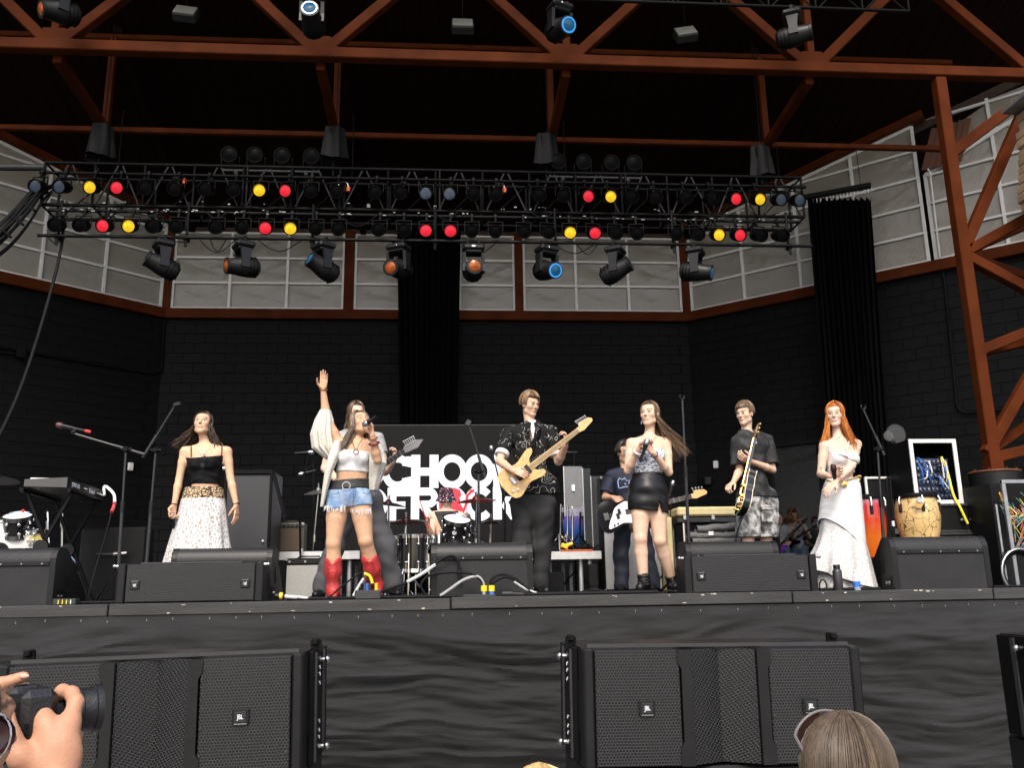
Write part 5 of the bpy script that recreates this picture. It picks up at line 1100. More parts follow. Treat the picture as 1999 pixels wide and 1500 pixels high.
fan.location=(fc_.x+.03,9.7,fz); OFF[fan.name]=tuple(fan.location)
fcc=V(fc_.x,9.62,fc_.z); MB().tube([fcc+V(.12*math.cos(a),0,.12*math.sin(a)) for a in [math.radians(x) for x in range(0,361,15)]],.007,6,cap=False).build('cage_ring',black_metal,fan)
MB().lathe([(0,0),(.118,.0),(.118,.004),(0,.004)],fcc,(0,-1,0),28).build('mesh_screen',mat('fan_mesh',(.06,.06,.06),.5,alpha=.45),fan)
MB().lathe([(0,0),(.06,.0),(.06,.004),(0,.004)],fcc+V(-.12,-.05,-.03),(0,-1,0),20).build('side_screen',mat('fan_mesh2',(.10,.10,.10),.5,alpha=.35),fan); MB().tube([fcc+V(-.12,-.05,-.03),fcc+V(0,0,-.12)],.005,6).build('arm',black_metal,fan)
MB().cyl(fcc+V(0,0,-.12),V(fc_.x+.03,9.7,fz+.02),.011,n=8).build('pole',black_metal,fan); tripod(fan,V(fc_.x+.03,9.7,fz),.08,.12)
rr_=thing('equipment_rack','open rack with silver edges and coloured cable looms at the right edge','rack',(at(2010,1150,8.3).x,8.3,SZ)); ra=at(1962,1000,8.3).x; rb_=ra+.7; z1=at(1962,938,8.3).z
for x in (ra+.02,rb_-.02): MB().box((x,8.3,(SZ+z1)/2),(.04,.03,z1-SZ),None,0,.004).build('front_edge',steel,rr_)
MB().box(((ra+rb_)/2,8.3,z1-.015),(.7,.04,.04),None,0,.004).build('front_edge',steel,rr_); MB().box(((ra+rb_)/2,8.75,(SZ+z1)/2),(.68,.5,z1-SZ-.02)).build('body',black_case,rr_)
MB().box((ra-.14,8.22,(SZ+at(1940,985,8.2).z)/2),(.02,.02,at(1940,985,8.2).z-SZ)).build('leaning_rail',steel,rr_)
for k in range(26):
    x=ra+.06+random.uniform(0,.3); z=z1-.1-random.uniform(0,.2); c_=[teal_c,teal_c,or_c,yel_c,red_c,white_c][k%6]; zz=SZ+.35+random.uniform(0,.35)
    MB().tube(spline([V(x,8.46,z),V(x+random.uniform(-.05,.08),8.36,z-.15),V(x+random.uniform(-.08,.08),8.36,(z+zz)/2),V(ra+.1+random.uniform(0,.12),8.40,zz)],6),.004,5).build('loom_wire',c_,rr_)
for k in range(3): MB().tube([at(1995,1118,8.15)+V((.2-.02*k)*math.cos(a),.02*k,(.22-.02*k)*math.sin(a)) for a in [math.radians(x) for x in range(60,300,15)]],.014,8).build('coiled_lead',(steel,rubber,rubber)[k],rr_)

# ---- cables, boxes and bottles along the stage lip
def floor_cable(label,pts,r_=.011,m_=None,Y=7.12):
    P=[]
    for q in pts:
        yy=q[2] if len(q)>2 else Y; p=at(q[0],q[1],yy); p.z=max(p.z,SZ+r_); P.append(p)
    return one('stage_cable',MB().tube(spline(P,7),r_,8),m_ or rubber,label,'cable','cables along the stage front')
floor_cable('black cable arching up to a plug on the centre wedge monitor',[(560,1178),(690,1172),(760,1150),(815,1128),(855,1097,7.17),(880,1086,7.19),(894,1096,7.2),(897,1113,7.2)])
floor_cable('white taped stretch of the cable rising to the centre wedge',[(795,1137,7.1),(822,1122,7.1),(850,1103,7.12)],.0135,white_c)
floor_cable('black cable looping low over the centre wedge to a yellow connector',[(700,1178),(800,1172),(830,1166),(822,1144),(838,1124),(880,1118),(915,1120),(938,1132),(945,1150)])
floor_cable('grey-white cable curving into the yellow connector',[(858,1170),(880,1150),(905,1133),(930,1126),(942,1136),(945,1150)],.012,mat('cable_grey',(.3,.3,.3),.5))
floor_cable('black cable leaving the blue connector to the right, upper one',[(957,1148),(960,1132),(978,1122),(1005,1130),(1035,1155),(1062,1168)])
floor_cable('black cable leaving the blue connector to the right, lower one',[(962,1150),(966,1136),(990,1127),(1015,1140),(1045,1162)])
floor_cable('white and red cable lying right of the centre wedge',[(1004,1136),(1030,1152),(1060,1163),(1095,1167)],.011,white_c)
floor_cable('thick black cable along the lip right of centre',[(985,1162),(1060,1162),(1120,1166),(1180,1162),(1240,1160),(1285,1164)],.017)
floor_cable('black cable bulging up before the bass player',[(1120,1168),(1135,1158,7.3),(1160,1152,7.4),(1190,1158,7.3),(1230,1165,7.2)],.014)
floor_cable('black cable lying along the lip below the red boots',[(600,1172),(680,1174),(760,1170),(840,1172),(900,1170)],.013)
floor_cable('white cable running from the left front fill to the red boots',[(545,1168),(575,1166),(610,1170),(650,1170),(690,1168)],.012,white_c)
floor_cable('thin black cable by the left red boot',[(640,1170),(668,1145),(700,1122),(715,1118),(725,1130),(730,1150)],.007,None,7.05)
floor_cable('yellow cable by the right red boot',[(711,1120,7.04),(722,1126,7.04),(727,1140,7.04),(727,1150,7.04)],.012,yel_c)
floor_cable('white jack lead leaning on the stage box',[(690,1164),(700,1146),(710,1130)],.012,white_c,7.06)
floor_cable('black cable along the lip behind the black bottle',[(1600,1160),(1640,1158),(1690,1162),(1720,1160)],.014)
floor_cable('black cable on the lip before the left keyboard stand',[(120,1188),(180,1186),(240,1182)],.012)
floor_cable('black cable at the far right of the lip',[(1940,1150),(1965,1156),(1999,1158),(2030,1160)],.012)
def connector(label,px,py,c1,c2,Y=7.1):
    p=at(px,py,Y); r=thing('cable_connector',label,'connector',p,'cable connectors'); MB().cyl(p+V(0,0,-.035),p+V(0,0,.0),.021,n=12).build('collar',c1,r); MB().cyl(p,p+V(0,0,.045),.025,n=12).build('grip',c2,r)
connector('yellow and grey connector standing at the centre of the lip',945,1155,steel,yellow_plastic); connector('yellow and blue connector standing at the centre of the lip',960,1155,blue_plastic,yellow_plastic)
r=thing('cable_connector','yellow and black connector beside the left front fill speaker','connector',at(556,1166,7.05)); MB().cyl(at(538,1164,7.05),at(556,1165,7.05),.022,n=12).build('plug',black_plastic,r); MB().cyl(at(546,1164,7.05),at(552,1164,7.05),.026,n=12).build('ring',yellow_plastic,r); MB().cyl(at(556,1165,7.05),at(580,1167,7.05),.015,n=10).build('sleeve',white_c,r)
p=at(992,1161,7.08); one('cable_plug',MB().cyl(p+V(-.05,0,.0),p+V(.03,0,.0),.035,n=14).cyl(p+V(.03,0,0),p+V(.12,0,-.004),.024,n=12),black_plastic,'thick black multicore plug lying on the centre of the lip','plug')
sbx=thing('stage_box','small grey stage box with coloured plugs before the right red boot','stage box',floorpt(at(718,1172,7.03))); c=floorpt(at(719,1172,7.03)); MB().box(c+V(0,0,.035),(.2,.12,.07),None,0,.008).build('box',grey_paint,sbx)
for k,(dx,m_) in enumerate(((-.05,black_plastic),(-.01,blue_plastic),(.03,black_plastic),(.06,yellow_plastic))): MB().cyl(c+V(dx,0,.065),c+V(dx,-.01,.12),.013,n=10).build('plug',m_,sbx)
c=floorpt(at(906,1166,7.05)); one('cable_ramp',MB().box(c+V(.12,.03,.012),(.26,.1,.022),None,0,.006),grey_paint,'flat grey connector plate on the lip before the centre wedge','plate')
pl=at(897,1112,7.2); one('cable_plug',MB().cyl(pl+V(0,0,.0),pl+V(0,0,-.07),.018,n=10),black_plastic,'black plug hanging at the back of the centre wedge','plug')
c=floorpt(at(128,1186,7.05)); fb=thing('floor_box','small dark floor box with green lights at the left lip','floor box',c); MB().box(c+V(0,0,.022),(.17,.08,.044),None,0,.005).build('box',mat('box_green',(.02,.03,.025),.4),fb)
for k in range(4): MB().box(c+V(-.04+.03*k,-.042,.02),(.006,.004,.03)).build('mark',yellow_plastic if k<3 else white_paint,fb)
bt=floorpt(at(1638,1157,7.1)); b1=thing('water_bottle','matte black water bottle on the lip before the white skirt','bottle',bt); MB().lathe([(0,0),(.036,0),(.038,.006),(.038,.155),(.034,.168),(.026,.178),(.0,.178)],bt,n=20).build('body',mat('bottle_black',(.03,.03,.032),.35,var=.1),b1); MB().lathe([(.026,.176),(.028,.178),(.028,.205),(.024,.212),(0,.212)],bt,n=18).build('cap',black_plastic,b1)
bt=floorpt(at(1674,1157,7.12)); b1=thing('water_bottle','clear plastic water bottle with a blue label on the lip','bottle',bt); MB().lathe([(0,0),(.026,0),(.029,.006),(.028,.06),(.029,.1),(.026,.12),(.013,.142),(.012,.155),(0,.155)],bt,n=18).build('body',mat('clear_plastic',(.75,.8,.85),.1,alpha=.45),b1); MB().lathe([(.0295,.03),(.0295,.075)],bt,n=18).build('label_band',blue_plastic,b1); MB().lathe([(.014,.15),(.014,.168),(0,.168)],bt,n=12).build('cap',white_paint,b1)
r=thing('headphone_ring','dark ring hanging at the end of the right front fill speaker','ring',at(1606,1150,7.0)); MB().tube([at(1607,1145,7.0)+V(.03*math.cos(a),0,.05*math.sin(a)) for a in [math.radians(x) for x in range(0,361,20)]],.007,6,cap=False).build('hoop',black_plastic,r)
# dim gear on the floor in the dark between the risers
for k,(x,y,w,h_) in enumerate(((1080,1140,.16,.22),(1150,1135,.1,.3),(660,1140,.1,.2))):
    c=floorpt(at(x,1150,9.6)); one('pedal_case',MB().box(c+V(0,-.25,h_/2),(w,.14,h_),None,0,.01).cyl(c+V(0,-.325,h_*.4),c+V(0,-.33,h_*.4),.05,n=14),black_case,'small black gear box under the risers, %s'%('with round front by the guitarist','narrow one by the bass cabinet','near the silver amplifier')[k],'box')
pl=floorpt(at(295,1150,8.9)); fl=thing('flat_case','black flat case leaning in the dark behind the left singer','case',pl); MB().box(pl+V(-.35,0,.35),(.62,.25,.7),None,0,.02).build('body',black_case,fl); MB().lathe([(0,0),(.035,0),(.035,.004),(0,.004)],at(178,1099,8.85),(0,-1,0),14).build('round_badge',print_white,fl)
gn=thing('stand_clamp','chrome stand arm lying low behind the microphone stands at left','stand part',at(215,1085,8.7)); MB().cyl(at(188,1083,8.7),at(225,1083,8.7),.013,n=8).build('arm',grey_paint,gn); MB().cyl(at(222,1083,8.7),at(248,1081,8.7),.02,n=8).build('clutch',steel,gn); MB().cyl(at(225,1083,8.7),floorpt(at(225,1160,8.7)),.012,n=8).build('pole',black_metal,gn)
# ================================================================== PEOPLE: smooth-blended distance fields meshed by surface nets
def nv(v): return np.array(v,float)
def unit(v): v=nv(v); return v/np.linalg.norm(v)
class Field:
    def __init__(s): s.p=[]
    def rc(s,a,b,r1,r2,k=.02): s.p.append(('c',nv(a),nv(b),r1,r2,k)); return s
    def ball(s,c,r,k=.02): return s.rc(c,c,r,r,k)
    def el(s,c,r,R,k=.03): s.p.append(('e',nv(c),nv(r),nv(R),k)); return s
    def sub(s,c,r,k=.01): s.p.append(('s',nv(c),r,k)); return s
    def inflate(s,t):
        g=Field()
        for q in s.p:
            if q[0]=='c': g.p.append(('c',q[1],q[2],q[3]+t,q[4]+t,q[5]))
            elif q[0]=='e': g.p.append(('e',q[1],q[2]+t,q[3],q[4]))
        return g
    def bounds(s):
        lo=np.full(3,9e9);hi=-lo
        for q in s.p:
            if q[0]=='c': r=max(q[3],q[4]); l=np.minimum(q[1],q[2])-r; h=np.maximum(q[1],q[2])+r
            elif q[0]=='e': e=np.sqrt(((q[3]*q[2])**2).sum(1)); l=q[1]-e; h=q[1]+e
            else: continue
            lo=np.minimum(lo,l); hi=np.maximum(hi,h)
        return lo,hi
    def grid(s,lo,hi,h):
        n=np.maximum(4,np.ceil((hi-lo)/h).astype(int)+1); X=[lo[i]+h*np.arange(n[i]) for i in range(3)]; D=np.full(n,.2,np.float32)
        for q in s.p:
            if q[0]=='c': r=max(q[3],q[4]); l=np.minimum(q[1],q[2])-r; u=np.maximum(q[1],q[2])+r; k=q[5]
            elif q[0]=='e': e=np.sqrt(((q[3]*q[2])**2).sum(1)); l=q[1]-e; u=q[1]+e; k=q[4]
            else: l=q[1]-q[2]; u=q[1]+q[2]; k=q[3]
            m=k+3*h; sl=[]
            for i in range(3):
                a=max(0,int((l[i]-m-lo[i])/h)); b=min(n[i],int((u[i]+m-lo[i])/h)+2)
                if b<=a: break
                sl.append(slice(a,b))
            if len(sl)<3: continue
            sl=tuple(sl); x=X[0][sl[0]][:,None,None]; y=X[1][sl[1]][None,:,None]; z=X[2][sl[2]][None,None,:]
            if q[0]=='c':
                a,b=q[1],q[2]; d=b-a; L2=max(d@d,1e-12); t=np.clip(((x-a[0])*d[0]+(y-a[1])*d[1]+(z-a[2])*d[2])/L2,0,1)
                dd=np.sqrt((x-a[0]-t*d[0])**2+(y-a[1]-t*d[1])**2+(z-a[2]-t*d[2])**2)-(q[3]+(q[4]-q[3])*t)
            elif q[0]=='e':
                c,r,R=q[1],q[2],q[3]; P=[((x-c[0])*R[0,i]+(y-c[1])*R[1,i]+(z-c[2])*R[2,i])/r[i] for i in range(3)]
                k0=np.sqrt(P[0]**2+P[1]**2+P[2]**2); k1=np.sqrt((P[0]/r[0])**2+(P[1]/r[1])**2+(P[2]/r[2])**2)+1e-9; dd=k0*(k0-1)/k1
            else:
                c=q[1]; dd=-(np.sqrt((x-c[0])**2+(y-c[1])**2+(z-c[2])**2)-q[2]); cur=D[sl]; hh=np.clip(.5+.5*(dd-cur)/k,0,1); D[sl]=cur*(1-hh)+dd*hh+k*hh*(1-hh); continue
            cur=D[sl]; hh=np.clip(.5+.5*(dd-cur)/k,0,1); D[sl]=dd*(1-hh)+cur*hh-k*hh*(1-hh)
        return D,X
def surfnet(D,X,h):
    lo=np.array([x[0] for x in X]); s=D<0; c=np.zeros(np.array(D.shape)-1,np.int8); sl=(slice(0,-1),slice(1,None))
    for i in(0,1):
        for j in(0,1):
            for k in(0,1): c+=s[sl[i],sl[j],sl[k]]
    act=(c>0)&(c<8); I=np.argwhere(act); idx=-np.ones(act.shape,np.int64); idx[tuple(I.T)]=np.arange(len(I))
    acc=np.zeros((len(I),3)); cnt=np.zeros(len(I))
    for ax in range(3):
        o1,o2=[a for a in range(3) if a!=ax]
        for u in(0,1):
            for w in(0,1):
                a=I.copy(); a[:,o1]+=u; a[:,o2]+=w; b=a.copy(); b[:,ax]+=1
                da=D[tuple(a.T)]; db=D[tuple(b.T)]; m=(da<0)!=(db<0); t=np.where(m,da/np.where(m,da-db,1),0)
                p=(a-I).astype(float); p[:,ax]+=t; acc+=p*m[:,None]; cnt+=m
    Vv=lo+h*(I+acc/cnt[:,None]); Q=[]
    for ax in range(3):
        o1,o2=[(1,2),(2,0),(0,1)][ax]
        e=[slice(None)]*3; e0=list(e); e1=list(e); e0[ax]=slice(0,-1); e1[ax]=slice(1,None)
        ch=s[tuple(e0)]!=s[tuple(e1)]; E=np.argwhere(ch); E=E[(E[:,o1]>0)&(E[:,o2]>0)&(E[:,o1]<act.shape[o1])&(E[:,o2]<act.shape[o2])]
        neg=s[tuple(E.T)]; q=[]
        for du,dw in((1,1),(0,1),(0,0),(1,0)):
            f=E.copy(); f[:,o1]-=du; f[:,o2]-=dw; q.append(idx[tuple(f.T)])
        q=np.stack(q,1); q[~neg]=q[~neg][:,::-1]; Q.append(q)
    Q=np.concatenate(Q); Q=Q[(Q>=0).all(1)]; return Vv,Q
def np_mesh(name,Vv,Q,off,mats,col=None):
    me=bpy.data.meshes.new(name); Vv=np.asarray(Vv)-nv(off); me.vertices.add(len(Vv)); me.vertices.foreach_set('co',Vv.astype(np.float32).ravel()); n=len(Q)
    me.loops.add(4*n); me.loops.foreach_set('vertex_index',Q.astype(np.int32).ravel()); me.polygons.add(n); me.polygons.foreach_set('loop_start',np.arange(0,4*n,4,dtype=np.int32)); me.polygons.foreach_set('loop_total',np.full(n,4,np.int32))
    me.polygons.foreach_set('use_smooth',np.ones(n,bool)); me.update(calc_edges=True); me.validate()
    for m in mats: me.materials.append(m)
    if col is not None:
        a=me.color_attributes.new('tone','FLOAT_COLOR','POINT'); a.data.foreach_set('color',np.concatenate([col,np.ones((len(col),1))],1).astype(np.float32).ravel())
    return me
def link(name,me,parent):
    o=bpy.data.objects.new(name,me); COL.objects.link(o); o.parent=parent; OFF[o.name]=OFF[parent.name]; return o
def skin_mat():
    m=mat('skin',(1,1,1),.5,var=.10,scale=45,spec=.3,bump=.12,bscale=220); N,L=nodes(m); a=N.new('ShaderNodeVertexColor'); a.layer_name='tone'; mix=[n for n in N if n.bl_idname=='ShaderNodeMix'][0]; L.new(a.outputs[0],mix.inputs[6]); return m
SKIN=skin_mat()
def wrinkle(X,amp,fx=26.,fz=40.,seed=0.):
    x=X[0][:,None,None];y=X[1][None,:,None];z=X[2][None,None,:]
    return amp*(np.sin(x*fx+2.2*np.sin(z*9+seed)+y*15)*np.sin(z*fz+1.7*np.sin(x*13+seed)+y*11)+.6*np.sin((x*.7+z)*fz*.55+3*np.sin(y*12+x*7)+seed))
def mesh_field(F,h,clips=(),amp=0.,seed=0.,fx=26.,fz=40.,pad=.012,fn=None):
    lo,hi=F.bounds(); lo=lo-pad-2*h; hi=hi+pad+2*h; D,X=F.grid(lo,hi,h)
    if amp: D=D+wrinkle(X,amp,fx,fz,seed)
    x=X[0][:,None,None];y=X[1][None,:,None];z=X[2][None,None,:]
    for (p,n) in clips:
        p=nv(p);n=unit(n); D=np.maximum(D,(x-p[0])*n[0]+(y-p[1])*n[1]+(z-p[2])*n[2])
    if fn is not None: D=fn(D,x,y,z)
    return surfnet(D,X,h)
def garment(root,name,F,m,h=.009,clips=(),amp=.003,seed=0.,fx=26.,fz=40.,fn=None,extra=()):
    Vv,Q=mesh_field(F,h,clips,amp,seed,fx,fz,fn=fn)
    for F2,c2 in extra: v2,q2=mesh_field(F2,h,c2,amp,seed,fx,fz); Q=np.concatenate([Q,q2+len(Vv)]); Vv=np.concatenate([Vv,v2])
    return link(name,np_mesh(name,Vv,Q,OFF[root.name],[m]),root)
class Head:
    def __init__(s,c,f,u=(0,0,1),sc=1.):
        s.c=nv(c); s.f=unit(f); u=nv(u); s.s=unit(np.cross(s.f,u)); s.u=np.cross(s.s,s.f); s.R=np.stack([s.s,s.f,s.u],1); s.sc=sc
    def P(s,x,y,z): return s.c+s.sc*(s.s*x+s.f*y+s.u*z)
    def add(s,F,male=False,open_mouth=False):
        k=s.sc; P=s.P
        F.el(P(0,-.012,.030),nv((.073,.092,.086))*k,s.R,.02); F.el(P(0,.022,-.035),nv((.058 if not male else .061,.060,.076))*k,s.R,.03)
        F.ball(P(0,.058,-.098),.019*k if not male else .022*k,.025); F.rc(P(-.050,.004,-.066),P(-.016,.055,-.096),.015*k,.013*k,.02); F.rc(P(.050,.004,-.066),P(.016,.055,-.096),.015*k,.013*k,.02)
        for e in(-1,1):
            F.ball(P(e*.038,.056,-.022),.020*k,.02); F.el(P(e*.073,-.008,-.008),nv((.009,.018,.030))*k,s.R,.008)
        F.rc(P(-.03,.078,.02),P(.03,.078,.02),.010*k,.010*k,.022)
        for e in(-1,1): F.sub(P(e*.030,.104,-.0),.017*k,.014); F.ball(P(e*.030,.071,-.001),.0125*k,.004)
        F.rc(P(0,.083,.008),P(0,.100,-.028),.006*k,.0088*k,.010); F.ball(P(-.010,.090,-.032),.0062*k,.008); F.ball(P(.010,.090,-.032),.0062*k,.008)
        F.rc(P(-.015,.078,-.060),P(.015,.078,-.060),.0048*k,.0048*k,.010); F.rc(P(-.012,.077,-.069),P(.012,.077,-.069),.0056*k,.0056*k,.010)
        if open_mouth: F.sub(P(0,.092,-.066),.012*k,.006)
    def paint(s,Vv,col,hair=None,lip=(.50,.17,.14),brow=(.09,.055,.035),hairline=.055,closed=False,openm=False,fringe=0.):
        q=(Vv-s.c)@s.R/s.sc; x,y,z=q[:,0],q[:,1],q[:,2]; ax=np.abs(x); near=(ax<.11)&(np.abs(y)<.14)&(z<.14)&(z>-.14); fr=near&(y>.04)
        def put(m,c,w=1.): col[m]=col[m]*(1-w)+nv(c)*w
        if hair is not None:
            sc_=near&((z>hairline+.25*np.maximum(0,ax-.03))|((y<-.03)&(z>-.06))|((y<.0)&(z>-.02)&(ax<.066)))&~((y>.03)&(z<hairline)); put(sc_,hair)
        put(fr&(ax>.02)&(ax<.052)&(z>-.05)&(z<-.015),col.mean(0)*nv((1.05,.82,.78)),.35)
        br=fr&(ax>.012)&(ax<.05)&(np.abs(z-.0205-.006*np.sin((ax-.012)*60))<.0042); put(br,brow,.85)
        ey=fr&(y>.05)&(((ax-.030)/.0155)**2+((z+.001)/(.0035 if closed else .0062))**2<1)
        if closed: put(ey,(.07,.04,.03))
        else:
            put(ey,(.50,.46,.44)); put(fr&(((ax-.030)/.0062)**2+((z+.001)/.0062)**2<1),(.035,.025,.02)); put(fr&(ax>.015)&(ax<.047)&(np.abs(z-.0055+2.2*(ax-.030)**2/.03)<.0022),(.05,.03,.025))
        put(fr&(ax<.021-.6*np.abs(z+.0645))&(z>-.0755)&(z<-.0545),lip,.6); put(fr&(ax<.02)&(np.abs(z+.0655)<.0017),(.12,.03,.03),.8)
        if openm: put(fr&((x/.013)**2+((z+.066)/.010)**2<1),(.10,.02,.02))
        put(fr&(((ax-.007)/.004)**2+((z+.043)/.003)**2<1),(.25,.10,.08),.35)
def hand(F,w,d,pn,th,curl=.35,sc=1.,spread=.12,curls=None,thumb=.6,k=.006):
    """w wrist; d finger direction; pn palm normal (fingers curl to it); th direction of the thumb side"""
    w=nv(w);d=unit(d);pn=nv(pn);pn=unit(pn-d*(pn@d));th=unit(np.cross(d,pn)) if nv(th)@np.cross(d,pn)>0 else -unit(np.cross(d,pn))
    for i in range(4):
        o=(.027-.018*i); kn=w+sc*(d*(.088-.004*abs(i-1))+th*o); F.rc(w+sc*(d*.012+th*o*.55),kn,.0125*sc,.0105*sc,.012)
        c=curl if curls is None else curls[i]; L=[(.043,.027,.021),(.048,.030,.022),(.044,.028,.021),(.034,.022,.018)][i]; p=kn; a=c*.55; fd=unit(d+th*spread*(1.5-i)*.6)
        for j,l in enumerate(L):
            a_=a+c*j*.9; q=p+sc*l*(fd*math.cos(a_)+pn*math.sin(a_)); F.rc(p,q,(.0088-.0008*j)*sc,(.008-.0009*j)*sc,.004); p=q
    b=w+sc*(d*.028+th*.024); q=b+sc*.040*unit(d*.75+th*.75+pn*thumb*.5); F.rc(b,q,.014*sc,.0105*sc,.012); q2=q+sc*.032*unit(d*.9+th*.25+pn*thumb); F.rc(q,q2,.0098*sc,.009*sc,.005); F.rc(q2,q2+sc*.024*unit(d*.9-th*.05+pn*thumb*1.2),.0088*sc,.0072*sc,.004)
def body(root,J,head,skin,sex='f',sc=1.,hands=(),hair=None,paint={},h=.0105,legs=True,feet=False,bust=1.,neckr=None,waist=None,arms=('A','B')):
    """J: dict of joints (A = image left, B = image right)"""
    F=Field(); T=Field(); g={k:nv(v) for k,v in J.items()}
    hip=(g['hipA']+g['hipB'])/2; nk=g['neck']; up=unit(nk-hip); sd=g['shB']-g['shA']; sd=unit(sd-up*(sd@up)); fw=np.cross(up,sd); fw=fw if fw@nv(J['fwd'])>0 else -fw; R=np.stack([sd,fw,up],1); H=np.linalg.norm(nk-hip); sw=np.linalg.norm(g['shB']-g['shA'])
    m=sex=='m'; hw=np.linalg.norm(g['hipB']-g['hipA']); wz=waist or (.112 if not m else .128)
    T.el(hip+up*H*.66,(max(.125,sw*.40)*1,.092 if not m else .105,.165),R,.06); T.el(hip+up*H*.36,(wz,.082 if not m else .098,.15),R,.06); T.el(hip+up*.015,(hw*.5+.072,.10,.105),R,.06)
    T.el(hip-fw*.045-up*.02,(hw*.5+.055,.085,.085),R,.05)
    T.rc(g['shA'],nk-up*.03,.037*sc if not m else .050,.040 if not m else .05,.05); T.rc(g['shB'],nk-up*.03,.037*sc if not m else .050,.040 if not m else .05,.05); T.rc(g['shA']*.75+g['shB']*.25-up*.05,g['shB']*.75+g['shA']*.25-up*.05,.07,.07,.05)
    if not m:
        for e in(-1,1): T.el(hip+up*H*.66+sd*e*.062+fw*.068,(.056*bust,.052*bust,.055*bust),R,.03)
    F.p+=T.p; A=Field()
    for s_ in arms:
        sh,el_,wr=g['sh'+s_],g['el'+s_],g['wr'+s_]; r=.96 if m else .80; r*=sc
        um=sh*.6+el_*.4; A.rc(sh,um,.053*r,.050*r,.03); A.rc(um,el_,.050*r,.040*r,.012); mid=el_*.70+wr*.30; A.rc(el_,mid,.040*r,.043*r,.012); A.rc(mid,wr,.043*r,.028*r,.012)
    F.p+=A.p; Lg=Field()
    if legs:
        for s_ in 'AB':
            hp,kn,an=g['hip'+s_],g['kn'+s_],g['an'+s_]; r=1.*sc
            th=hp*.55+kn*.45; Lg.rc(hp,th,.088*r,.078*r,.03); Lg.rc(th,kn,.078*r,.056*r,.012); Lg.ball(kn+fw*.010,.052*r,.012); ca=kn*.68+an*.32-fw*.014; Lg.rc(kn,ca,.054*r,.056*r,.012); Lg.rc(ca,an,.056*r,.037*r,.012)
            if not feet: continue
            to=g['to'+s_] if 'to'+s_ in g else an+fw*.15-up*.05; Lg.rc(an,an-up*.035-fw*.03,.036*r,.034*r,.02); Lg.rc(an-up*.04,to,.034*r,.028*r,.03)
    F.p+=Lg.p
    F.rc(nk-up*.03-fw*.01,head.P(0,-.030,-.05),neckr or (.046 if not m else .054),.042 if not m else .050,.018)
    head.add(F,m,paint.get('openm',False))
    hb=[]
    for hd in hands: n0=len(F.p); hand(F,**hd); hf=Field(); hf.p=F.p[n0:]; hb.append(hf.bounds())
    blocks=[]; lo,hi=F.bounds(); pad=.03; blocks.append((lo-pad,hi+pad,h))
    fine=[(head.c-.145,head.c+.145,.0042)]+[(a-.01,b+.01,.0046) for a,b in hb]; VV=[];QQ=[];n=0
    for bi,(lo,hi,hh) in enumerate(blocks+fine):
        D,X=F.grid(lo,hi,hh); v,q=surfnet(D,X,hh); c=v[q].mean(1); keep=np.ones(len(q),bool)
        others=fine if bi==0 else fine[:bi-1]
        for (a,b,_) in others:
            mrg=h*1.2; keep&=~((c>a+mrg)&(c<b-mrg)).all(1)
        q=q[keep]; used=np.unique(q); mp=-np.ones(len(v),int); mp[used]=np.arange(len(used)); VV.append(v[used]); QQ.append(mp[q]+n); n+=len(used)
    Vv=np.concatenate(VV);Q=np.concatenate(QQ); col=np.tile(nv(skin),(len(Vv),1)); pt={k:v for k,v in paint.items()}; head.paint(Vv,col,hair,**pt)
    for hd in hands:   # a little redness at the hands, knees
        d=np.linalg.norm(Vv-nv(hd['w']),axis=1); mm=d<.2; col[mm]*=1-.12*np.clip(1-d[mm]/.2,0,1)[:,None]*nv((.2,.9,1))
    if legs:
        for s_ in 'AB': d=np.linalg.norm(Vv-g['kn'+s_]-fw*.04,axis=1); mm=d<.07; col[mm]*=1-.13*np.clip(1-d[mm]/.07,0,1)[:,None]*nv((.3,.9,1))
    link('body',np_mesh('body',Vv,Q,OFF[root.name],[SKIN],col),root)
    return dict(T=T,A=A,L=Lg,R=R,up=up,fw=fw,sd=sd,hip=hip,nk=nk,H=H,g=g,F=F)
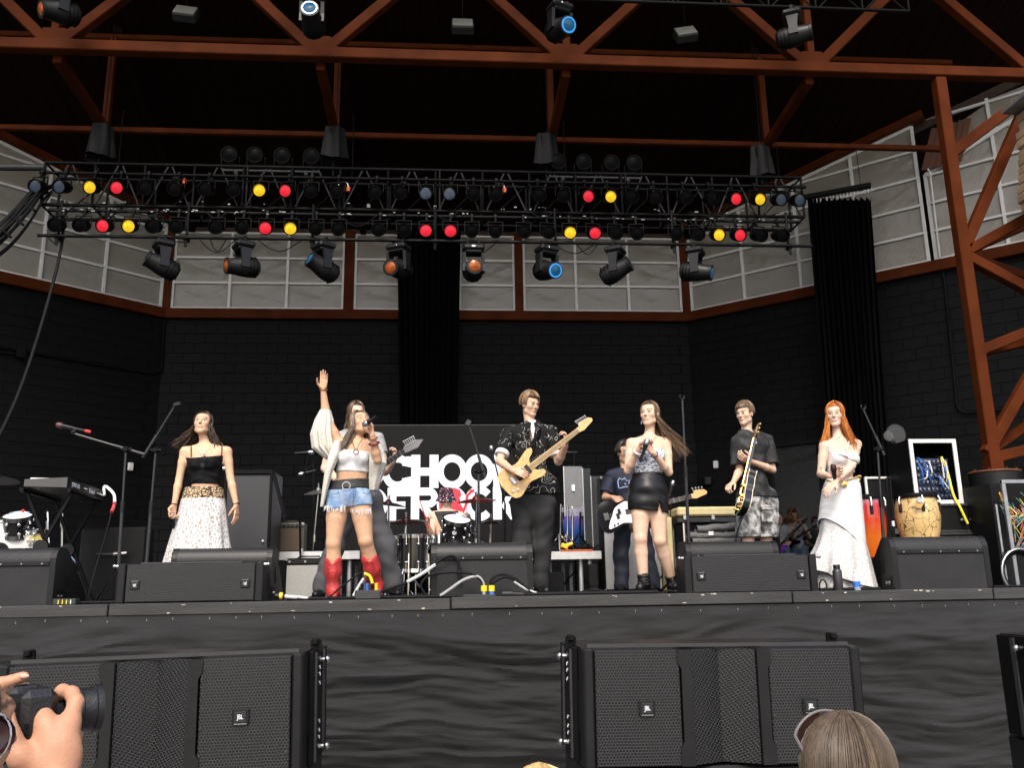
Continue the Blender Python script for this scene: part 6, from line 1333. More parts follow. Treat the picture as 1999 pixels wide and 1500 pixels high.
def hair(root,hd,shades,n=220,L=.3,wind=(0,0,-1),r=.006,phi=(52,308),el_end=-18,wave=.012,grow=1.07,part=0.,fringe=0,fr_el=38,curl=0.,lift=0.,seed=1,taper=.35,spread=.05,lvar=.3,winds=None,name='hair'):
    rr=random.Random(seed); mb=MB(); a,b,c=.073*grow*hd.sc,.092*grow*hd.sc,.086*grow*hd.sc; cc=hd.P(0,-.012,.030)
    def strand(ph,e0,e1,Ln,w,rad):
        pts=[]; N1=7; jit=rr.uniform(.97,1.05)+lift*rr.random()
        for i in range(N1+1):
            e=math.radians(e0+(e1-e0)*i/N1); p=ph*min(1,.35+i/N1) if e0>80 and abs(ph)<math.pi/2 else ph
            pts.append(cc+(hd.s*(a*math.cos(e)*math.sin(p)*jit+part*(1-i/N1))+hd.f*b*math.cos(e)*math.cos(p)*jit+hd.u*c*math.sin(e)*jit))
        if Ln>0:
            d=pts[-1]-pts[-2]; d/=np.linalg.norm(d); st=Ln/9; ph2=rr.uniform(0,6.28); sp=nv((rr.gauss(0,1),rr.gauss(0,1),rr.gauss(0,.4)))*spread
            for i in range(9):
                d=unit(d*.55+(nv(w)+sp)*.45); side=nv((math.sin(ph2+i*1.1),math.cos(ph2+i*.9),.3*math.sin(i+ph2)))
                pts.append(pts[-1]+d*st+side*(wave*.35 if curl==0 else curl))
        m=len(pts); mb.tube([Vector(x) for x in pts],[rad*(1-(1-taper)*(i/(m-1))**1.5) for i in range(m)],5,rr.choice(range(len(shades))))
    for k in range(n):
        ph=math.radians(rr.uniform(*phi)); ph=ph if ph<=math.pi else ph-2*math.pi
        w=wind if winds is None else winds(ph,rr)
        strand(ph,rr.uniform(70,89),el_end+rr.uniform(-8,8),L*(1-lvar*rr.random()) if L>0 else 0,w,r*rr.uniform(.7,1.25))
    for k in range(fringe):
        ph=math.radians(rr.uniform(-62,62)); strand(ph,rr.uniform(60,88),fr_el+rr.uniform(-9,9),0,wind,r*rr.uniform(.7,1.1))
    o=mb.build(name,shades,root); return o
def hmat(name,c,rough=.38): return mat('hair_'+name,c,rough,var=.35,scale=60,stretch=(1,1,.25),spec=.45)
def loft(root,name,rings,m,n=48,folds=0,amp=0.,seed=0.,hem=None,cap=True,sub=6):
    """rings: (centre, half width vector, half depth vector)"""
    P=[]; K=len(rings)
    def f(u,v):
        t=v*(K-1); i=min(int(t),K-2); fr=t-i; fr=fr*fr*(3-2*fr)*.5+fr*.5
        c=nv(rings[i][0])*(1-fr)+nv(rings[i+1][0])*fr; w=nv(rings[i][1])*(1-fr)+nv(rings[i+1][1])*fr; d=nv(rings[i][2])*(1-fr)+nv(rings[i+1][2])*fr
        a=2*math.pi*u; k=1+amp*v*(math.sin(a*folds+seed+1.5*math.sin(a*2+seed))+.5*math.sin(a*(folds*.6+1)+2*v+seed)); p=c+(w*math.cos(a)+d*math.sin(a))*k
        if hem: p[2]+=hem(a)*max(0,v-.5)*2
        return Vector(p)
    mb=MB(); mb.grid(f,n,(K-1)*sub); o=mb.build(name,m,root); return o
def ring_tube(root,name,c,ax,r,t,m,n=20,sq=1.):
    d,s_,u_=frame_of(ax); c=Vector(c); return MB().tube([c+s_*r*math.cos(a)+u_*r*sq*math.sin(a) for a in [2*math.pi*k/n for k in range(n+1)]],t,6,cap=False).build(name,m,root)
def hand_mic(label,tip,tail,m=None,grille=None):
    tip=Vector(tip);tail=Vector(tail); r=thing('microphone',label,'microphone',(tip+tail)/2,'handheld microphones'); d=(tip-tail); L=d.length; d.normalize()
    MB().lathe([(0,0),(.012,.001),(.013,L*.1),(.0135,L*.4),(.020,L-.065),(.0225,L-.055)],tail,d,14).build('handle',m or black_plastic,r); MB().lathe([(.0225,L-.055),(.0265,L-.05),(.0265,L-.04),(.0255,L-.02),(.018,L-.004),(0,L)],tail,d,14).build('grille',grille or steel,r)
    return r
def torso_clip_top(B,frac,tilt=0.): return (B['hip']+B['up']*B['H']*frac,B['up']+B['fw']*tilt)
def torso_clip_bot(B,frac,tilt=0.): return (B['hip']+B['up']*B['H']*frac,-(B['up']+B['fw']*tilt))
def neckhole(B,r=.066,drop=.0,vdepth=0.,vw=.05):
    nk=B['nk'];up=B['up'];fw=B['fw'];sd=B['sd']; o=nk+fw*.012
    def fn(D,x,y,z):
        X=x-o[0];Yy=y-o[1];Z=z-o[2]; h=X*up[0]+Yy*up[1]+Z*up[2]; s=X*sd[0]+Yy*sd[1]+Z*sd[2]; f=X*fw[0]+Yy*fw[1]+Z*fw[2]
        cyl=np.maximum(np.sqrt(s*s+f*f)-r,-(h+.075+drop)); D=np.maximum(D,-cyl)
        if vdepth: w=np.abs(s)-vw*np.clip((h+.02+vdepth)/vdepth,0,1); D=np.maximum(D,-np.maximum(np.maximum(w,-(f-.02)),-(h+.02+vdepth)))
        return D
    return fn
def sleeves(J,frac,r0,r1,over=.1):
    out=[]
    for s_ in 'AB':
        a=Vector(J['sh'+s_]);b=Vector(J['el'+s_]); F=Field(); F.rc(a,a.lerp(b,frac+over),r0,r1,.03); e=a.lerp(b,frac); out.append((F,[(e,b-a)]))
    return out
# ---- cloth materials
def vor_mat(name,c1,c2,scale,lo,hi,feature='DISTANCE_TO_EDGE',warp=.15,rough=.8,wscale=8,bump=.2,stretch=(1,1,1)):
    m=bpy.data.materials.new(name); m.use_nodes=True; N,L=nodes(m); b=bsdf(m); tc=N.new('ShaderNodeTexCoord'); ns=N.new('ShaderNodeTexNoise'); ns.inputs['Scale'].default_value=wscale; ns.inputs['Detail'].default_value=4; L.new(tc.outputs['Object'],ns.inputs[0])
    v=N.new('ShaderNodeVectorMath'); v.operation='MULTIPLY_ADD'; L.new(ns.outputs[1],v.inputs[0]); v.inputs[1].default_value=(warp,)*3; L.new(tc.outputs['Object'],v.inputs[2]); mp=N.new('ShaderNodeMapping'); mp.inputs['Scale'].default_value=stretch; L.new(v.outputs[0],mp.inputs[0])
    vo=N.new('ShaderNodeTexVoronoi'); vo.feature=feature; vo.inputs['Scale'].default_value=scale; L.new(mp.outputs[0],vo.inputs[0]); r_=N.new('ShaderNodeMapRange'); r_.inputs['From Min'].default_value=lo; r_.inputs['From Max'].default_value=hi; L.new(vo.outputs[0],r_.inputs[0])
    mx=N.new('ShaderNodeMix'); mx.data_type='RGBA'; mx.inputs[6].default_value=(*c1,1); mx.inputs[7].default_value=(*c2,1); L.new(r_.outputs[0],mx.inputs[0]); L.new(mx.outputs[2],b.inputs['Base Color']); b.inputs['Roughness'].default_value=rough; b.inputs['Specular IOR Level'].default_value=.25
    if bump: bp=N.new('ShaderNodeBump'); bp.inputs['Strength'].default_value=bump; bp.inputs['Distance'].default_value=.004; L.new(r_.outputs[0],bp.inputs['Height']); L.new(bp.outputs[0],b.inputs['Normal'])
    return m
def band_mat(name,c1,c2,scale,detail,lo,hi,rough=.8,lines=0.,stretch=(1,1,1)):
    m=bpy.data.materials.new(name); m.use_nodes=True; N,L=nodes(m); b=bsdf(m); tc=N.new('ShaderNodeTexCoord'); mp=N.new('ShaderNodeMapping'); mp.inputs['Scale'].default_value=stretch; L.new(tc.outputs['Object'],mp.inputs[0]); ns=N.new('ShaderNodeTexNoise'); ns.inputs['Scale'].default_value=scale; ns.inputs['Detail'].default_value=detail; L.new(mp.outputs[0],ns.inputs[0]); src=ns.outputs[0]
    if lines:
        mu=N.new('ShaderNodeMath'); mu.operation='MULTIPLY'; mu.inputs[1].default_value=lines; L.new(src,mu.inputs[0]); fr=N.new('ShaderNodeMath'); fr.operation='FRACT'; L.new(mu.outputs[0],fr.inputs[0]); src=fr.outputs[0]
    r_=N.new('ShaderNodeMapRange'); r_.inputs['From Min'].default_value=lo; r_.inputs['From Max'].default_value=hi; L.new(src,r_.inputs[0]); fac=r_.outputs[0]
    if lines:
        n2=N.new('ShaderNodeTexNoise'); n2.inputs['Scale'].default_value=scale*1.3; n2.inputs['Detail'].default_value=0; mp2=N.new('ShaderNodeMapping'); mp2.inputs['Location'].default_value=(3,5,1); L.new(tc.outputs['Object'],mp2.inputs[0]); L.new(mp2.outputs[0],n2.inputs[0]); r2=N.new('ShaderNodeMapRange'); r2.inputs['From Min'].default_value=.44; r2.inputs['From Max'].default_value=.48; L.new(n2.outputs[0],r2.inputs[0]); ml=N.new('ShaderNodeMath'); ml.operation='MULTIPLY'; L.new(fac,ml.inputs[0]); L.new(r2.outputs[0],ml.inputs[1]); fac=ml.outputs[0]
    mx=N.new('ShaderNodeMix'); mx.data_type='RGBA'; mx.inputs[6].default_value=(*c1,1); mx.inputs[7].default_value=(*c2,1); L.new(fac,mx.inputs[0]); L.new(mx.outputs[2],b.inputs['Base Color']); b.inputs['Roughness'].default_value=rough; b.inputs['Specular IOR Level'].default_value=.25; return m
lace_m=vor_mat('lace_white',(.64,.64,.64),(.36,.33,.31),40,.09,.2,warp=.05,wscale=22,bump=.3,stretch=(1,1,.6))
lace_fine=vor_mat('lace_fine',(.64,.64,.63),(.42,.41,.40),60,.05,.16,warp=.02,wscale=30,bump=.3,stretch=(1,1,.7))
leopard=vor_mat('leopard',(.04,.025,.015),(.55,.42,.26),42,.10,.16,warp=.03,wscale=30,bump=0)
black_knit=mat('black_knit',(.005,.005,.006),.75,var=.15,scale=30,spec=.15)
white_knit=mat('white_knit',(.62,.61,.60),.8,var=.06,scale=30,bump=.15,bscale=300)
cream_lace=vor_mat('cream_lace',(.76,.74,.67),(.56,.53,.46),80,.03,.10,warp=.02,wscale=20,bump=.6,stretch=(1,1,.5))
denim=band_mat('denim',(.13,.23,.40),(.42,.52,.66),14,6,.35,.7)
red_leather=mat('red_leather',(.42,.035,.035),.45,var=.25,scale=12,bump=.25,bscale=30)
grey_twill=mat('grey_twill',(.075,.075,.079),.8,var=.15,scale=8)
aloha=band_mat('aloha_print',(.005,.005,.0055),(.50,.48,.43),9,1.2,.88,.94,lines=9.)
dark_denim=mat('dark_denim',(.026,.026,.027),.8,var=.35,scale=7,spec=.15)
toile=band_mat('toile',(.72,.73,.75),(.06,.14,.28),34,5,.50,.60,.7,stretch=(1,1,2.2))
leather=mat('black_leather',(.006,.006,.0065),.38,var=.2,scale=10,bump=.12,bscale=18,spec=.35)
acid=band_mat('acid_tee',(.018,.018,.019),(.085,.085,.088),9,7,.42,.75)
camo=band_mat('camo_grey',(.10,.10,.10),(.52,.52,.51),20,5,.40,.62)
navy=mat('navy_cotton',(.007,.010,.028),.8,var=.15,scale=12); navy_denim=mat('navy_denim',(.006,.009,.018),.8,var=.3,scale=10)
S1=(.63,.385,.245); S2=(.57,.34,.21); S3=(.66,.45,.335); S4=(.63,.41,.29); S5=(.66,.44,.315)
def prs(label,px,Y): return thing('person',label,'person',floorpt(at(px,1160,Y)),'band members on stage')
# ================================================================== the band
# ---- singer in black top and lace skirt
Y=7.95; j=lambda x,y,d=0.: at(x,y,Y+d)
r=prs('singer in a black strappy top and white lace skirt, eyes shut, arms down',398,Y); hd=Head(j(396,828),(.02,-.93,.26))
J=dict(fwd=(0,-1,0),neck=j(400,866),shA=j(361,882),shB=j(443,882),elA=j(350,936,-.02),elB=j(450,934,-.02),wrA=j(340,986,-.08),wrB=j(461,985,-.06),hipA=j(386,990),hipB=j(416,990),knA=j(376,1082,-.03),knB=j(424,1082),anA=j(372,1150),anB=j(430,1150))
B=body(r,J,hd,S1,'f',1.,[dict(w=J['wrA'],d=(-.1,-.2,-1),pn=(.6,-.5,0),th=(0,-1,0),curl=1.15,thumb=.9),dict(w=J['wrB'],d=(.12,-.1,-1),pn=(-1,.3,0),th=(0,-1,0),curl=.3)],(.045,.026,.018),dict(closed=False,hairline=.072),waist=.118)
fA=B['T'].inflate(.006)
garment(r,'top',fA,black_knit,.007,[torso_clip_top(B,.80,.25),(j(400,947),(0,0,-1))],.0025,1,12,95)
for x0_,x1_ in ((372,373),(431,433)): MB().tube([j(x0_+1,893,-.125),j(x1_,880,-.09),j(x1_,871,-.03),j(x1_,872,.04)],.0045,6).build('strap',black_knit,r)
sd=V(1,0,0); fd=V(0,1,0)
loft(r,'waistband',[(j(398,953),sd*.166,fd*.125),(j(397,976),sd*.188,fd*.138)],leopard,40)
loft(r,'skirt',[(j(397,975),sd*.189,fd*.139),(j(395,1010),sd*.215,fd*.165),(j(390,1065),sd*.262,fd*.20),(j(389,1152),sd*.36,fd*.27)],lace_m,96,11,.055,2.)
hs=[hmat('dark1',(.022,.012,.008)),hmat('dark2',(.045,.025,.015)),hmat('dark3',(.075,.045,.028))]
def w1(ph,rr): 
    return (-.95,.15,-.62) if (ph<.1) else (.45,.2,-1.)
hair(r,hd,hs,400,.28,(0,0,-1),.0045,(58,302),-25,.02,1.07,winds=lambda ph,rr:(-.75-.3*rr.random(),.2,-.75) if math.sin(ph)*hd.s[0]<0.02 else (.35+.2*rr.random(),.1,-.95),seed=3,spread=.16)
for e in (-1,1): ring_tube(r,'earring',hd.P(e*.078,.0,-.05),(1,0,0),.013,.0035,gold,12)
MB().tube(spline([j(382,872,-.09),j(390,880,-.11),j(398,887,-.115),j(406,880,-.11),j(416,872,-.09)],5),.002,5).build('necklace',gold,r); MB().ball(j(398,885,-.122),.011).build('pendant',print_white,r)
ring_tube(r,'bracelet',J['wrA'],Vector(J['wrA']-J['elA']),.028,.0035,black_plastic); ring_tube(r,'bracelet',J['wrB'],Vector(J['wrB']-J['elB']),.028,.0035,black_plastic)
hand_mic('grey-headed microphone hanging in the hand of the lace-skirted singer',j(336,1001,-.11),j(340,1032,-.06))
sg=thing('sunglasses','dark sunglasses hooked in the neck of the black top','sunglasses',j(397,900,-.16)); 
for (x,y) in ((399,895),(396,909)): MB().lathe([(0,.0),(.017,0),(.019,.003),(0,.005)],j(x,y,-.155),(0,-1,-.3),14).build('lens',mat('smoke_lens',(.03,.03,.033),.3,spec=.3),sg)
MB().tube([j(399,888,-.15),j(398,902,-.16),j(395,915,-.155)],.003,5).build('frame',black_plastic,sg)

# ---- singer with raised arm
Y=7.35
r=prs('singer with raised arm in cream cardigan, denim shorts and red cowboy boots',690,Y); hd=Head(j(703,827),(.42,-.80,.36))
J=dict(fwd=(.1,-1,0),neck=j(697,858),shA=j(661,866,.02),shB=j(727,868),elA=j(637,815,.0),wrA=j(631,762,-.03),elB=j(737,899,-.12),wrB=j(727,851,-.2),hipA=j(661,972),hipB=j(702,973),knA=j(651,1062,-.02),knB=j(714,1057,-.02),anA=j(650,1150),anB=j(735,1146,.12),toA=j(652,1165,-.13),toB=j(742,1158,.0))
B=body(r,J,hd,S2,'f',1.06,[dict(w=J['wrA'],d=(.03,-.05,1),pn=(.1,-1,.0),th=(-1,0,0),curl=.12,sc=.92,spread=.04,curls=[.05,.08,.15,.3]),dict(w=J['wrB'],d=(-.15,.15,1),pn=(-.6,-.2,.3),th=(-.5,.3,.2),curl=1.0,thumb=.9)],(.06,.035,.022),dict(closed=True,openm=True,hairline=.07),waist=.125,bust=1.1)
garment(r,'crop_top',B['T'].inflate(.007),mat('white_rib',(.62,.62,.63),.8,var=.06,scale=30),.007,[torso_clip_top(B,.80,.1),(j(688,923),(-.05,0,-1))],.003,2,15,60)
fs=Field(); fs.p=B['T'].inflate(.017).p; 
for s_ in 'AB': fs.rc(J['hip'+s_],Vector(J['hip'+s_]).lerp(J['kn'+s_],.42),.100,.099,.015)
garment(r,'shorts',fs,denim,.008,[(j(685,945),(-.06,0,1)),(j(650,996),(.12,0,-1)),(j(720,1003),(-.10,0,-1))],.002,4)
fr=MB()
for k in range(70):
    s_=random.choice('AB'); x=random.uniform(632,676) if s_=='A' else random.uniform(682,724); yb=(990 if s_=='A' else 995)-abs(x-(654 if s_=='A' else 703))*.12; p=j(x,yb,-.10); fr.tube([p,p+V(random.uniform(-.008,.008),-.003,-random.uniform(.02,.055))],.0018,4)
dk=mat('denim_seam',(.05,.09,.17),.8)
for pts in ([(690,955),(690,972),(689,990)],[(693,955),(694,968),(690,976)],[(640,957),(648,966),(664,962)],[(708,962),(718,966),(724,958)],[(660,958),(660,962)]): MB().tube([j(x,y,-.143 if 660<x<705 else -.118) for x,y in pts],.003,5).build('seam',dk,r)
fo=fr.build('frayed_hem',white_knit,r); fo['kind']='stuff'
fb=B['T'].inflate(.026); garment(r,'belt',fb,vor_mat('braided_belt',(.012,.012,.012),(.04,.04,.04),120,.02,.1,warp=0,rough=.45),.007,[(j(686,938),(-.06,0,1)),(j(686,956),(.06,0,-1))],0)
ring_tube(r,'buckle',j(676,949,-.168),(0,-1,0),.032,.005,steel,18)
for s_,px in (('A',650),('B',728)):
    fbt=Field(); an=Vector(J['an'+s_]); kn=Vector(J['kn'+s_]); top=kn.lerp(an,.40); to=Vector(J['to'+s_]); fbt.rc(top,kn.lerp(an,.62),.072,.066,.03); fbt.rc(kn.lerp(an,.62),an+V(0,0,.02),.066,.050,.03); fbt.rc(an,an+V(0,.035,-.04),.05,.042,.03); fl=V(0,0,SZ+.035); a2=V(an.x,an.y,SZ+.045); t2=V(to.x,to.y,SZ+.03); fbt.rc(a2,t2,.042,.026,.03); fbt.rc(an,a2,.05,.045,.03); fbt.rc(a2+V(0,.04,0),V(a2.x,a2.y+.045,SZ+.02),.032,.028,.01)
    fn=lambda D,x,y,z,c=top: np.maximum(D,z-(c.z+.03-.045*np.exp(-((x-c.x)/.028)**2)))
    bo=garment(r,'boot',fbt,red_leather,.007,[(V(0,0,SZ+.003),(0,0,-1))],.0025,6,20,30,fn=fn)
    st=MB()
    for q in range(3):
        for e in (-1,1): st.tube(spline([top+V(e*.012,-.070,-.02-.03*q),top+V(e*.045,-.062,-.05-.03*q),top+V(e*.03,-.066,-.10-.03*q),top+V(e*.008,-.068,-.14-.03*q)],4),.0022,4)
    st.build('stitching',mat('red_dark',(.26,.02,.02),.6),r)
hs=[hmat('brn1',(.035,.02,.012)),hmat('brn2',(.075,.045,.026)),hmat('brn3',(.15,.095,.055))]
hair(r,hd,hs,420,.30,(-.25,.0,-1),.0043,(52,308),-20,.02,1.07,winds=lambda ph,rr:(-.30-.2*rr.random(),-.12,-1) if math.sin(ph)*hd.s[0]<.25 else (.12,-.05,-1),seed=5,spread=.10)
X1=V(1,0,0);Y1=V(0,1,0)
loft(r,'cardigan_sleeve',[(j(635,801),X1*.046,Y1*.05),(j(633,820,.01),X1*.078,Y1*.075),(j(630,848,.02),X1*.100,Y1*.10),(j(634,876,.03),X1*.102,Y1*.10),(j(648,896,.04),X1*.055,Y1*.07)],cream_lace,96,11,.17,3.)
loft(r,'cardigan_panel',[(j(660,862,-.06),X1*.035,Y1*.06),(j(652,890,-.10),X1*.045,Y1*.05),(j(642,920,-.10),X1*.032,Y1*.05),(j(634,958,-.09),X1*.02,Y1*.04),(j(628,990,-.08),X1*.012,Y1*.03)],cream_lace,40,5,.15,1.)
loft(r,'cardigan_back',[(j(692,852,.09),X1*.13,Y1*.045),(j(694,872,.10),X1*.155,Y1*.06),(j(694,910,.12),X1*.15,Y1*.05),(j(692,968,.14),X1*.17,Y1*.05)],cream_lace,60,9,.05,2.)
loft(r,'cardigan_sleeve',[(j(728,862,.0),X1*.052,Y1*.06),(j(735,880,-.03),X1*.062,Y1*.075),(j(738,905,-.05),X1*.072,Y1*.08),(j(734,930,-.01),X1*.055,Y1*.06),(j(729,958,.02),X1*.035,Y1*.05)],cream_lace,60,8,.12,5.)
for c,a in ((J['wrA'],.0),(J['wrA']+V(0,0,.012),0)): ring_tube(r,'bracelet',c,(0,0,1),.032,.004,gold,14)
ring_tube(r,'bracelet',Vector(J['wrB']).lerp(J['elB'],.12),Vector(J['wrB']-J['elB']),.036,.006,mat('bead_brown',(.22,.09,.04),.4),16); ring_tube(r,'bracelet',Vector(J['wrB']).lerp(J['elB'],.32),Vector(J['wrB']-J['elB']),.042,.008,mat('bangle_red',(.18,.01,.02),.2),16)
MB().tube(spline([j(686,856,-.07),j(690,868,-.13),j(695,880,-.16),j(701,868,-.14),j(707,858,-.07)],5),.0025,5).build('necklace',black_plastic,r); ring_tube(r,'pendant',j(695,883,-.17),(0,-1,0),.020,.005,mat('bronze',(.2,.12,.07),.35,.8),16)
hand_mic('microphone with orange ring held to the mouth of the raised-arm singer',j(708,832,-.24),j(735,813,-.30),None,steel)
# ---- long-haired guitarist behind her
Y=8.45
r=prs('long-haired guitarist in grey trousers standing behind the raised-arm singer',700,Y); hd=Head(j(695,808),(.35,-.92,-.1))
J=dict(fwd=(.1,-1,0),neck=j(694,842),shA=j(650,858),shB=j(738,858),elA=j(634,915,.0),wrA=j(672,950,-.2),elB=j(752,922,-.05),wrB=j(768,902,-.18),hipA=j(682,980),hipB=j(722,980),knA=j(655,1062,-.02),knB=j(752,1062,-.02),anA=j(628,1146),anB=j(768,1142))
B=body(r,J,hd,S3,'m',1.,[dict(w=J['wrB'],d=(.2,-.3,.8),pn=(-.7,-.5,0),th=(-.3,-.6,.3),curl=.9)],(.05,.03,.02),dict(hairline=.075),h=.012)
garment(r,'shirt',B['T'].inflate(.015),mat('pale_tee',(.30,.30,.30),.8),.011,[(j(700,968),(0,0,-1))],.004,fn=neckhole(B),extra=sleeves(J,.45,.064,.07))
fs=Field(); 
for s_ in 'AB': fs.rc(J['hip'+s_],J['kn'+s_],.11,.090,.04); fs.rc(J['kn'+s_],J['an'+s_],.090,.088,.04); 
fs.rc(J['hipA'],J['hipB'],.11,.11,.04); fs.rc(J['hipA']+V(0,0,.06),J['hipB']+V(0,0,.06),.10,.10,.04); garment(r,'trousers',fs,grey_twill,.010,[(j(700,945),(0,0,1)),(V(0,0,SZ+.03),(0,0,-1))],.007,2,18,30)
for s_,dx in (('A',-.03),('B',.05)): a=Vector(J['an'+s_]); f2=Field(); f2.rc(V(a.x,a.y,SZ+.05),V(a.x+dx,a.y-.17,SZ+.035),.045,.036,.02); garment(r,'shoe',f2,leather,.009,[(V(0,0,SZ+.003),(0,0,-1))],0)
hs=[hmat('brn4',(.05,.027,.014)),hmat('brn5',(.10,.055,.03))]
hair(r,hd,hs,300,.22,(0,.02,-1),.006,(50,310),-15,.015,1.10,seed=8,spread=.08)

# ---- guitarist with wooden guitar
Y=8.3
r=prs('tall guitarist in a black leaf-print shirt playing a wooden electric guitar',1040,Y); hd=Head(j(1035,790),(.52,-.80,-.18))
J=dict(fwd=(.12,-1,0),neck=j(1036,829),shA=j(993,847),shB=j(1076,845),elA=j(975,901,-.14),wrA=j(1002,920,-.40),elB=j(1090,902,-.06),wrB=j(1104,871,-.22),hipA=j(1020,990),hipB=j(1062,990),knA=j(1020,1070,-.02),knB=j(1058,1068,.02),anA=j(1018,1145),anB=j(1056,1142,.03))
B=body(r,J,hd,S4,'m',1.,[dict(w=J['wrA'],d=(.8,-.15,-.25),pn=(.1,.9,-.2),th=(.3,-.2,.8),curl=.75),dict(w=J['wrB'],d=(.05,-.25,.9),pn=(-.8,-.3,.1),th=(-.4,-.6,.3),curl=1.0,thumb=.7)],(.075,.045,.025),dict(hairline=.06,brow=(.12,.075,.04)))
fs=Field(); fs.p=B['T'].inflate(.016).p; fs.rc(j(1006,945),j(1070,945),.098,.098,.05); fs.rc(j(1006,965),j(1070,965),.10,.10,.05)
garment(r,'shirt',fs,aloha,.008,[(j(1040,967),(.03,0,-1))],.005,1,22,30,fn=neckhole(B,.066,.0,.17,.05),extra=sleeves(J,.66,.072,.084))
for e in (-1,1): MB().prism([(0,0),(.05*e,.03),(.075*e,-.02),(.02*e,-.11)],Vector(J['neck'])+V(e*.012+.005,-.118,-.01),(1,0,0),(0,.15,1),(0,-.012,0)).build('collar',aloha,r)
MB().prism([(-.035,.03),(.035,.03),(.004,-.15),(-.004,-.15)],Vector(J['neck'])+V(.005,-.115,-.01),(1,0,0),(0,.12,1),(0,-.012,0)).build('undershirt',white_knit,r)
for s_ in 'AB':
    f2=Field(); a=Vector(J['sh'+s_]).lerp(J['el'+s_],.62); b_=Vector(J['sh'+s_]).lerp(J['el'+s_],.80); f2.rc(a,b_,.066,.068,.02); garment(r,'undershirt_cuff',f2,white_knit,.008,[(b_,b_-a)],.002)
fs=Field()
for s_ in 'AB': fs.rc(J['hip'+s_],J['kn'+s_],.108,.088,.04); fs.rc(J['kn'+s_],J['an'+s_],.088,.082,.04)
fs.rc(J['hipA']+V(0,0,.05),J['hipB']+V(0,0,.05),.11,.11,.04); fs.rc(J['hipA']-V(0,0,.06),J['hipB']-V(0,0,.06),.09,.09,.04); garment(r,'trousers',fs,dark_denim,.010,[(V(0,0,SZ+.03),(0,0,-1)),(j(1040,950),(0,0,1))],.006,3,20,34)
for s_ in 'AB': a=Vector(J['an'+s_]); f2=Field(); f2.rc(V(a.x,a.y,SZ+.05),V(a.x+.03,a.y-.18,SZ+.035),.045,.036,.02); garment(r,'shoe',f2,leather,.010,[(V(0,0,SZ+.003),(0,0,-1))],0)
hs=[hmat('lbr1',(.08,.045,.022)),hmat('lbr2',(.16,.095,.048)),hmat('lbr3',(.24,.15,.08))]
hair(r,hd,hs,340,.0,(.1,-.2,-.9),.0062,(62,298),-16,.02,1.10,fringe=190,fr_el=31,seed=9,lift=.16)

# ---- singer in leather skirt
Y=7.45
r=prs('singer in a blue-white strapless top and black leather mini skirt',1265,Y); hd=Head(j(1268,809),(-.58,-.80,.10))
J=dict(fwd=(-.12,-1,0),neck=j(1267,851),shA=j(1232,866,.0),shB=j(1301,864),elA=j(1225,920,-.04),wrA=j(1247,878,-.2),elB=j(1306,923,-.06),wrB=j(1275,885,-.22),hipA=j(1251,968),hipB=j(1281,968),knA=j(1250,1052,-.03),knB=j(1288,1056,-.01),anA=j(1257,1136),anB=j(1314,1138,.12),toA=j(1250,1155,-.15),toB=j(1320,1156,-.05))
B=body(r,J,hd,S5,'f',1.,[dict(w=J['wrA'],d=(.6,-.2,.75),pn=(.5,-.5,-.5),th=(-.2,-.7,.5),curl=.95),dict(w=J['wrB'],d=(-.65,-.25,.7),pn=(-.4,.8,-.2),th=(-.1,.2,.8),curl=1.05)],(.06,.035,.022),dict(hairline=.07))
garment(r,'tube_top',B['T'].inflate(.006),toile,.007,[torso_clip_top(B,.76,.05),(j(1265,930),(0,0,-1))],.002,3,15,70)
X1=V(.99,.1,0);Y1=V(-.1,.99,0)
fs=Field(); R_=B['R']
for c,w_,d_,hh_ in ((j(1265,934),.144,.116,.10),(j(1265,955),.172,.140,.10),(j(1265,978),.180,.138,.10),(j(1266,1000),.178,.126,.12)): fs.el(c,(w_,d_,hh_),R_,.05)
slx=j(1287,980,-.1).x; slz=j(1287,976,-.1).z
garment(r,'skirt',fs,leather,.0075,[(j(1265,924),(0,0,1)),(j(1265,999),(-.12,0,-1))],.0035,2,10,46,fn=lambda D,x,y,z: np.where((y<J['hipA'].y)&(z<slz)&(np.abs(x-slx)<(slz-z)*.17),.02,D))
for s_ in 'AB':
    an=Vector(J['an'+s_]); kn=Vector(J['kn'+s_]); to=Vector(J['to'+s_]); fbt=Field(); fbt.rc(an.lerp(kn,.16),an,.055,.05,.02); fbt.rc(an,V(an.x,an.y+.02,SZ+.05),.05,.048,.02); fbt.rc(V(an.x,an.y,SZ+.06),V(to.x,to.y,SZ+.055),.046,.04,.03); bo=garment(r,'boot',fbt,leather,.0075,[(an.lerp(kn,.17),kn-an),(V(0,0,SZ+.025),(0,0,-1))],.002)
    f2=Field(); f2.rc(V(an.x,an.y+.03,SZ+.02),V(to.x,to.y,SZ+.02),.05,.046,.02); garment(r,'sole',f2,black_plastic,.008,[(V(0,0,SZ+.03),(0,0,1)),(V(0,0,SZ+.002),(0,0,-1))],0)
    la=MB()
    for q in range(5): la.tube([an+V(-.025,-.045-.012*q,.06-.022*q),an+V(.025,-.047-.012*q,.068-.022*q)],.0035,4)
    la.build('laces',grey_paint,r)
hs=[hmat('mid1',(.07,.040,.021)),hmat('mid2',(.12,.07,.038)),hmat('mid3',(.18,.115,.065))]
hair(r,hd,hs,460,.46,(.55,.2,-.9),.0040,(58,302),-22,.006,1.06,winds=lambda ph,rr:(.50+.42*rr.random(),.15,-.90),seed=12,spread=.13,lvar=.4)
MB().tube([hd.P(-.076,.0,-.05),hd.P(-.078,.005,-.085)],.003,5).build('earring',steel,r); MB().tube([hd.P(.076,.0,-.05),hd.P(.078,.005,-.085)],.003,5).build('earring',steel,r)
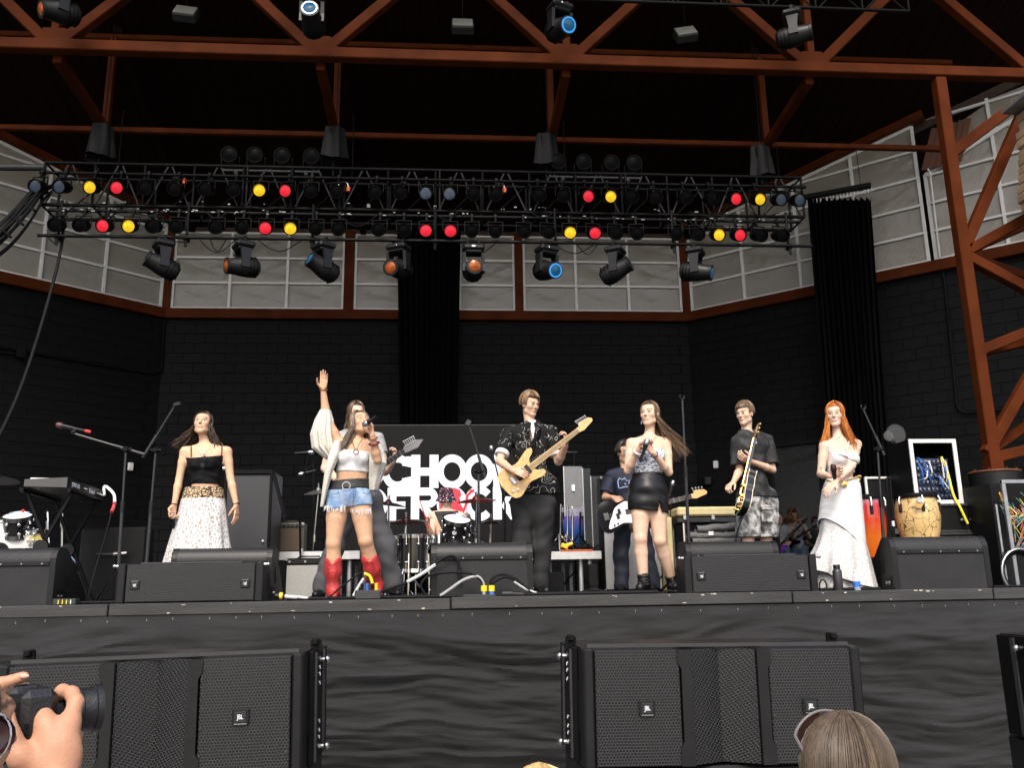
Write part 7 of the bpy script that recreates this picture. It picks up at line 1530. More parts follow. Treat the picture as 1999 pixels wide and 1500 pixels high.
MB().tube(spline([j(1254,850,-.06),j(1258,858,-.10),j(1265,862,-.11),j(1275,858,-.10),j(1282,850,-.06)],5),.0018,5).build('necklace',steel,r)
ring_tube(r,'bracelet',Vector(J['wrB']).lerp(J['elB'],.1),Vector(J['wrB']-J['elB']),.031,.004,black_plastic,14); ring_tube(r,'bracelet',Vector(J['wrA']).lerp(J['elA'],.12),Vector(J['wrA']-J['elA']),.034,.010,mat('bead_white',(.6,.62,.66),.4,var=.4,scale=90),14)
hand_mic('black microphone held before the chest of the leather-skirted singer',j(1265,857,-.30),j(1249,902,-.26))

# ---- boy with the black guitar seen edge-on
Y=8.35
r=prs('boy in an acid-washed tee and grey camouflage shorts holding a black guitar',1465,Y); hd=Head(j(1454,808),(-.74,-.64,-.08))
J=dict(fwd=(-.7,-.7,0),neck=j(1457,844,.02),shA=j(1440,864,-.08),shB=j(1497,862,.06),elA=j(1444,918,-.10),wrA=j(1432,942,-.28),elB=j(1508,918,-.02),wrB=j(1465,901,-.22),hipA=j(1462,990,-.05),hipB=j(1496,990,.05),knA=j(1460,1072,-.06),knB=j(1496,1072,.05),anA=j(1464,1148,-.02),anB=j(1496,1148,.08))
B=body(r,J,hd,S5,'m',.92,[dict(w=J['wrA'],d=(-.6,-.4,-.35),pn=(.4,.2,-.7),th=(-.2,-.5,.7),curl=1.15),dict(w=J['wrB'],d=(-.75,-.3,.25),pn=(-.3,.3,.6),th=(.1,-.5,.8),curl=.9)],(.07,.043,.025),dict(hairline=.052,brow=(.10,.065,.04)))
fs=Field(); fs.p=B['T'].inflate(.018).p; fs.rc(J['hipA']+V(0,0,.10),J['hipB']+V(0,0,.10),.112,.112,.05); fs.rc(J['hipA']+V(0,0,.05),J['hipB']+V(0,0,.05),.115,.115,.05)
garment(r,'t_shirt',fs,acid,.009,[(j(1470,972),(0,0,-1))],.007,5,18,26,fn=neckhole(B,.064),extra=sleeves(J,.84,.066,.088))
fs=Field()
for s_ in 'AB': fs.rc(J['hip'+s_],Vector(J['kn'+s_]),.115,.118,.04)
fs.rc(J['hipA']+V(0,0,.06),J['hipB']+V(0,0,.06),.11,.11,.04); sh_=garment(r,'cargo_shorts',fs,camo,.009,[(j(1480,1050),(0,0,-1)),(j(1480,955),(0,0,1))],.006,2,24,34)
MB().box(j(1497,1005,-.11),(.13,.03,.16),Matrix.Rotation(.35,3,'Z'),0,.012).build('cargo_pocket',camo,r); MB().box(j(1497,992,-.125),(.14,.03,.05),Matrix.Rotation(.35,3,'Z'),0,.01).build('pocket_flap',camo,r)
for s_ in 'AB': a=Vector(J['an'+s_]); f2=Field(); f2.rc(V(a.x,a.y,SZ+.05),V(a.x-.12,a.y-.13,SZ+.035),.042,.034,.02); garment(r,'shoe',f2,white_knit,.010,[(V(0,0,SZ+.003),(0,0,-1))],0)
MB().prism([(-.02,-.012),(.02,-.012),(.006,.03),(-.004,.03)],j(1474,864,-.20),(1,0,0),(0,0,1),(0,-.006,0)).build('chest_print',print_white,r); MB().prism([(-.02,-.01),(.02,-.01),(.012,.025),(-.005,.02)],j(1466,887,-.22),(1,0,0),(0,0,1),(0,-.006,0)).build('chest_print_red',red_plastic,r)
hs=[hmat('lb1',(.075,.045,.024)),hmat('lb2',(.13,.082,.045)),hmat('lb3',(.19,.125,.075))]
hair(r,hd,hs,330,.0,(0,0,-1),.0062,(62,298),-12,.01,1.10,fringe=210,fr_el=24,seed=15,lift=.10)

# ---- red-haired singer in white
Y=7.5
r=prs('red-haired singer in a white camisole and long white lace-hemmed skirt',1640,Y); hd=Head(j(1630,810),(-.52,-.84,.0))
J=dict(fwd=(-.3,-1,0),neck=j(1637,853),shA=j(1609,872,-.05),shB=j(1672,868,.05),elA=j(1602,926,-.06),wrA=j(1619,930,-.24),elB=j(1663,910,-.10),wrB=j(1632,941,-.28),hipA=j(1624,985),hipB=j(1664,985),knA=j(1622,1066,-.03),knB=j(1664,1066,.0),anA=j(1626,1146,-.02),anB=j(1668,1146,.1),toA=j(1616,1156,-.14))
B=body(r,J,hd,(.66,.45,.34),'f',1.0,[dict(w=J['wrA'],d=(.5,-.35,.25),pn=(-.2,-.3,-.0),th=(-.1,-.2,.9),curl=1.0),dict(w=J['wrB'],d=(-.75,-.15,-.55),pn=(.2,.5,-.6),th=(-.3,-.6,.4),curl=.45)],(.30,.085,.02),dict(hairline=.06,brow=(.24,.11,.05),lip=(.55,.2,.18)),bust=1.15)
garment(r,'camisole',B['T'].inflate(.008),white_knit,.007,[torso_clip_top(B,.78,.20),(j(1640,925),(.05,0,-1))],.002,4,14,60)
fs=B['T'].inflate(.018); garment(r,'camisole_ruffle',fs,white_knit,.007,[torso_clip_top(B,.74,.2),(j(1625,893),(-.35,0,-1))],.006,9,60,12)
for x0_,x1_ in ((1620,1621),(1652,1656)): MB().tube([j(x0_,882,-.14),j(x1_,868,-.09),j(x1_+3,857,.0)],.0055,6).build('strap',white_knit,r)
sd=V(.98,.15,0); fd=V(-.15,.98,0)
wk=mat('white_skirt',(.62,.62,.61),.75,var=.05,scale=14,bump=.2,bscale=25)
loft(r,'skirt',[(j(1645,935),sd*.150,fd*.115),(j(1643,955),sd*.178,fd*.135),(j(1642,985),sd*.192,fd*.15),(j(1644,1020),sd*.196,fd*.158),(j(1645,1058),sd*.205,fd*.168)],wk,72,5,.012,1.,hem=lambda a:-.20*math.cos(a-.2))
loft(r,'lace_hem',[(j(1643,985),sd*.183,fd*.142),(j(1642,1040),sd*.192,fd*.155),(j(1642,1085),sd*.255,fd*.20),(j(1644,1128),sd*.29,fd*.23)],lace_fine,110,9,.075,4.,hem=lambda a:.10*math.cos(a-2.6))
loft(r,'lace_underlayer',[(j(1641,1070),sd*.19,fd*.15),(j(1644,1110),sd*.22,fd*.17),(j(1646,1155),sd*.24,fd*.19)],lace_fine,80,8,.06,1.)
wedgep=[]; MB().grid(lambda u,v:(lambda a,z0,z1:V(j(1643,1040).x+.196*math.cos(a)*.98-.157*math.sin(a)*.15,Y+.196*math.cos(a)*.15+.157*math.sin(a)*.98,z0+(z1-z0)*v))(math.pi+ (math.pi*1.02)*u,j(1643,1000+62*u).z,j(1643,1066).z) if False else V(0,0,0),1,1) if False else None
ch=MB(); 
for k in range(26): a=math.pi*(1.02+.96*k/25); ch.ball(Vector(j(1645,938+6*math.sin(k*.24)))+sd*.160*math.cos(a)+fd*.128*math.sin(a),.009,6,4)
ch.build('chain_belt',gold,r); MB().lathe([(0,0),(.024,0),(.026,.006),(0,.012)],j(1648,946,-.145),(-.2,-1,0),14).build('belt_medallion',gold,r); MB().ball(j(1676,938,-.06),.018).build('belt_clasp',gold,r)
fbt=Field(); an=Vector(J['anA']); fbt.rc(an+V(0,0,.12),an,.05,.045,.02); fbt.rc(an,V(an.x,an.y,SZ+.04),.045,.04,.02); fbt.rc(V(an.x,an.y,SZ+.045),V(an.x-.04,an.y-.15,SZ+.03),.038,.028,.02); garment(r,'boot',fbt,mat('tan_leather',(.30,.15,.06),.55,var=.3,scale=20),.008,[(V(0,0,SZ+.003),(0,0,-1))],.004)
hs=[hmat('red1',(.26,.065,.012)),hmat('red2',(.40,.12,.02)),hmat('red3',(.55,.20,.035))]
hair(r,hd,hs,460,.36,(.05,.0,-1),.0043,(44,316),-22,.014,1.07,winds=lambda ph,rr:(.28+.15*rr.random(),.08,-1) if math.sin(ph)*hd.s[0]>0 else (-.24-.15*rr.random(),-.15,-1),seed=18,spread=.07)
MB().tube(spline([j(1624,851,-.07),j(1628,856,-.10),j(1634,857,-.10),j(1642,851,-.07)],5),.002,5).build('necklace',gold,r); MB().tube([hd.P(-.012,.01,.122),hd.P(.0,.01,.128),hd.P(.014,.01,.121)],.005,5).build('hair_clip',gold,r)
ring_tube(r,'bracelet',Vector(J['elA'])+V(.0,-.02,.02),(1,0,.2),.035,.004,gold,14)
hand_mic('dark microphone held upright before the waist of the red-haired singer',j(1626,906,-.30),j(1633,960,-.26),None,mat('mic_brown',(.05,.02,.018),.4,.4))

# ---- bass player
Y=9.35
r=prs('bass player in a navy tee and dark jeans behind the leather-skirted singer',1225,Y); hd=Head(j(1220,884),(.15,-.96,-.1))
J=dict(fwd=(0,-1,0),neck=j(1222,917),shA=j(1194,930),shB=j(1255,930),elA=j(1181,972,-.02),wrA=j(1197,972,-.22),elB=j(1272,970,-.04),wrB=j(1288,978,-.24),hipA=j(1216,1020),hipB=j(1248,1020),knA=j(1212,1083,-.02),knB=j(1263,1083,-.02),anA=j(1214,1145),anB=j(1276,1145))
B=body(r,J,hd,(.50,.30,.20),'m',.9,[dict(w=J['wrA'],d=(.75,-.2,-.5),pn=(.0,.9,-.3),th=(.4,-.2,.7),curl=.6),dict(w=J['wrB'],d=(.3,-.2,.6),pn=(-.6,-.5,0),th=(-.4,-.5,.3),curl=.9)],(.015,.010,.008),dict(hairline=.058,brow=(.02,.012,.01)),h=.012)
garment(r,'t_shirt',B['T'].inflate(.020),navy,.010,[(j(1225,1012),(0,0,-1))],.006,5,18,26,fn=neckhole(B,.064),extra=sleeves(J,.78,.062,.080))
pr=MB(); q=[(1206,940),(1209,934),(1214,937),(1219,934),(1224,940),(1228,937),(1228,950),(1216,952),(1208,954),(1206,940)]; pr.tube([j(x,y,-.155) for x,y in q],.0045,5); pr.tube([j(1219,945,-.155),j(1222,944,-.155),j(1222,947,-.155),j(1219,945,-.155)],.003,4); pr.build('chest_print',mat('print_blue',(.4,.55,.8),.6),r)
fs=Field()
for s_ in 'AB': fs.rc(J['hip'+s_],J['kn'+s_],.098,.080,.04); fs.rc(J['kn'+s_],J['an'+s_],.080,.078,.04)
fs.rc(J['hipA']+V(0,0,.05),J['hipB']+V(0,0,.05),.10,.10,.04); garment(r,'jeans',fs,navy_denim,.010,[(V(0,0,SZ+.03),(0,0,-1)),(j(1230,985),(0,0,1))],.006,3,20,34)
for s_ in 'AB': a=Vector(J['an'+s_]); f2=Field(); f2.rc(V(a.x,a.y,SZ+.05),V(a.x-.05,a.y-.18,SZ+.035),.045,.036,.02); garment(r,'shoe',f2,black_knit,.010,[(V(0,0,SZ+.003),(0,0,-1))],0)
hair(r,hd,[hmat('blk1',(.012,.008,.007)),hmat('blk2',(.025,.016,.012))],200,.03,(0,0,-1),.009,(60,300),0,.02,1.12,fringe=60,fr_el=48,seed=21,lift=.12,spread=.6,lvar=.9)
for e in (-1,1): MB().lathe([(0,0),(.024,0),(.024,.003),(0,.003)],hd.P(e*.032,.088,.0),tuple(hd.f),14).build('glasses_lens',mat('mirror_lens',(.5,.55,.6),.08,.9),r); 
MB().tube([Vector(hd.P(-.08,.0,.004)),Vector(hd.P(-.056,.084,.006)),Vector(hd.P(.056,.084,.006)),Vector(hd.P(.08,.0,.004))],.003,5).build('glasses_frame',steel,r)

# ---- drummer
Y=10.35
r=prs('seated drummer in a patterned bucket hat and dark sleeveless top',871,Y); hd=Head(j(871,978),(.0,-.96,-.2))
J=dict(fwd=(0,-1,0),neck=j(871,996),shA=j(845,1008),shB=j(898,1008),elA=j(842,1048,-.08),wrA=j(836,1028,-.30),elB=j(906,1048,-.1),wrB=j(914,1022,-.3),hipA=j(858,1078),hipB=j(886,1078),knA=j(848,1085,-.42),knB=j(900,1085,-.42),anA=j(850,1148,-.4),anB=j(898,1148,-.4))
B=body(r,J,hd,S3,'m',.95,[dict(w=J['wrA'],d=(-.05,-.3,.8),pn=(.5,-.5,.2),th=(-.2,-.3,.6),curl=1.1),dict(w=J['wrB'],d=(.05,-.3,.8),pn=(-.5,-.5,.2),th=(.2,-.3,.6),curl=1.1)],(.05,.03,.02),dict(hairline=.05),h=.012)
garment(r,'sleeveless_top',B['T'].inflate(.014),mat('charcoal_tee',(.02,.02,.022),.8),.010,[torso_clip_top(B,.96,0)]+[(Vector(J['sh'+s_]).lerp(J['neck'],.18),Vector(J['sh'+s_])-Vector(J['neck'])) for s_ in 'AB'],.005)
fs=Field()
for s_ in 'AB': fs.rc(J['hip'+s_],J['kn'+s_],.09,.075,.04); fs.rc(J['kn'+s_],J['an'+s_],.075,.07,.04)
garment(r,'trousers',fs,dark_denim,.011,(),.005)
for s_ in 'AB': a=Vector(J['an'+s_]); f2=Field(); f2.rc(V(a.x,a.y,SZ+.05),V(a.x,a.y-.18,SZ+.035),.042,.034,.02); garment(r,'shoe',f2,black_knit,.011,[(V(0,0,SZ+.003),(0,0,-1))],0)
hat_m=vor_mat('hat_print',(.012,.014,.03),(.55,.5,.5),55,.0,.0,warp=.02,bump=0); N,L=nodes(hat_m); vo=[n for n in N if n.bl_idname=='ShaderNodeTexVoronoi'][0]; vo.feature='F1'; rg=[n for n in N if n.bl_idname=='ShaderNodeMapRange'][0]; rg.inputs['From Min'].default_value=.42; rg.inputs['From Max'].default_value=.30; mxn=[n for n in N if n.bl_idname=='ShaderNodeMix'][0]; hs_=N.new('ShaderNodeValToRGB'); hs_.color_ramp.interpolation='CONSTANT'; e_=hs_.color_ramp.elements; e_[0].color=(.55,.05,.05,1); e_[1].position=.4; e_[1].color=(.6,.58,.55,1); e3=e_.new(.7); e3.color=(.08,.16,.4,1); e4=e_.new(.85); e4.color=(.012,.014,.03,1); sx_=N.new('ShaderNodeSeparateXYZ'); L.new(vo.outputs['Color'],sx_.inputs[0]); L.new(sx_.outputs[0],hs_.inputs[0]); L.new(hs_.outputs[0],mxn.inputs[7])
MB().lathe([(0,.145),(.06,.145),(.078,.13),(.088,.075),(.094,.04),(.10,.035),(.128,-.005),(.127,-.009),(.098,.03)],hd.P(0,-.01,.005),tuple(hd.u),28).build('bucket_hat',hat_m,r)
MB().tube([Vector(hd.P(-.06,.075,.004)),Vector(hd.P(0,.096,.006)),Vector(hd.P(.06,.075,.004))],.012,6).build('sunglasses',black_plastic,r)
for k,(a,b_) in enumerate((((836,1027),(819,976)),((913,1020),(911,990)))): one('drumstick',MB().tube([j(a[0]+2,a[1]+6,-.36),j(*a,-.36),j(*b_,-.42)],[.009,.009,.005],6),(red_plastic,white_knit)[k],('red-gripped drumstick raised in the left of the picture by the drummer','pale drumstick in the other hand of the drummer')[k],'drumstick')
st=thing('drum_stool','black round stool under the drummer','stool',floorpt(at(872,1150,Y+.05))); zs=J['hipA'].z-.10; MB().lathe([(0,0),(.15,0),(.16,-.03),(.15,-.07),(0,-.07)],V(st.location.x,Y+.05,zs),n=20).build('seat',black_knit,st); MB().cyl(st.location,V(st.location.x,Y+.05,zs-.06),.02,n=8).build('pole',chrome,st); tripod(st,Vector(st.location),.2,.2,chrome)

# ---- people beyond the doorway, and the man behind the congas
def standing(label,px,py,Y,f,skin,shirt,trs,hairc,hairkw,arms,sex='m',sc=1.,gr='people beyond the doorway',zf=SZ):
    k=(at(px,py,Y)); Hh=.118*sc; hd=Head(k,f,sc=sc); foot=V(k.x,k.y,zf); r=thing('person',label,'person',foot,gr); top=k.z; sw=.18*sc
    nz=k.z-.17*sc; hz_=max(zf+.75,nz-.50); kz=(hz_+zf)/2; f2=nv((f[0],f[1],0)); f2=Vector(unit(f2)); s2=Vector((-f2.y,f2.x,0)); s2=s2 if s2.x>0 else -s2
    q=lambda s_,fz,z: V(k.x,k.y,z)+s2*s_+f2*fz
    J=dict(fwd=f2,neck=q(0,-.02,nz),shA=q(-sw,-.02,nz-.05),shB=q(sw,-.02,nz-.05),hipA=q(-.09,0,hz_),hipB=q(.09,0,hz_),knA=q(-.1,.02,kz),knB=q(.1,.02,kz),anA=q(-.1,0,zf+.09),anB=q(.1,0,zf+.09)); hands=[]
    for s_,e in (('A',-1),('B',1)):
        a=arms[s_]; J['el'+s_]=q(*a[0][:2],nz+a[0][2]); J['wr'+s_]=q(*a[1][:2],nz+a[1][2]); d=J['wr'+s_]-J['el'+s_]; hands.append(dict(w=J['wr'+s_],d=tuple(d),pn=tuple(s2*-e+f2*.3),th=tuple(f2*.5+V(0,0,.8)),curl=.8))
    B=body(r,J,hd,skin,sex,1.,hands,hairc[0].diffuse_color[:3] and (.06,.035,.02),dict(hairline=.06),h=.015)
    fs=Field(); fs.p=B['T'].inflate(.02).p
    garment(r,'shirt',fs,shirt,.013,[(V(0,0,hz_-.04),(0,0,-1))],.006,fn=neckhole(B),extra=sleeves(J,.7,.062,.076))
    fs=Field()
    for s_ in 'AB': fs.rc(J['hip'+s_],J['kn'+s_],.10,.082,.04); fs.rc(J['kn'+s_],J['an'+s_],.082,.075,.04)
    fs.rc(J['hipA'],J['hipB'],.105,.105,.04); garment(r,'trousers',fs,trs,.013,[(V(0,0,zf+.04),(0,0,-1))],.005)
    for s_ in 'AB': a=J['an'+s_]; f3=Field(); f3.rc(V(a.x,a.y,zf+.05),V(a.x,a.y,zf+.035)+f2*.16,.042,.034,.02); garment(r,'shoe',f3,black_knit,.013,[(V(0,0,zf+.003),(0,0,-1))],0)
    hair(r,hd,hairc,**hairkw); return r,J,hd
jean=mat('blue_jean',(.10,.15,.22),.8,var=.2,scale=9); gshirt=mat('grey_shirt',(.33,.33,.32),.8,var=.15)
Yd=18.2
curlkw=dict(n=150,L=.22,wind=(0,0,-1),r=.016,phi=(45,315),el_end=-10,grow=1.25,curl=.03,spread=.5,seed=31,lift=.3)
standing('curly-haired guitarist in a grey shirt and jeans beyond the doorway, hands at the mouth',1549,1008,Yd,(-.05,-1,0),S4,gshirt,jean,[hmat('cur1',(.15,.075,.03)),hmat('cur2',(.28,.15,.06))],curlkw,dict(A=((-.26,.1,-.28),(-.03,.20,.02)),B=((.27,.1,-.28),(.05,.20,.02))))
standing('person in a pale shirt with a purple guitar beyond the doorway, partly hidden by shorts',1519,1012,Yd-.4,(.3,-1,0),S4,gshirt,jean,[hmat('brn4',(.05,.027,.014))],dict(n=90,L=.05,r=.012,seed=32),dict(A=((-.26,.05,-.3),(-.1,.22,-.35)),B=((.27,.1,-.22),(.16,.25,-.1))))
standing('dimly seen person at the right side of the doorway',1592,1020,Yd+.5,(-.2,-1,0),(.3,.2,.15),mat('dim_shirt',(.05,.05,.05),.8),black_knit,[hmat('lbr1',(.08,.045,.022))],dict(n=110,L=.15,r=.013,seed=33),dict(A=((-.26,.05,-.3),(-.1,.22,-.35)),B=((.27,.1,-.28),(.1,.25,-.3))))
rr,JJ,hh=standing('man with glasses and a dark cap sitting behind the congas',1728,956,9.9,(-.15,-1,0),S3,navy,black_knit,[hmat('blk1',(.012,.008,.007))],dict(n=60,L=.0,r=.010,seed=34),dict(A=((-.25,.1,-.28),(-.1,.28,-.38)),B=((.25,.1,-.28),(.1,.28,-.38))),gr='band members on stage')
MB().lathe([(0,.11),(.05,.105),(.082,.07),(.09,.03),(.086,.02)],hh.P(0,-.01,.02),tuple(hh.u),20).build('cap',black_knit,rr); MB().prism([(-.06,0),(.06,0),(.045,.07),(-.045,.07)],hh.P(0,.075,.045),tuple(hh.s),tuple(hh.f),tuple(nv(hh.u)*.012)).build('cap_peak',black_knit,rr)
for e in (-1,1): ring_tube(rr,'glasses_rim',hh.P(e*.031,.092,-.002),tuple(hh.f),.021,.0028,black_plastic,12)
# ================================================================== GUITARS
def closed_spline(pts,n=6):
    m=len(pts); out=[]
    for i in range(m):
        a,b,c,d=[Vector((*pts[(i+k)%m],0)) for k in(-1,0,1,2)]
        for k in range(n):
            t=k/n; q=.5*((2*b)+(c-a)*t+(2*a-5*b+4*c-d)*t*t+(3*b-a-3*c+d)*t**3); out.append((q.x,q.y))
    return out
STRAT=[(-.20,.0),(-.19,.09),(-.13,.145),(-.06,.145),(.0,.115),(.06,.115),(.12,.135),(.19,.155),(.235,.14),(.215,.10),(.165,.075),(.14,.04),(.14,-.03),(.16,-.06),(.20,-.085),(.205,-.12),(.165,-.135),(.10,-.12),(.03,-.11),(-.04,-.135),(-.12,-.16),(-.18,-.12)]
LESP=[(-.2,.0),(-.18,.11),(-.10,.155),(-.03,.14),(.04,.11),(.10,.12),(.16,.12),(.19,.08),(.18,.03),(.165,-.03),(.19,-.05),(.235,-.085),(.21,-.095),(.165,-.085),(.12,-.10),(.07,-.12),(.02,-.115),(-.04,-.14),(-.11,-.155),(-.18,-.11)]
def guitar(name,label,cat,pb,ph,nrm,out,body_m,neck_m,fret_m=None,guard=None,L=None,thick=.044,tuners=6,head='strat',binding=None,flip=1,hw=None,bscale=1.):
    """pb body centre, ph headstock tip"""
    pb=Vector(pb);ph=Vector(ph); x=(ph-pb); L=x.length; x.normalize(); n=Vector(nrm); n=(n-x*n.dot(x)).normalized(); y=n.cross(x)*flip; r=thing(name,label,cat,pb,'guitars'); hw=hw or steel
    s=bscale; P=lambda a,b,c=0.: pb+x*a+y*b+n*c
    m=MB(); o=closed_spline([(a*s,b*s) for a,b in out]); m.prism(o,P(0,0,-thick),x,y,n*thick*.9); m.prism([(a*.985,b*.985) for a,b in o],P(0,0,-thick*.1),x,y,n*thick*.12); m.build('body',body_m,r)
    if binding: MB().tube([P(a,b,.0) for a,b in o]+[P(*o[0],0.)],.0045,5).build('binding',binding,r); MB().tube([P(a,b,-thick) for a,b in o]+[P(*o[0],-thick)],.0045,5).build('binding',binding,r)
    if guard is not None: m=MB(); m.prism(closed_spline([(a*s,b*s) for a,b in guard[0]]),P(0,0,.0012),x,y,n*.003); m.build('pickguard',guard[1],r)
    e=L-.17
    m=MB(); m.prism([(.10,-.029),(.10,.029),(e,.0215),(e,-.0215)],P(0,0,-.012),x,y,n*.018); m.build('neck',neck_m,r)
    if fret_m: m=MB(); m.prism([(.08,-.028),(.08,.028),(e,.021),(e,-.021)],P(0,0,.006),x,y,n*.005); m.build('fretboard',fret_m,r)
    for k in range(14):
        a=e-(e-.10)*(1-2**(-k/12.))*1.75
        if a>.1: MB().bar(P(a,-.025,.0125),P(a,.025,.0125),.003,.003,up=n).build('fret',hw,r)
    hd_={'strat':[(e-.005,-.021),(e-.005,.021),(e+.03,.025),(e+.04,.052),(e+.075,.05),(e+.15,.038),(e+.175,.012),(e+.165,-.012),(e+.14,-.018),(e+.11,-.022),(e+.05,-.034)],'lp':[(e-.005,-.021),(e-.005,.021),(e+.03,.036),(e+.15,.044),(e+.165,.02),(e+.158,0),(e+.165,-.02),(e+.15,-.044),(e+.03,-.036)],'point':[(e-.005,-.021),(e-.005,.021),(e+.03,.045),(e+.12,.04),(e+.20,-.01),(e+.12,-.045),(e+.03,-.03)]}[head]
    m=MB(); m.prism(hd_,P(0,0,-.012),x,y,n*.016); m.build('headstock',neck_m if head!='lp' else body_m,r)
    for k in range(tuners):
        a=e+.035+.10*k/max(1,tuners-1) if head!='lp' else e+.04+.045*(k//2); b=(.052-.012*k/max(1,tuners-1)) if head!='lp' else (.045 if k%2 else -.045); m=MB(); m.cyl(P(a,b,-.004),P(a,b+(.022 if b>0 else -.022),-.004),.006,n=6); m.ball(P(a,b+(.026 if b>0 else -.026),-.004),.011,8,5); m.build('tuner',hw,r)
        MB().cyl(P(a,b*.55,.004),P(a,b*.55,.012),.005,n=6).build('string_post',hw,r)
    for k in range(tuners): b=-.018+.036*k/(tuners-1); MB().cyl(P(-.09*s,b,.014),P(e,b*.8,.015),.0012,n=4).build('string',hw,r)
    return r,P
blackg=mat('gloss_black',(.006,.006,.007),.12,var=.1,coat=.6); maple=mat('maple',(.60,.38,.14),.3,var=.18,scale=30,stretch=(.2,1,1),coat=.3); cream=mat('cream',(.6,.55,.42),.4)
flame=mat('flamed_maple',(.58,.34,.11),.25,var=.3,scale=30,stretch=(1,.1,1),coat=.5)
g,P=guitar('electric_guitar','natural wood electric guitar played by the tall guitarist','guitar',at(1016,928,8.0),at(1156,819,7.95),(.12,-1,.18),STRAT,flame,maple,maple,None,bscale=1.0,hw=steel)
MB().box(P(-.02,0,.008),(.045,.085,.014),Matrix((P(1,0)-P(0,0),P(0,1)-P(0,0),P(0,0,1)-P(0,0))).transposed(),0,.003).build('pickup',black_plastic,g); MB().box(P(.085,0,.008),(.045,.085,.014),Matrix((P(1,0)-P(0,0),P(0,1)-P(0,0),P(0,0,1)-P(0,0))).transposed(),0,.003).build('pickup',black_plastic,g); MB().box(P(-.085,0,.01),(.035,.08,.014),Matrix((P(1,0)-P(0,0),P(0,1)-P(0,0),P(0,0,1)-P(0,0))).transposed(),0,.003).build('bridge',steel,g)
for a,b in ((-.10,-.09),(-.145,-.075)): MB().cyl(P(a,b,0),P(a,b,.016),.012,n=12).build('knob',steel,g)
st=MB().tube(spline([P(.22,.13,-.02),at(1040,865,8.12),at(1052,845,8.2),at(1060,834,8.32)],5),.018,6); one('guitar_strap',st,black_knit,'black strap of the wooden guitar over the shoulder','strap')
g,P=guitar('electric_guitar','black guitar with cream edging seen edge-on, held by the boy in camouflage shorts','guitar',at(1448,965,8.02),at(1481,826,8.14),(-1,.04,-.05),LESP,blackg,blackg,mat('ebony',(.012,.01,.009),.4),None,head='lp',binding=cream,hw=gold,thick=.07)
for a in (-.02,.08): MB().box(P(a,0,.01),(.03,.07,.02),Matrix((P(1,0)-P(0,0),P(0,1)-P(0,0),P(0,0,1)-P(0,0))).transposed(),0,.003).build('pickup',gold,g)
for a,b in ((-.12,-.10),(-.15,-.06),(-.09,-.12),(-.13,.09)): MB().cyl(P(a,b,0),P(a,b,.025),.013,n=10).build('knob',gold,g)
one('instrument_cable',MB().tube(spline([P(-.2,0,-.03),P(-.24,0,-.05),at(1437,1050,8.0),at(1438,1110,8.0)],6),.007,6),rubber,'thin lead hanging from the black edge-on guitar','cable')
g,P=guitar('electric_guitar','dark guitar with a grey pointed headstock held behind the raised-arm singer','guitar',at(690,948,8.15),at(820,860,8.05),(.1,-1,.15),STRAT,blackg,mat('silver_neck',(.16,.16,.165),.3,.4),mat('ebony',(.012,.01,.009),.4),None,head='point')
GUARD=[(.14,.03),(.11,.10),(.04,.09),(-.02,.06),(-.06,.0),(-.10,-.06),(-.12,-.12),(-.05,-.115),(.03,-.095),(.12,-.115),(.16,-.10),(.13,-.03)]
g,P=guitar('bass_guitar','black bass guitar with a white pickguard held by the bass player','guitar',at(1207,1004,9.03),at(1380,962,8.98),(.05,-1,.12),STRAT,blackg,maple,mat('rosewood',(.03,.015,.01),.4),(GUARD,print_white),tuners=4,bscale=1.08)
Rg=Matrix((P(1,0)-P(0,0),P(0,1)-P(0,0),P(0,0,1)-P(0,0))).transposed()
for a,b in ((.015,.022),(-.01,-.022)): MB().box(P(a,b,.012),(.03,.055,.016),Rg,0,.004).build('pickup',black_plastic,g)
MB().box(P(-.13,0,.01),(.05,.08,.014),Rg,0,.003).build('bridge',chrome,g)
for k in range(2): MB().cyl(P(-.03-.04*k,-.095-.01*k,0),P(-.03-.04*k,-.095-.01*k,.018),.011,n=10).build('knob',chrome,g)
g,P=guitar('electric_guitar','black guitar of the curly-haired person beyond the doorway','guitar',at(1541,1058,17.85),at(1600,1024,17.8),(.05,-1,.1),STRAT,blackg,mat('rosewood',(.03,.015,.01),.4),None,None)
for a in (-.04,.02,.08): MB().box(P(a,0,.012),(.02,.08,.014),None,0,.003).build('pickup',gold,g)
purple=mat('purple_gloss',(.16,.03,.36),.2,var=.1,coat=.5)
guitar('electric_guitar','purple guitar beyond the doorway, its headstock by the dark door','guitar',at(1516,1072,17.5),at(1577,1012,17.5),(.05,-1,.1),STRAT,purple,mat('rosewood',(.03,.015,.01),.4),None,None)

# ================================================================== AUDIENCE IN FRONT
# woman with sunglasses pushed up, seen from behind
Yh=1.83; c=at(1652,1524,Yh); hd=Head(c+V(0,0,-.005),(.06,.99,-.06),sc=1.0)
r=thing('person','woman seen from behind with long light brown hair and sunglasses on her head','person',V(c.x,c.y,0),'audience in front of the stage')
q=lambda x,y,z: V(c.x+x,c.y+y,c.z+z)
J=dict(fwd=(0,1,0),neck=q(0,-.04,-.19),shA=q(-.17,-.04,-.24),shB=q(.17,-.04,-.24),elA=q(-.22,-.03,-.5),elB=q(.22,-.03,-.5),wrA=q(-.2,.12,-.7),wrB=q(.2,.12,-.7),hipA=q(-.08,-.02,-.68),hipB=q(.08,-.02,-.68),knA=q(-.09,0,-.95),knB=q(.09,0,-.95),anA=V(c.x-.09,c.y-.02,.09),anB=V(c.x+.09,c.y-.02,.09))
B=body(r,J,hd,S4,'f',1.,[],(.10,.065,.035),dict(hairline=.06),h=.014)
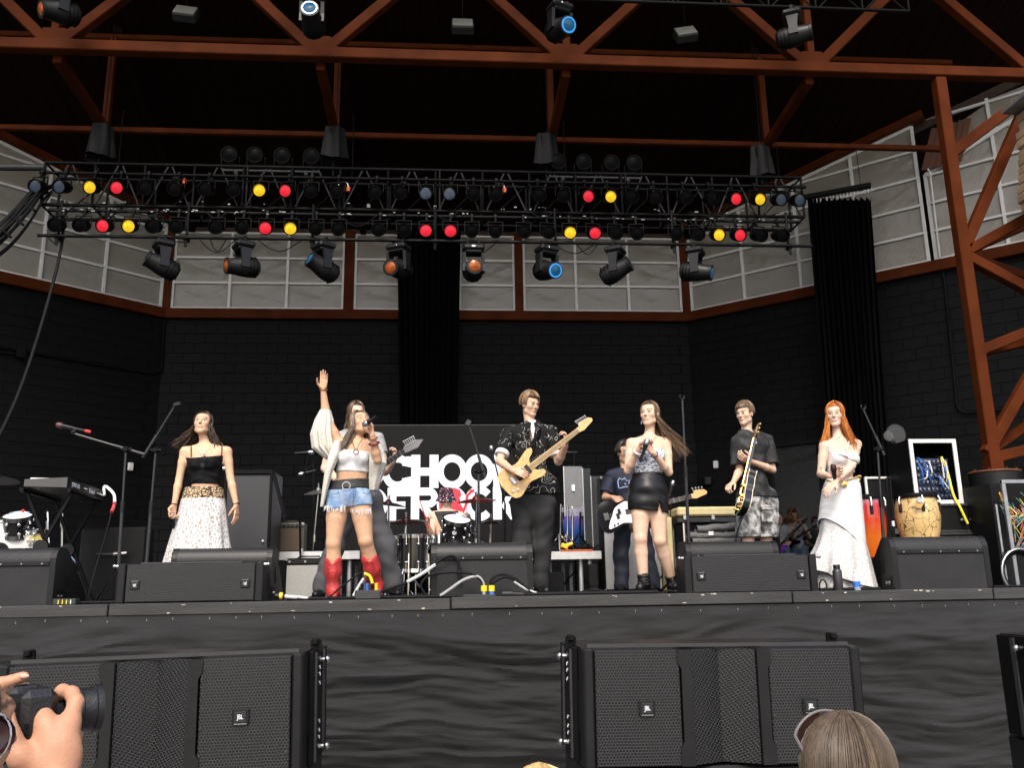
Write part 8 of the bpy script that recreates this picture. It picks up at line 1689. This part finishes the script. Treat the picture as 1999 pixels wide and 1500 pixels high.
garment(r,'shirt',B['T'].inflate(.015),mat('audience_tee',(.10,.11,.13),.8),.013,[(V(0,0,J['hipA'].z),(0,0,-1))],.004,fn=neckhole(B),extra=sleeves(J,.6,.06,.07))
fs=Field()
for s_ in 'AB': fs.rc(J['hip'+s_],J['kn'+s_],.10,.08,.04); fs.rc(J['kn'+s_],J['an'+s_],.08,.07,.04)
garment(r,'trousers',fs,navy_denim,.014,(),.004)
hl=[hmat('ash1',(.062,.043,.028),.5),hmat('ash2',(.075,.053,.034),.5),hmat('ash3',(.090,.064,.041),.5),hmat('ash4',(.115,.083,.053),.5)]
hair(r,hd,hl,3600,.34,(.0,-.03,-1),.0013,(15,345),-25,.004,1.10,seed=41,spread=.11,lvar=.4,lift=.09,taper=.5,part=.006)
hair(r,hd,hl[:2],420,.30,(.0,-.03,-1),.0065,(15,345),-25,.004,1.04,seed=42,spread=.02,lvar=.2,name='hair_underlayer')
hair(r,hd,hl[1:],160,.17,(-.8,.0,-.35),.0016,(40,90),-30,.01,1.08,seed=43,spread=.2,name='flyaway_hair')
sg=thing('sunglasses','pale framed sunglasses pushed up on the hair of the audience woman','sunglasses',at(1652,1392,Yh))
def arc(u): # over the front of the head
    a=math.radians(-78+156*u); return Vector(hd.P(.082*math.sin(a),.035+.045*math.cos(a),.131-.048*math.sin(a)**2))
pale=mat('pale_frame',(.15,.13,.125),.35,var=.1)
MB().tube([arc(k/16) for k in range(17)],.0030,8).build('frame',pale,sg)
for e in (-1,1):
    a0=arc(0 if e<0 else 1); MB().tube([a0,Vector(hd.P(e*.083,-.01,.06)),Vector(hd.P(e*.082,-.04,.03))],[.0032,.003,.002],6).build('temple',pale,sg)
    l=MB(); l.grid(lambda u,v,e=e:arc(.5+e*(.05+.36*u))+Vector(hd.f)*(.012*v)+Vector(hd.u)*(-.034*v),8,4); l.build('lens',mat('amber_lens',(.05,.02,.012),.12,alpha=.85),sg)
# blond crown at the bottom centre
c=at(1056,1622,2.0); hd=Head(c,(0,.98,-.1)); r=thing('person','blond head just showing at the bottom edge of the picture','person',V(c.x,c.y,0),'audience in front of the stage')
q=lambda x,y,z: V(c.x+x,c.y+y,c.z+z)
J=dict(fwd=(0,1,0),neck=q(0,-.04,-.19),shA=q(-.16,-.04,-.24),shB=q(.16,-.04,-.24),elA=q(-.2,-.03,-.46),elB=q(.2,-.03,-.46),wrA=q(-.2,.1,-.66),wrB=q(.2,.1,-.66),hipA=q(-.08,-.02,-.62),hipB=q(.08,-.02,-.62),knA=q(-.09,0,-.85),knB=q(.09,0,-.85),anA=V(c.x-.09,c.y-.02,.09),anB=V(c.x+.09,c.y-.02,.09))
body(r,J,hd,S4,'f',1.,[],(.3,.2,.09),dict(hairline=.06),h=.016)
hair(r,hd,[hmat('bl1',(.40,.27,.11)),hmat('bl2',(.52,.37,.17))],320,.15,(0,0,-1),.006,(10,350),-20,.004,1.08,seed=44)
# photographer: camera and hands at the left edge
Yp=1.62; j=lambda x,y,d=0.: at(x,y,Yp+d)
cb=thing('photo_camera','black camera with a long lens held up at the left edge','camera',j(60,1420)); bm=mat('camera_black',(.012,.012,.013),.4,var=.2,bump=.15,bscale=150)
ax=Vector((.80,.60,.02)).normalized(); Rc=Matrix((Vector((.60,-.80,0)).normalized(),ax,Vector((0,0,1)))).transposed()
lc0=j(95,1385,.0)
MB().lathe([(0,-.06),(.036,-.06),(.037,.0),(.034,.002),(.034,.02),(.038,.022),(.038,.034),(.0355,.036),(.0375,.055),(.041,.056),(.0415,.066),(.037,.066),(.034,.05),(0,.048)],j(112,1392,.03),ax,28).build('lens_barrel',bm,cb); MB().lathe([(.034,.052),(0,.056)],j(112,1392,.03),ax,24).build('lens_glass',GEL['B'],cb)
MB().lathe([(.0365,.0),(.0385,.002),(.0385,.022),(.0365,.024)],j(112,1392,.03),ax,40).build('zoom_ring',rubber,cb)
m=MB(); m.box(j(58,1400,-.02),(.125,.055,.095),Rc,0,.012); m.box(j(45,1360,-.02),(.055,.05,.035),Rc,0,.01); m.build('camera_body',bm,cb)
m=MB(); m.box(j(20,1425,-.07),(.03,.05,.105),Rc,0,.012); m.build('grip',rubber,cb); MB().cyl(j(40,1343,-.03),j(40,1338,-.03),.010,n=12).build('dial',black_metal,cb)
for k in range(3): MB().cyl(j(52,1418+12*k,-.075),j(53,1418+12*k,-.082),.004,n=8).build('button',black_metal,cb)
F=Field(); K=.0045
def chain(pts,rs,k=.006):
    for i in range(len(pts)-1): F.rc(pts[i],pts[i+1],rs[i],rs[i+1],k)
W=j(108,1560,-.10)                               # wrist below the frame
chain([j(110,1640,-.16),j(106,1560,-.10),j(104,1500,-.075)],[.034,.031,.034],.02)
F.el(j(106,1472,-.075),(.043,.024,.047),np.eye(3),.02)
chain([j(100,1462,-.075),j(90,1415,-.07),j(78,1370,-.045)],[.020,.0145,.0125],.014)      # index up
chain([j(78,1370,-.045),j(72,1358,-.02),j(52,1356,.0),j(40,1372,.0)],[.0125,.0118,.0105,.0085])
chain([j(122,1462,-.07),j(136,1415,-.06),j(148,1372,-.035)],[.019,.0145,.0125],.014)       # middle finger
chain([j(148,1372,-.035),j(140,1355,-.02),j(122,1350,.0),j(98,1370,.015)],[.0125,.0118,.0112,.0095])
chain([j(132,1478,-.06),j(142,1440,-.02),j(136,1410,.03),j(118,1400,.06)],[.016,.0125,.0115,.009],.012)  # ring
chain([j(134,1500,-.055),j(144,1468,-.01),j(134,1440,.04),j(115,1432,.06)],[.014,.011,.010,.008],.012)  # little
chain([j(82,1500,-.085),j(40,1480,-.10),j(18,1440,-.10),j(14,1398,-.085)],[.021,.0165,.0145,.0118],.014)   # thumb
lh=F; F2=Field()
F=F2; chain([j(-90,1400,-.02),j(-40,1365,.0)],[.03,.026],.02)
chain([j(-45,1352,.0),j(0,1337,.01),j(46,1322,.02)],[.0125,.0115,.0092]); chain([j(-40,1362,.01),j(10,1350,.02),j(50,1343,.04)],[.0125,.011,.009]); chain([j(-40,1375,.0),j(0,1365,.03),j(30,1362,.05)],[.0125,.011,.009])
body_c=j(-230,1560,-.45); r=thing('person','photographer at the left edge of whom only the hands on a camera show','person',V(body_c.x,body_c.y,0),'audience in front of the stage')
hd=Head(body_c+V(.02,.05,.06),(.55,.80,.1)); q=lambda x,y,z: V(body_c.x+x,body_c.y+y,hd.c[2]+z)
FF=Field(); FF.p=lh.p+F2.p; k0=len(FF.p); sA,sB=q(-.19,-.02,-.25),q(.17,-.04,-.25); wL=j(110,1640,-.16); wR=j(-90,1400,-.02)
J=dict(fwd=(.4,1,0),neck=q(0,-.04,-.19),shA=sA,shB=sB,elA=q(-.2,.16,-.42),elB=(Vector(sB)+wL)/2+V(.06,-.02,-.17),wrA=wR,wrB=wL,hipA=q(-.08,-.02,-.70),hipB=q(.08,-.02,-.70),knA=q(-.09,0,-1.0),knB=q(.09,0,-1.0),anA=V(body_c.x-.09,body_c.y-.02,.09),anB=V(body_c.x+.09,body_c.y-.02,.09))
_h=hand
def hand(F,w,d,pn,th,**k): F.p+=FF.p
B=body(r,J,hd,(.47,.245,.15),'m',.95,[dict(w=tuple(wL),d=(0,0,1),pn=(0,1,0),th=(1,0,0))],(.05,.03,.02),dict(hairline=.06),h=.013)
hand=_h
garment(r,'shirt',B['T'].inflate(.018),navy,.014,[(V(0,0,J['hipA'].z),(0,0,-1))],.004,fn=neckhole(B),extra=sleeves(J,.6,.062,.075))
fs=Field()
for s_ in 'AB': fs.rc(J['hip'+s_],J['kn'+s_],.10,.08,.04); fs.rc(J['kn'+s_],J['an'+s_],.08,.07,.04)
garment(r,'trousers',fs,navy_denim,.014,(),.004); hair(r,hd,[hmat('brn4',(.05,.027,.014))],140,.02,(0,0,-1),.009,(60,300),-10,.01,1.09,fringe=60,fr_el=40,seed=45)
nl=MB(); nl.ball(j(10,1392,-.098),.0085,8,6,sc=(1,.4,1.25)); nl.build('thumbnail',mat('nail',(.58,.36,.29),.3),r)
nl=MB(); nl.ball(j(47,1321,.010),.0065,8,6,sc=(1.3,.6,.7)); nl.build('fingernail',mat('nail',(.58,.36,.29),.3),r)
sg=thing('sunglasses','dark wraparound sunglasses cut off by the lower left edge','sunglasses',j(-10,1440,-.35))
MB().lathe([(0,0),(.016,.001),(.020,.005),(.021,.01)],j(-16,1440,-.62),(.5,-.85,.1),18).build('lens',mat('plum_lens',(.02,.006,.008),.1),sg); MB().tube([j(-16,1440,-.62)+V(.019*math.cos(a),0,.024*math.sin(a)) for a in [x*.35 for x in range(19)]],.0011,6,cap=False).build('rim',chrome,sg)
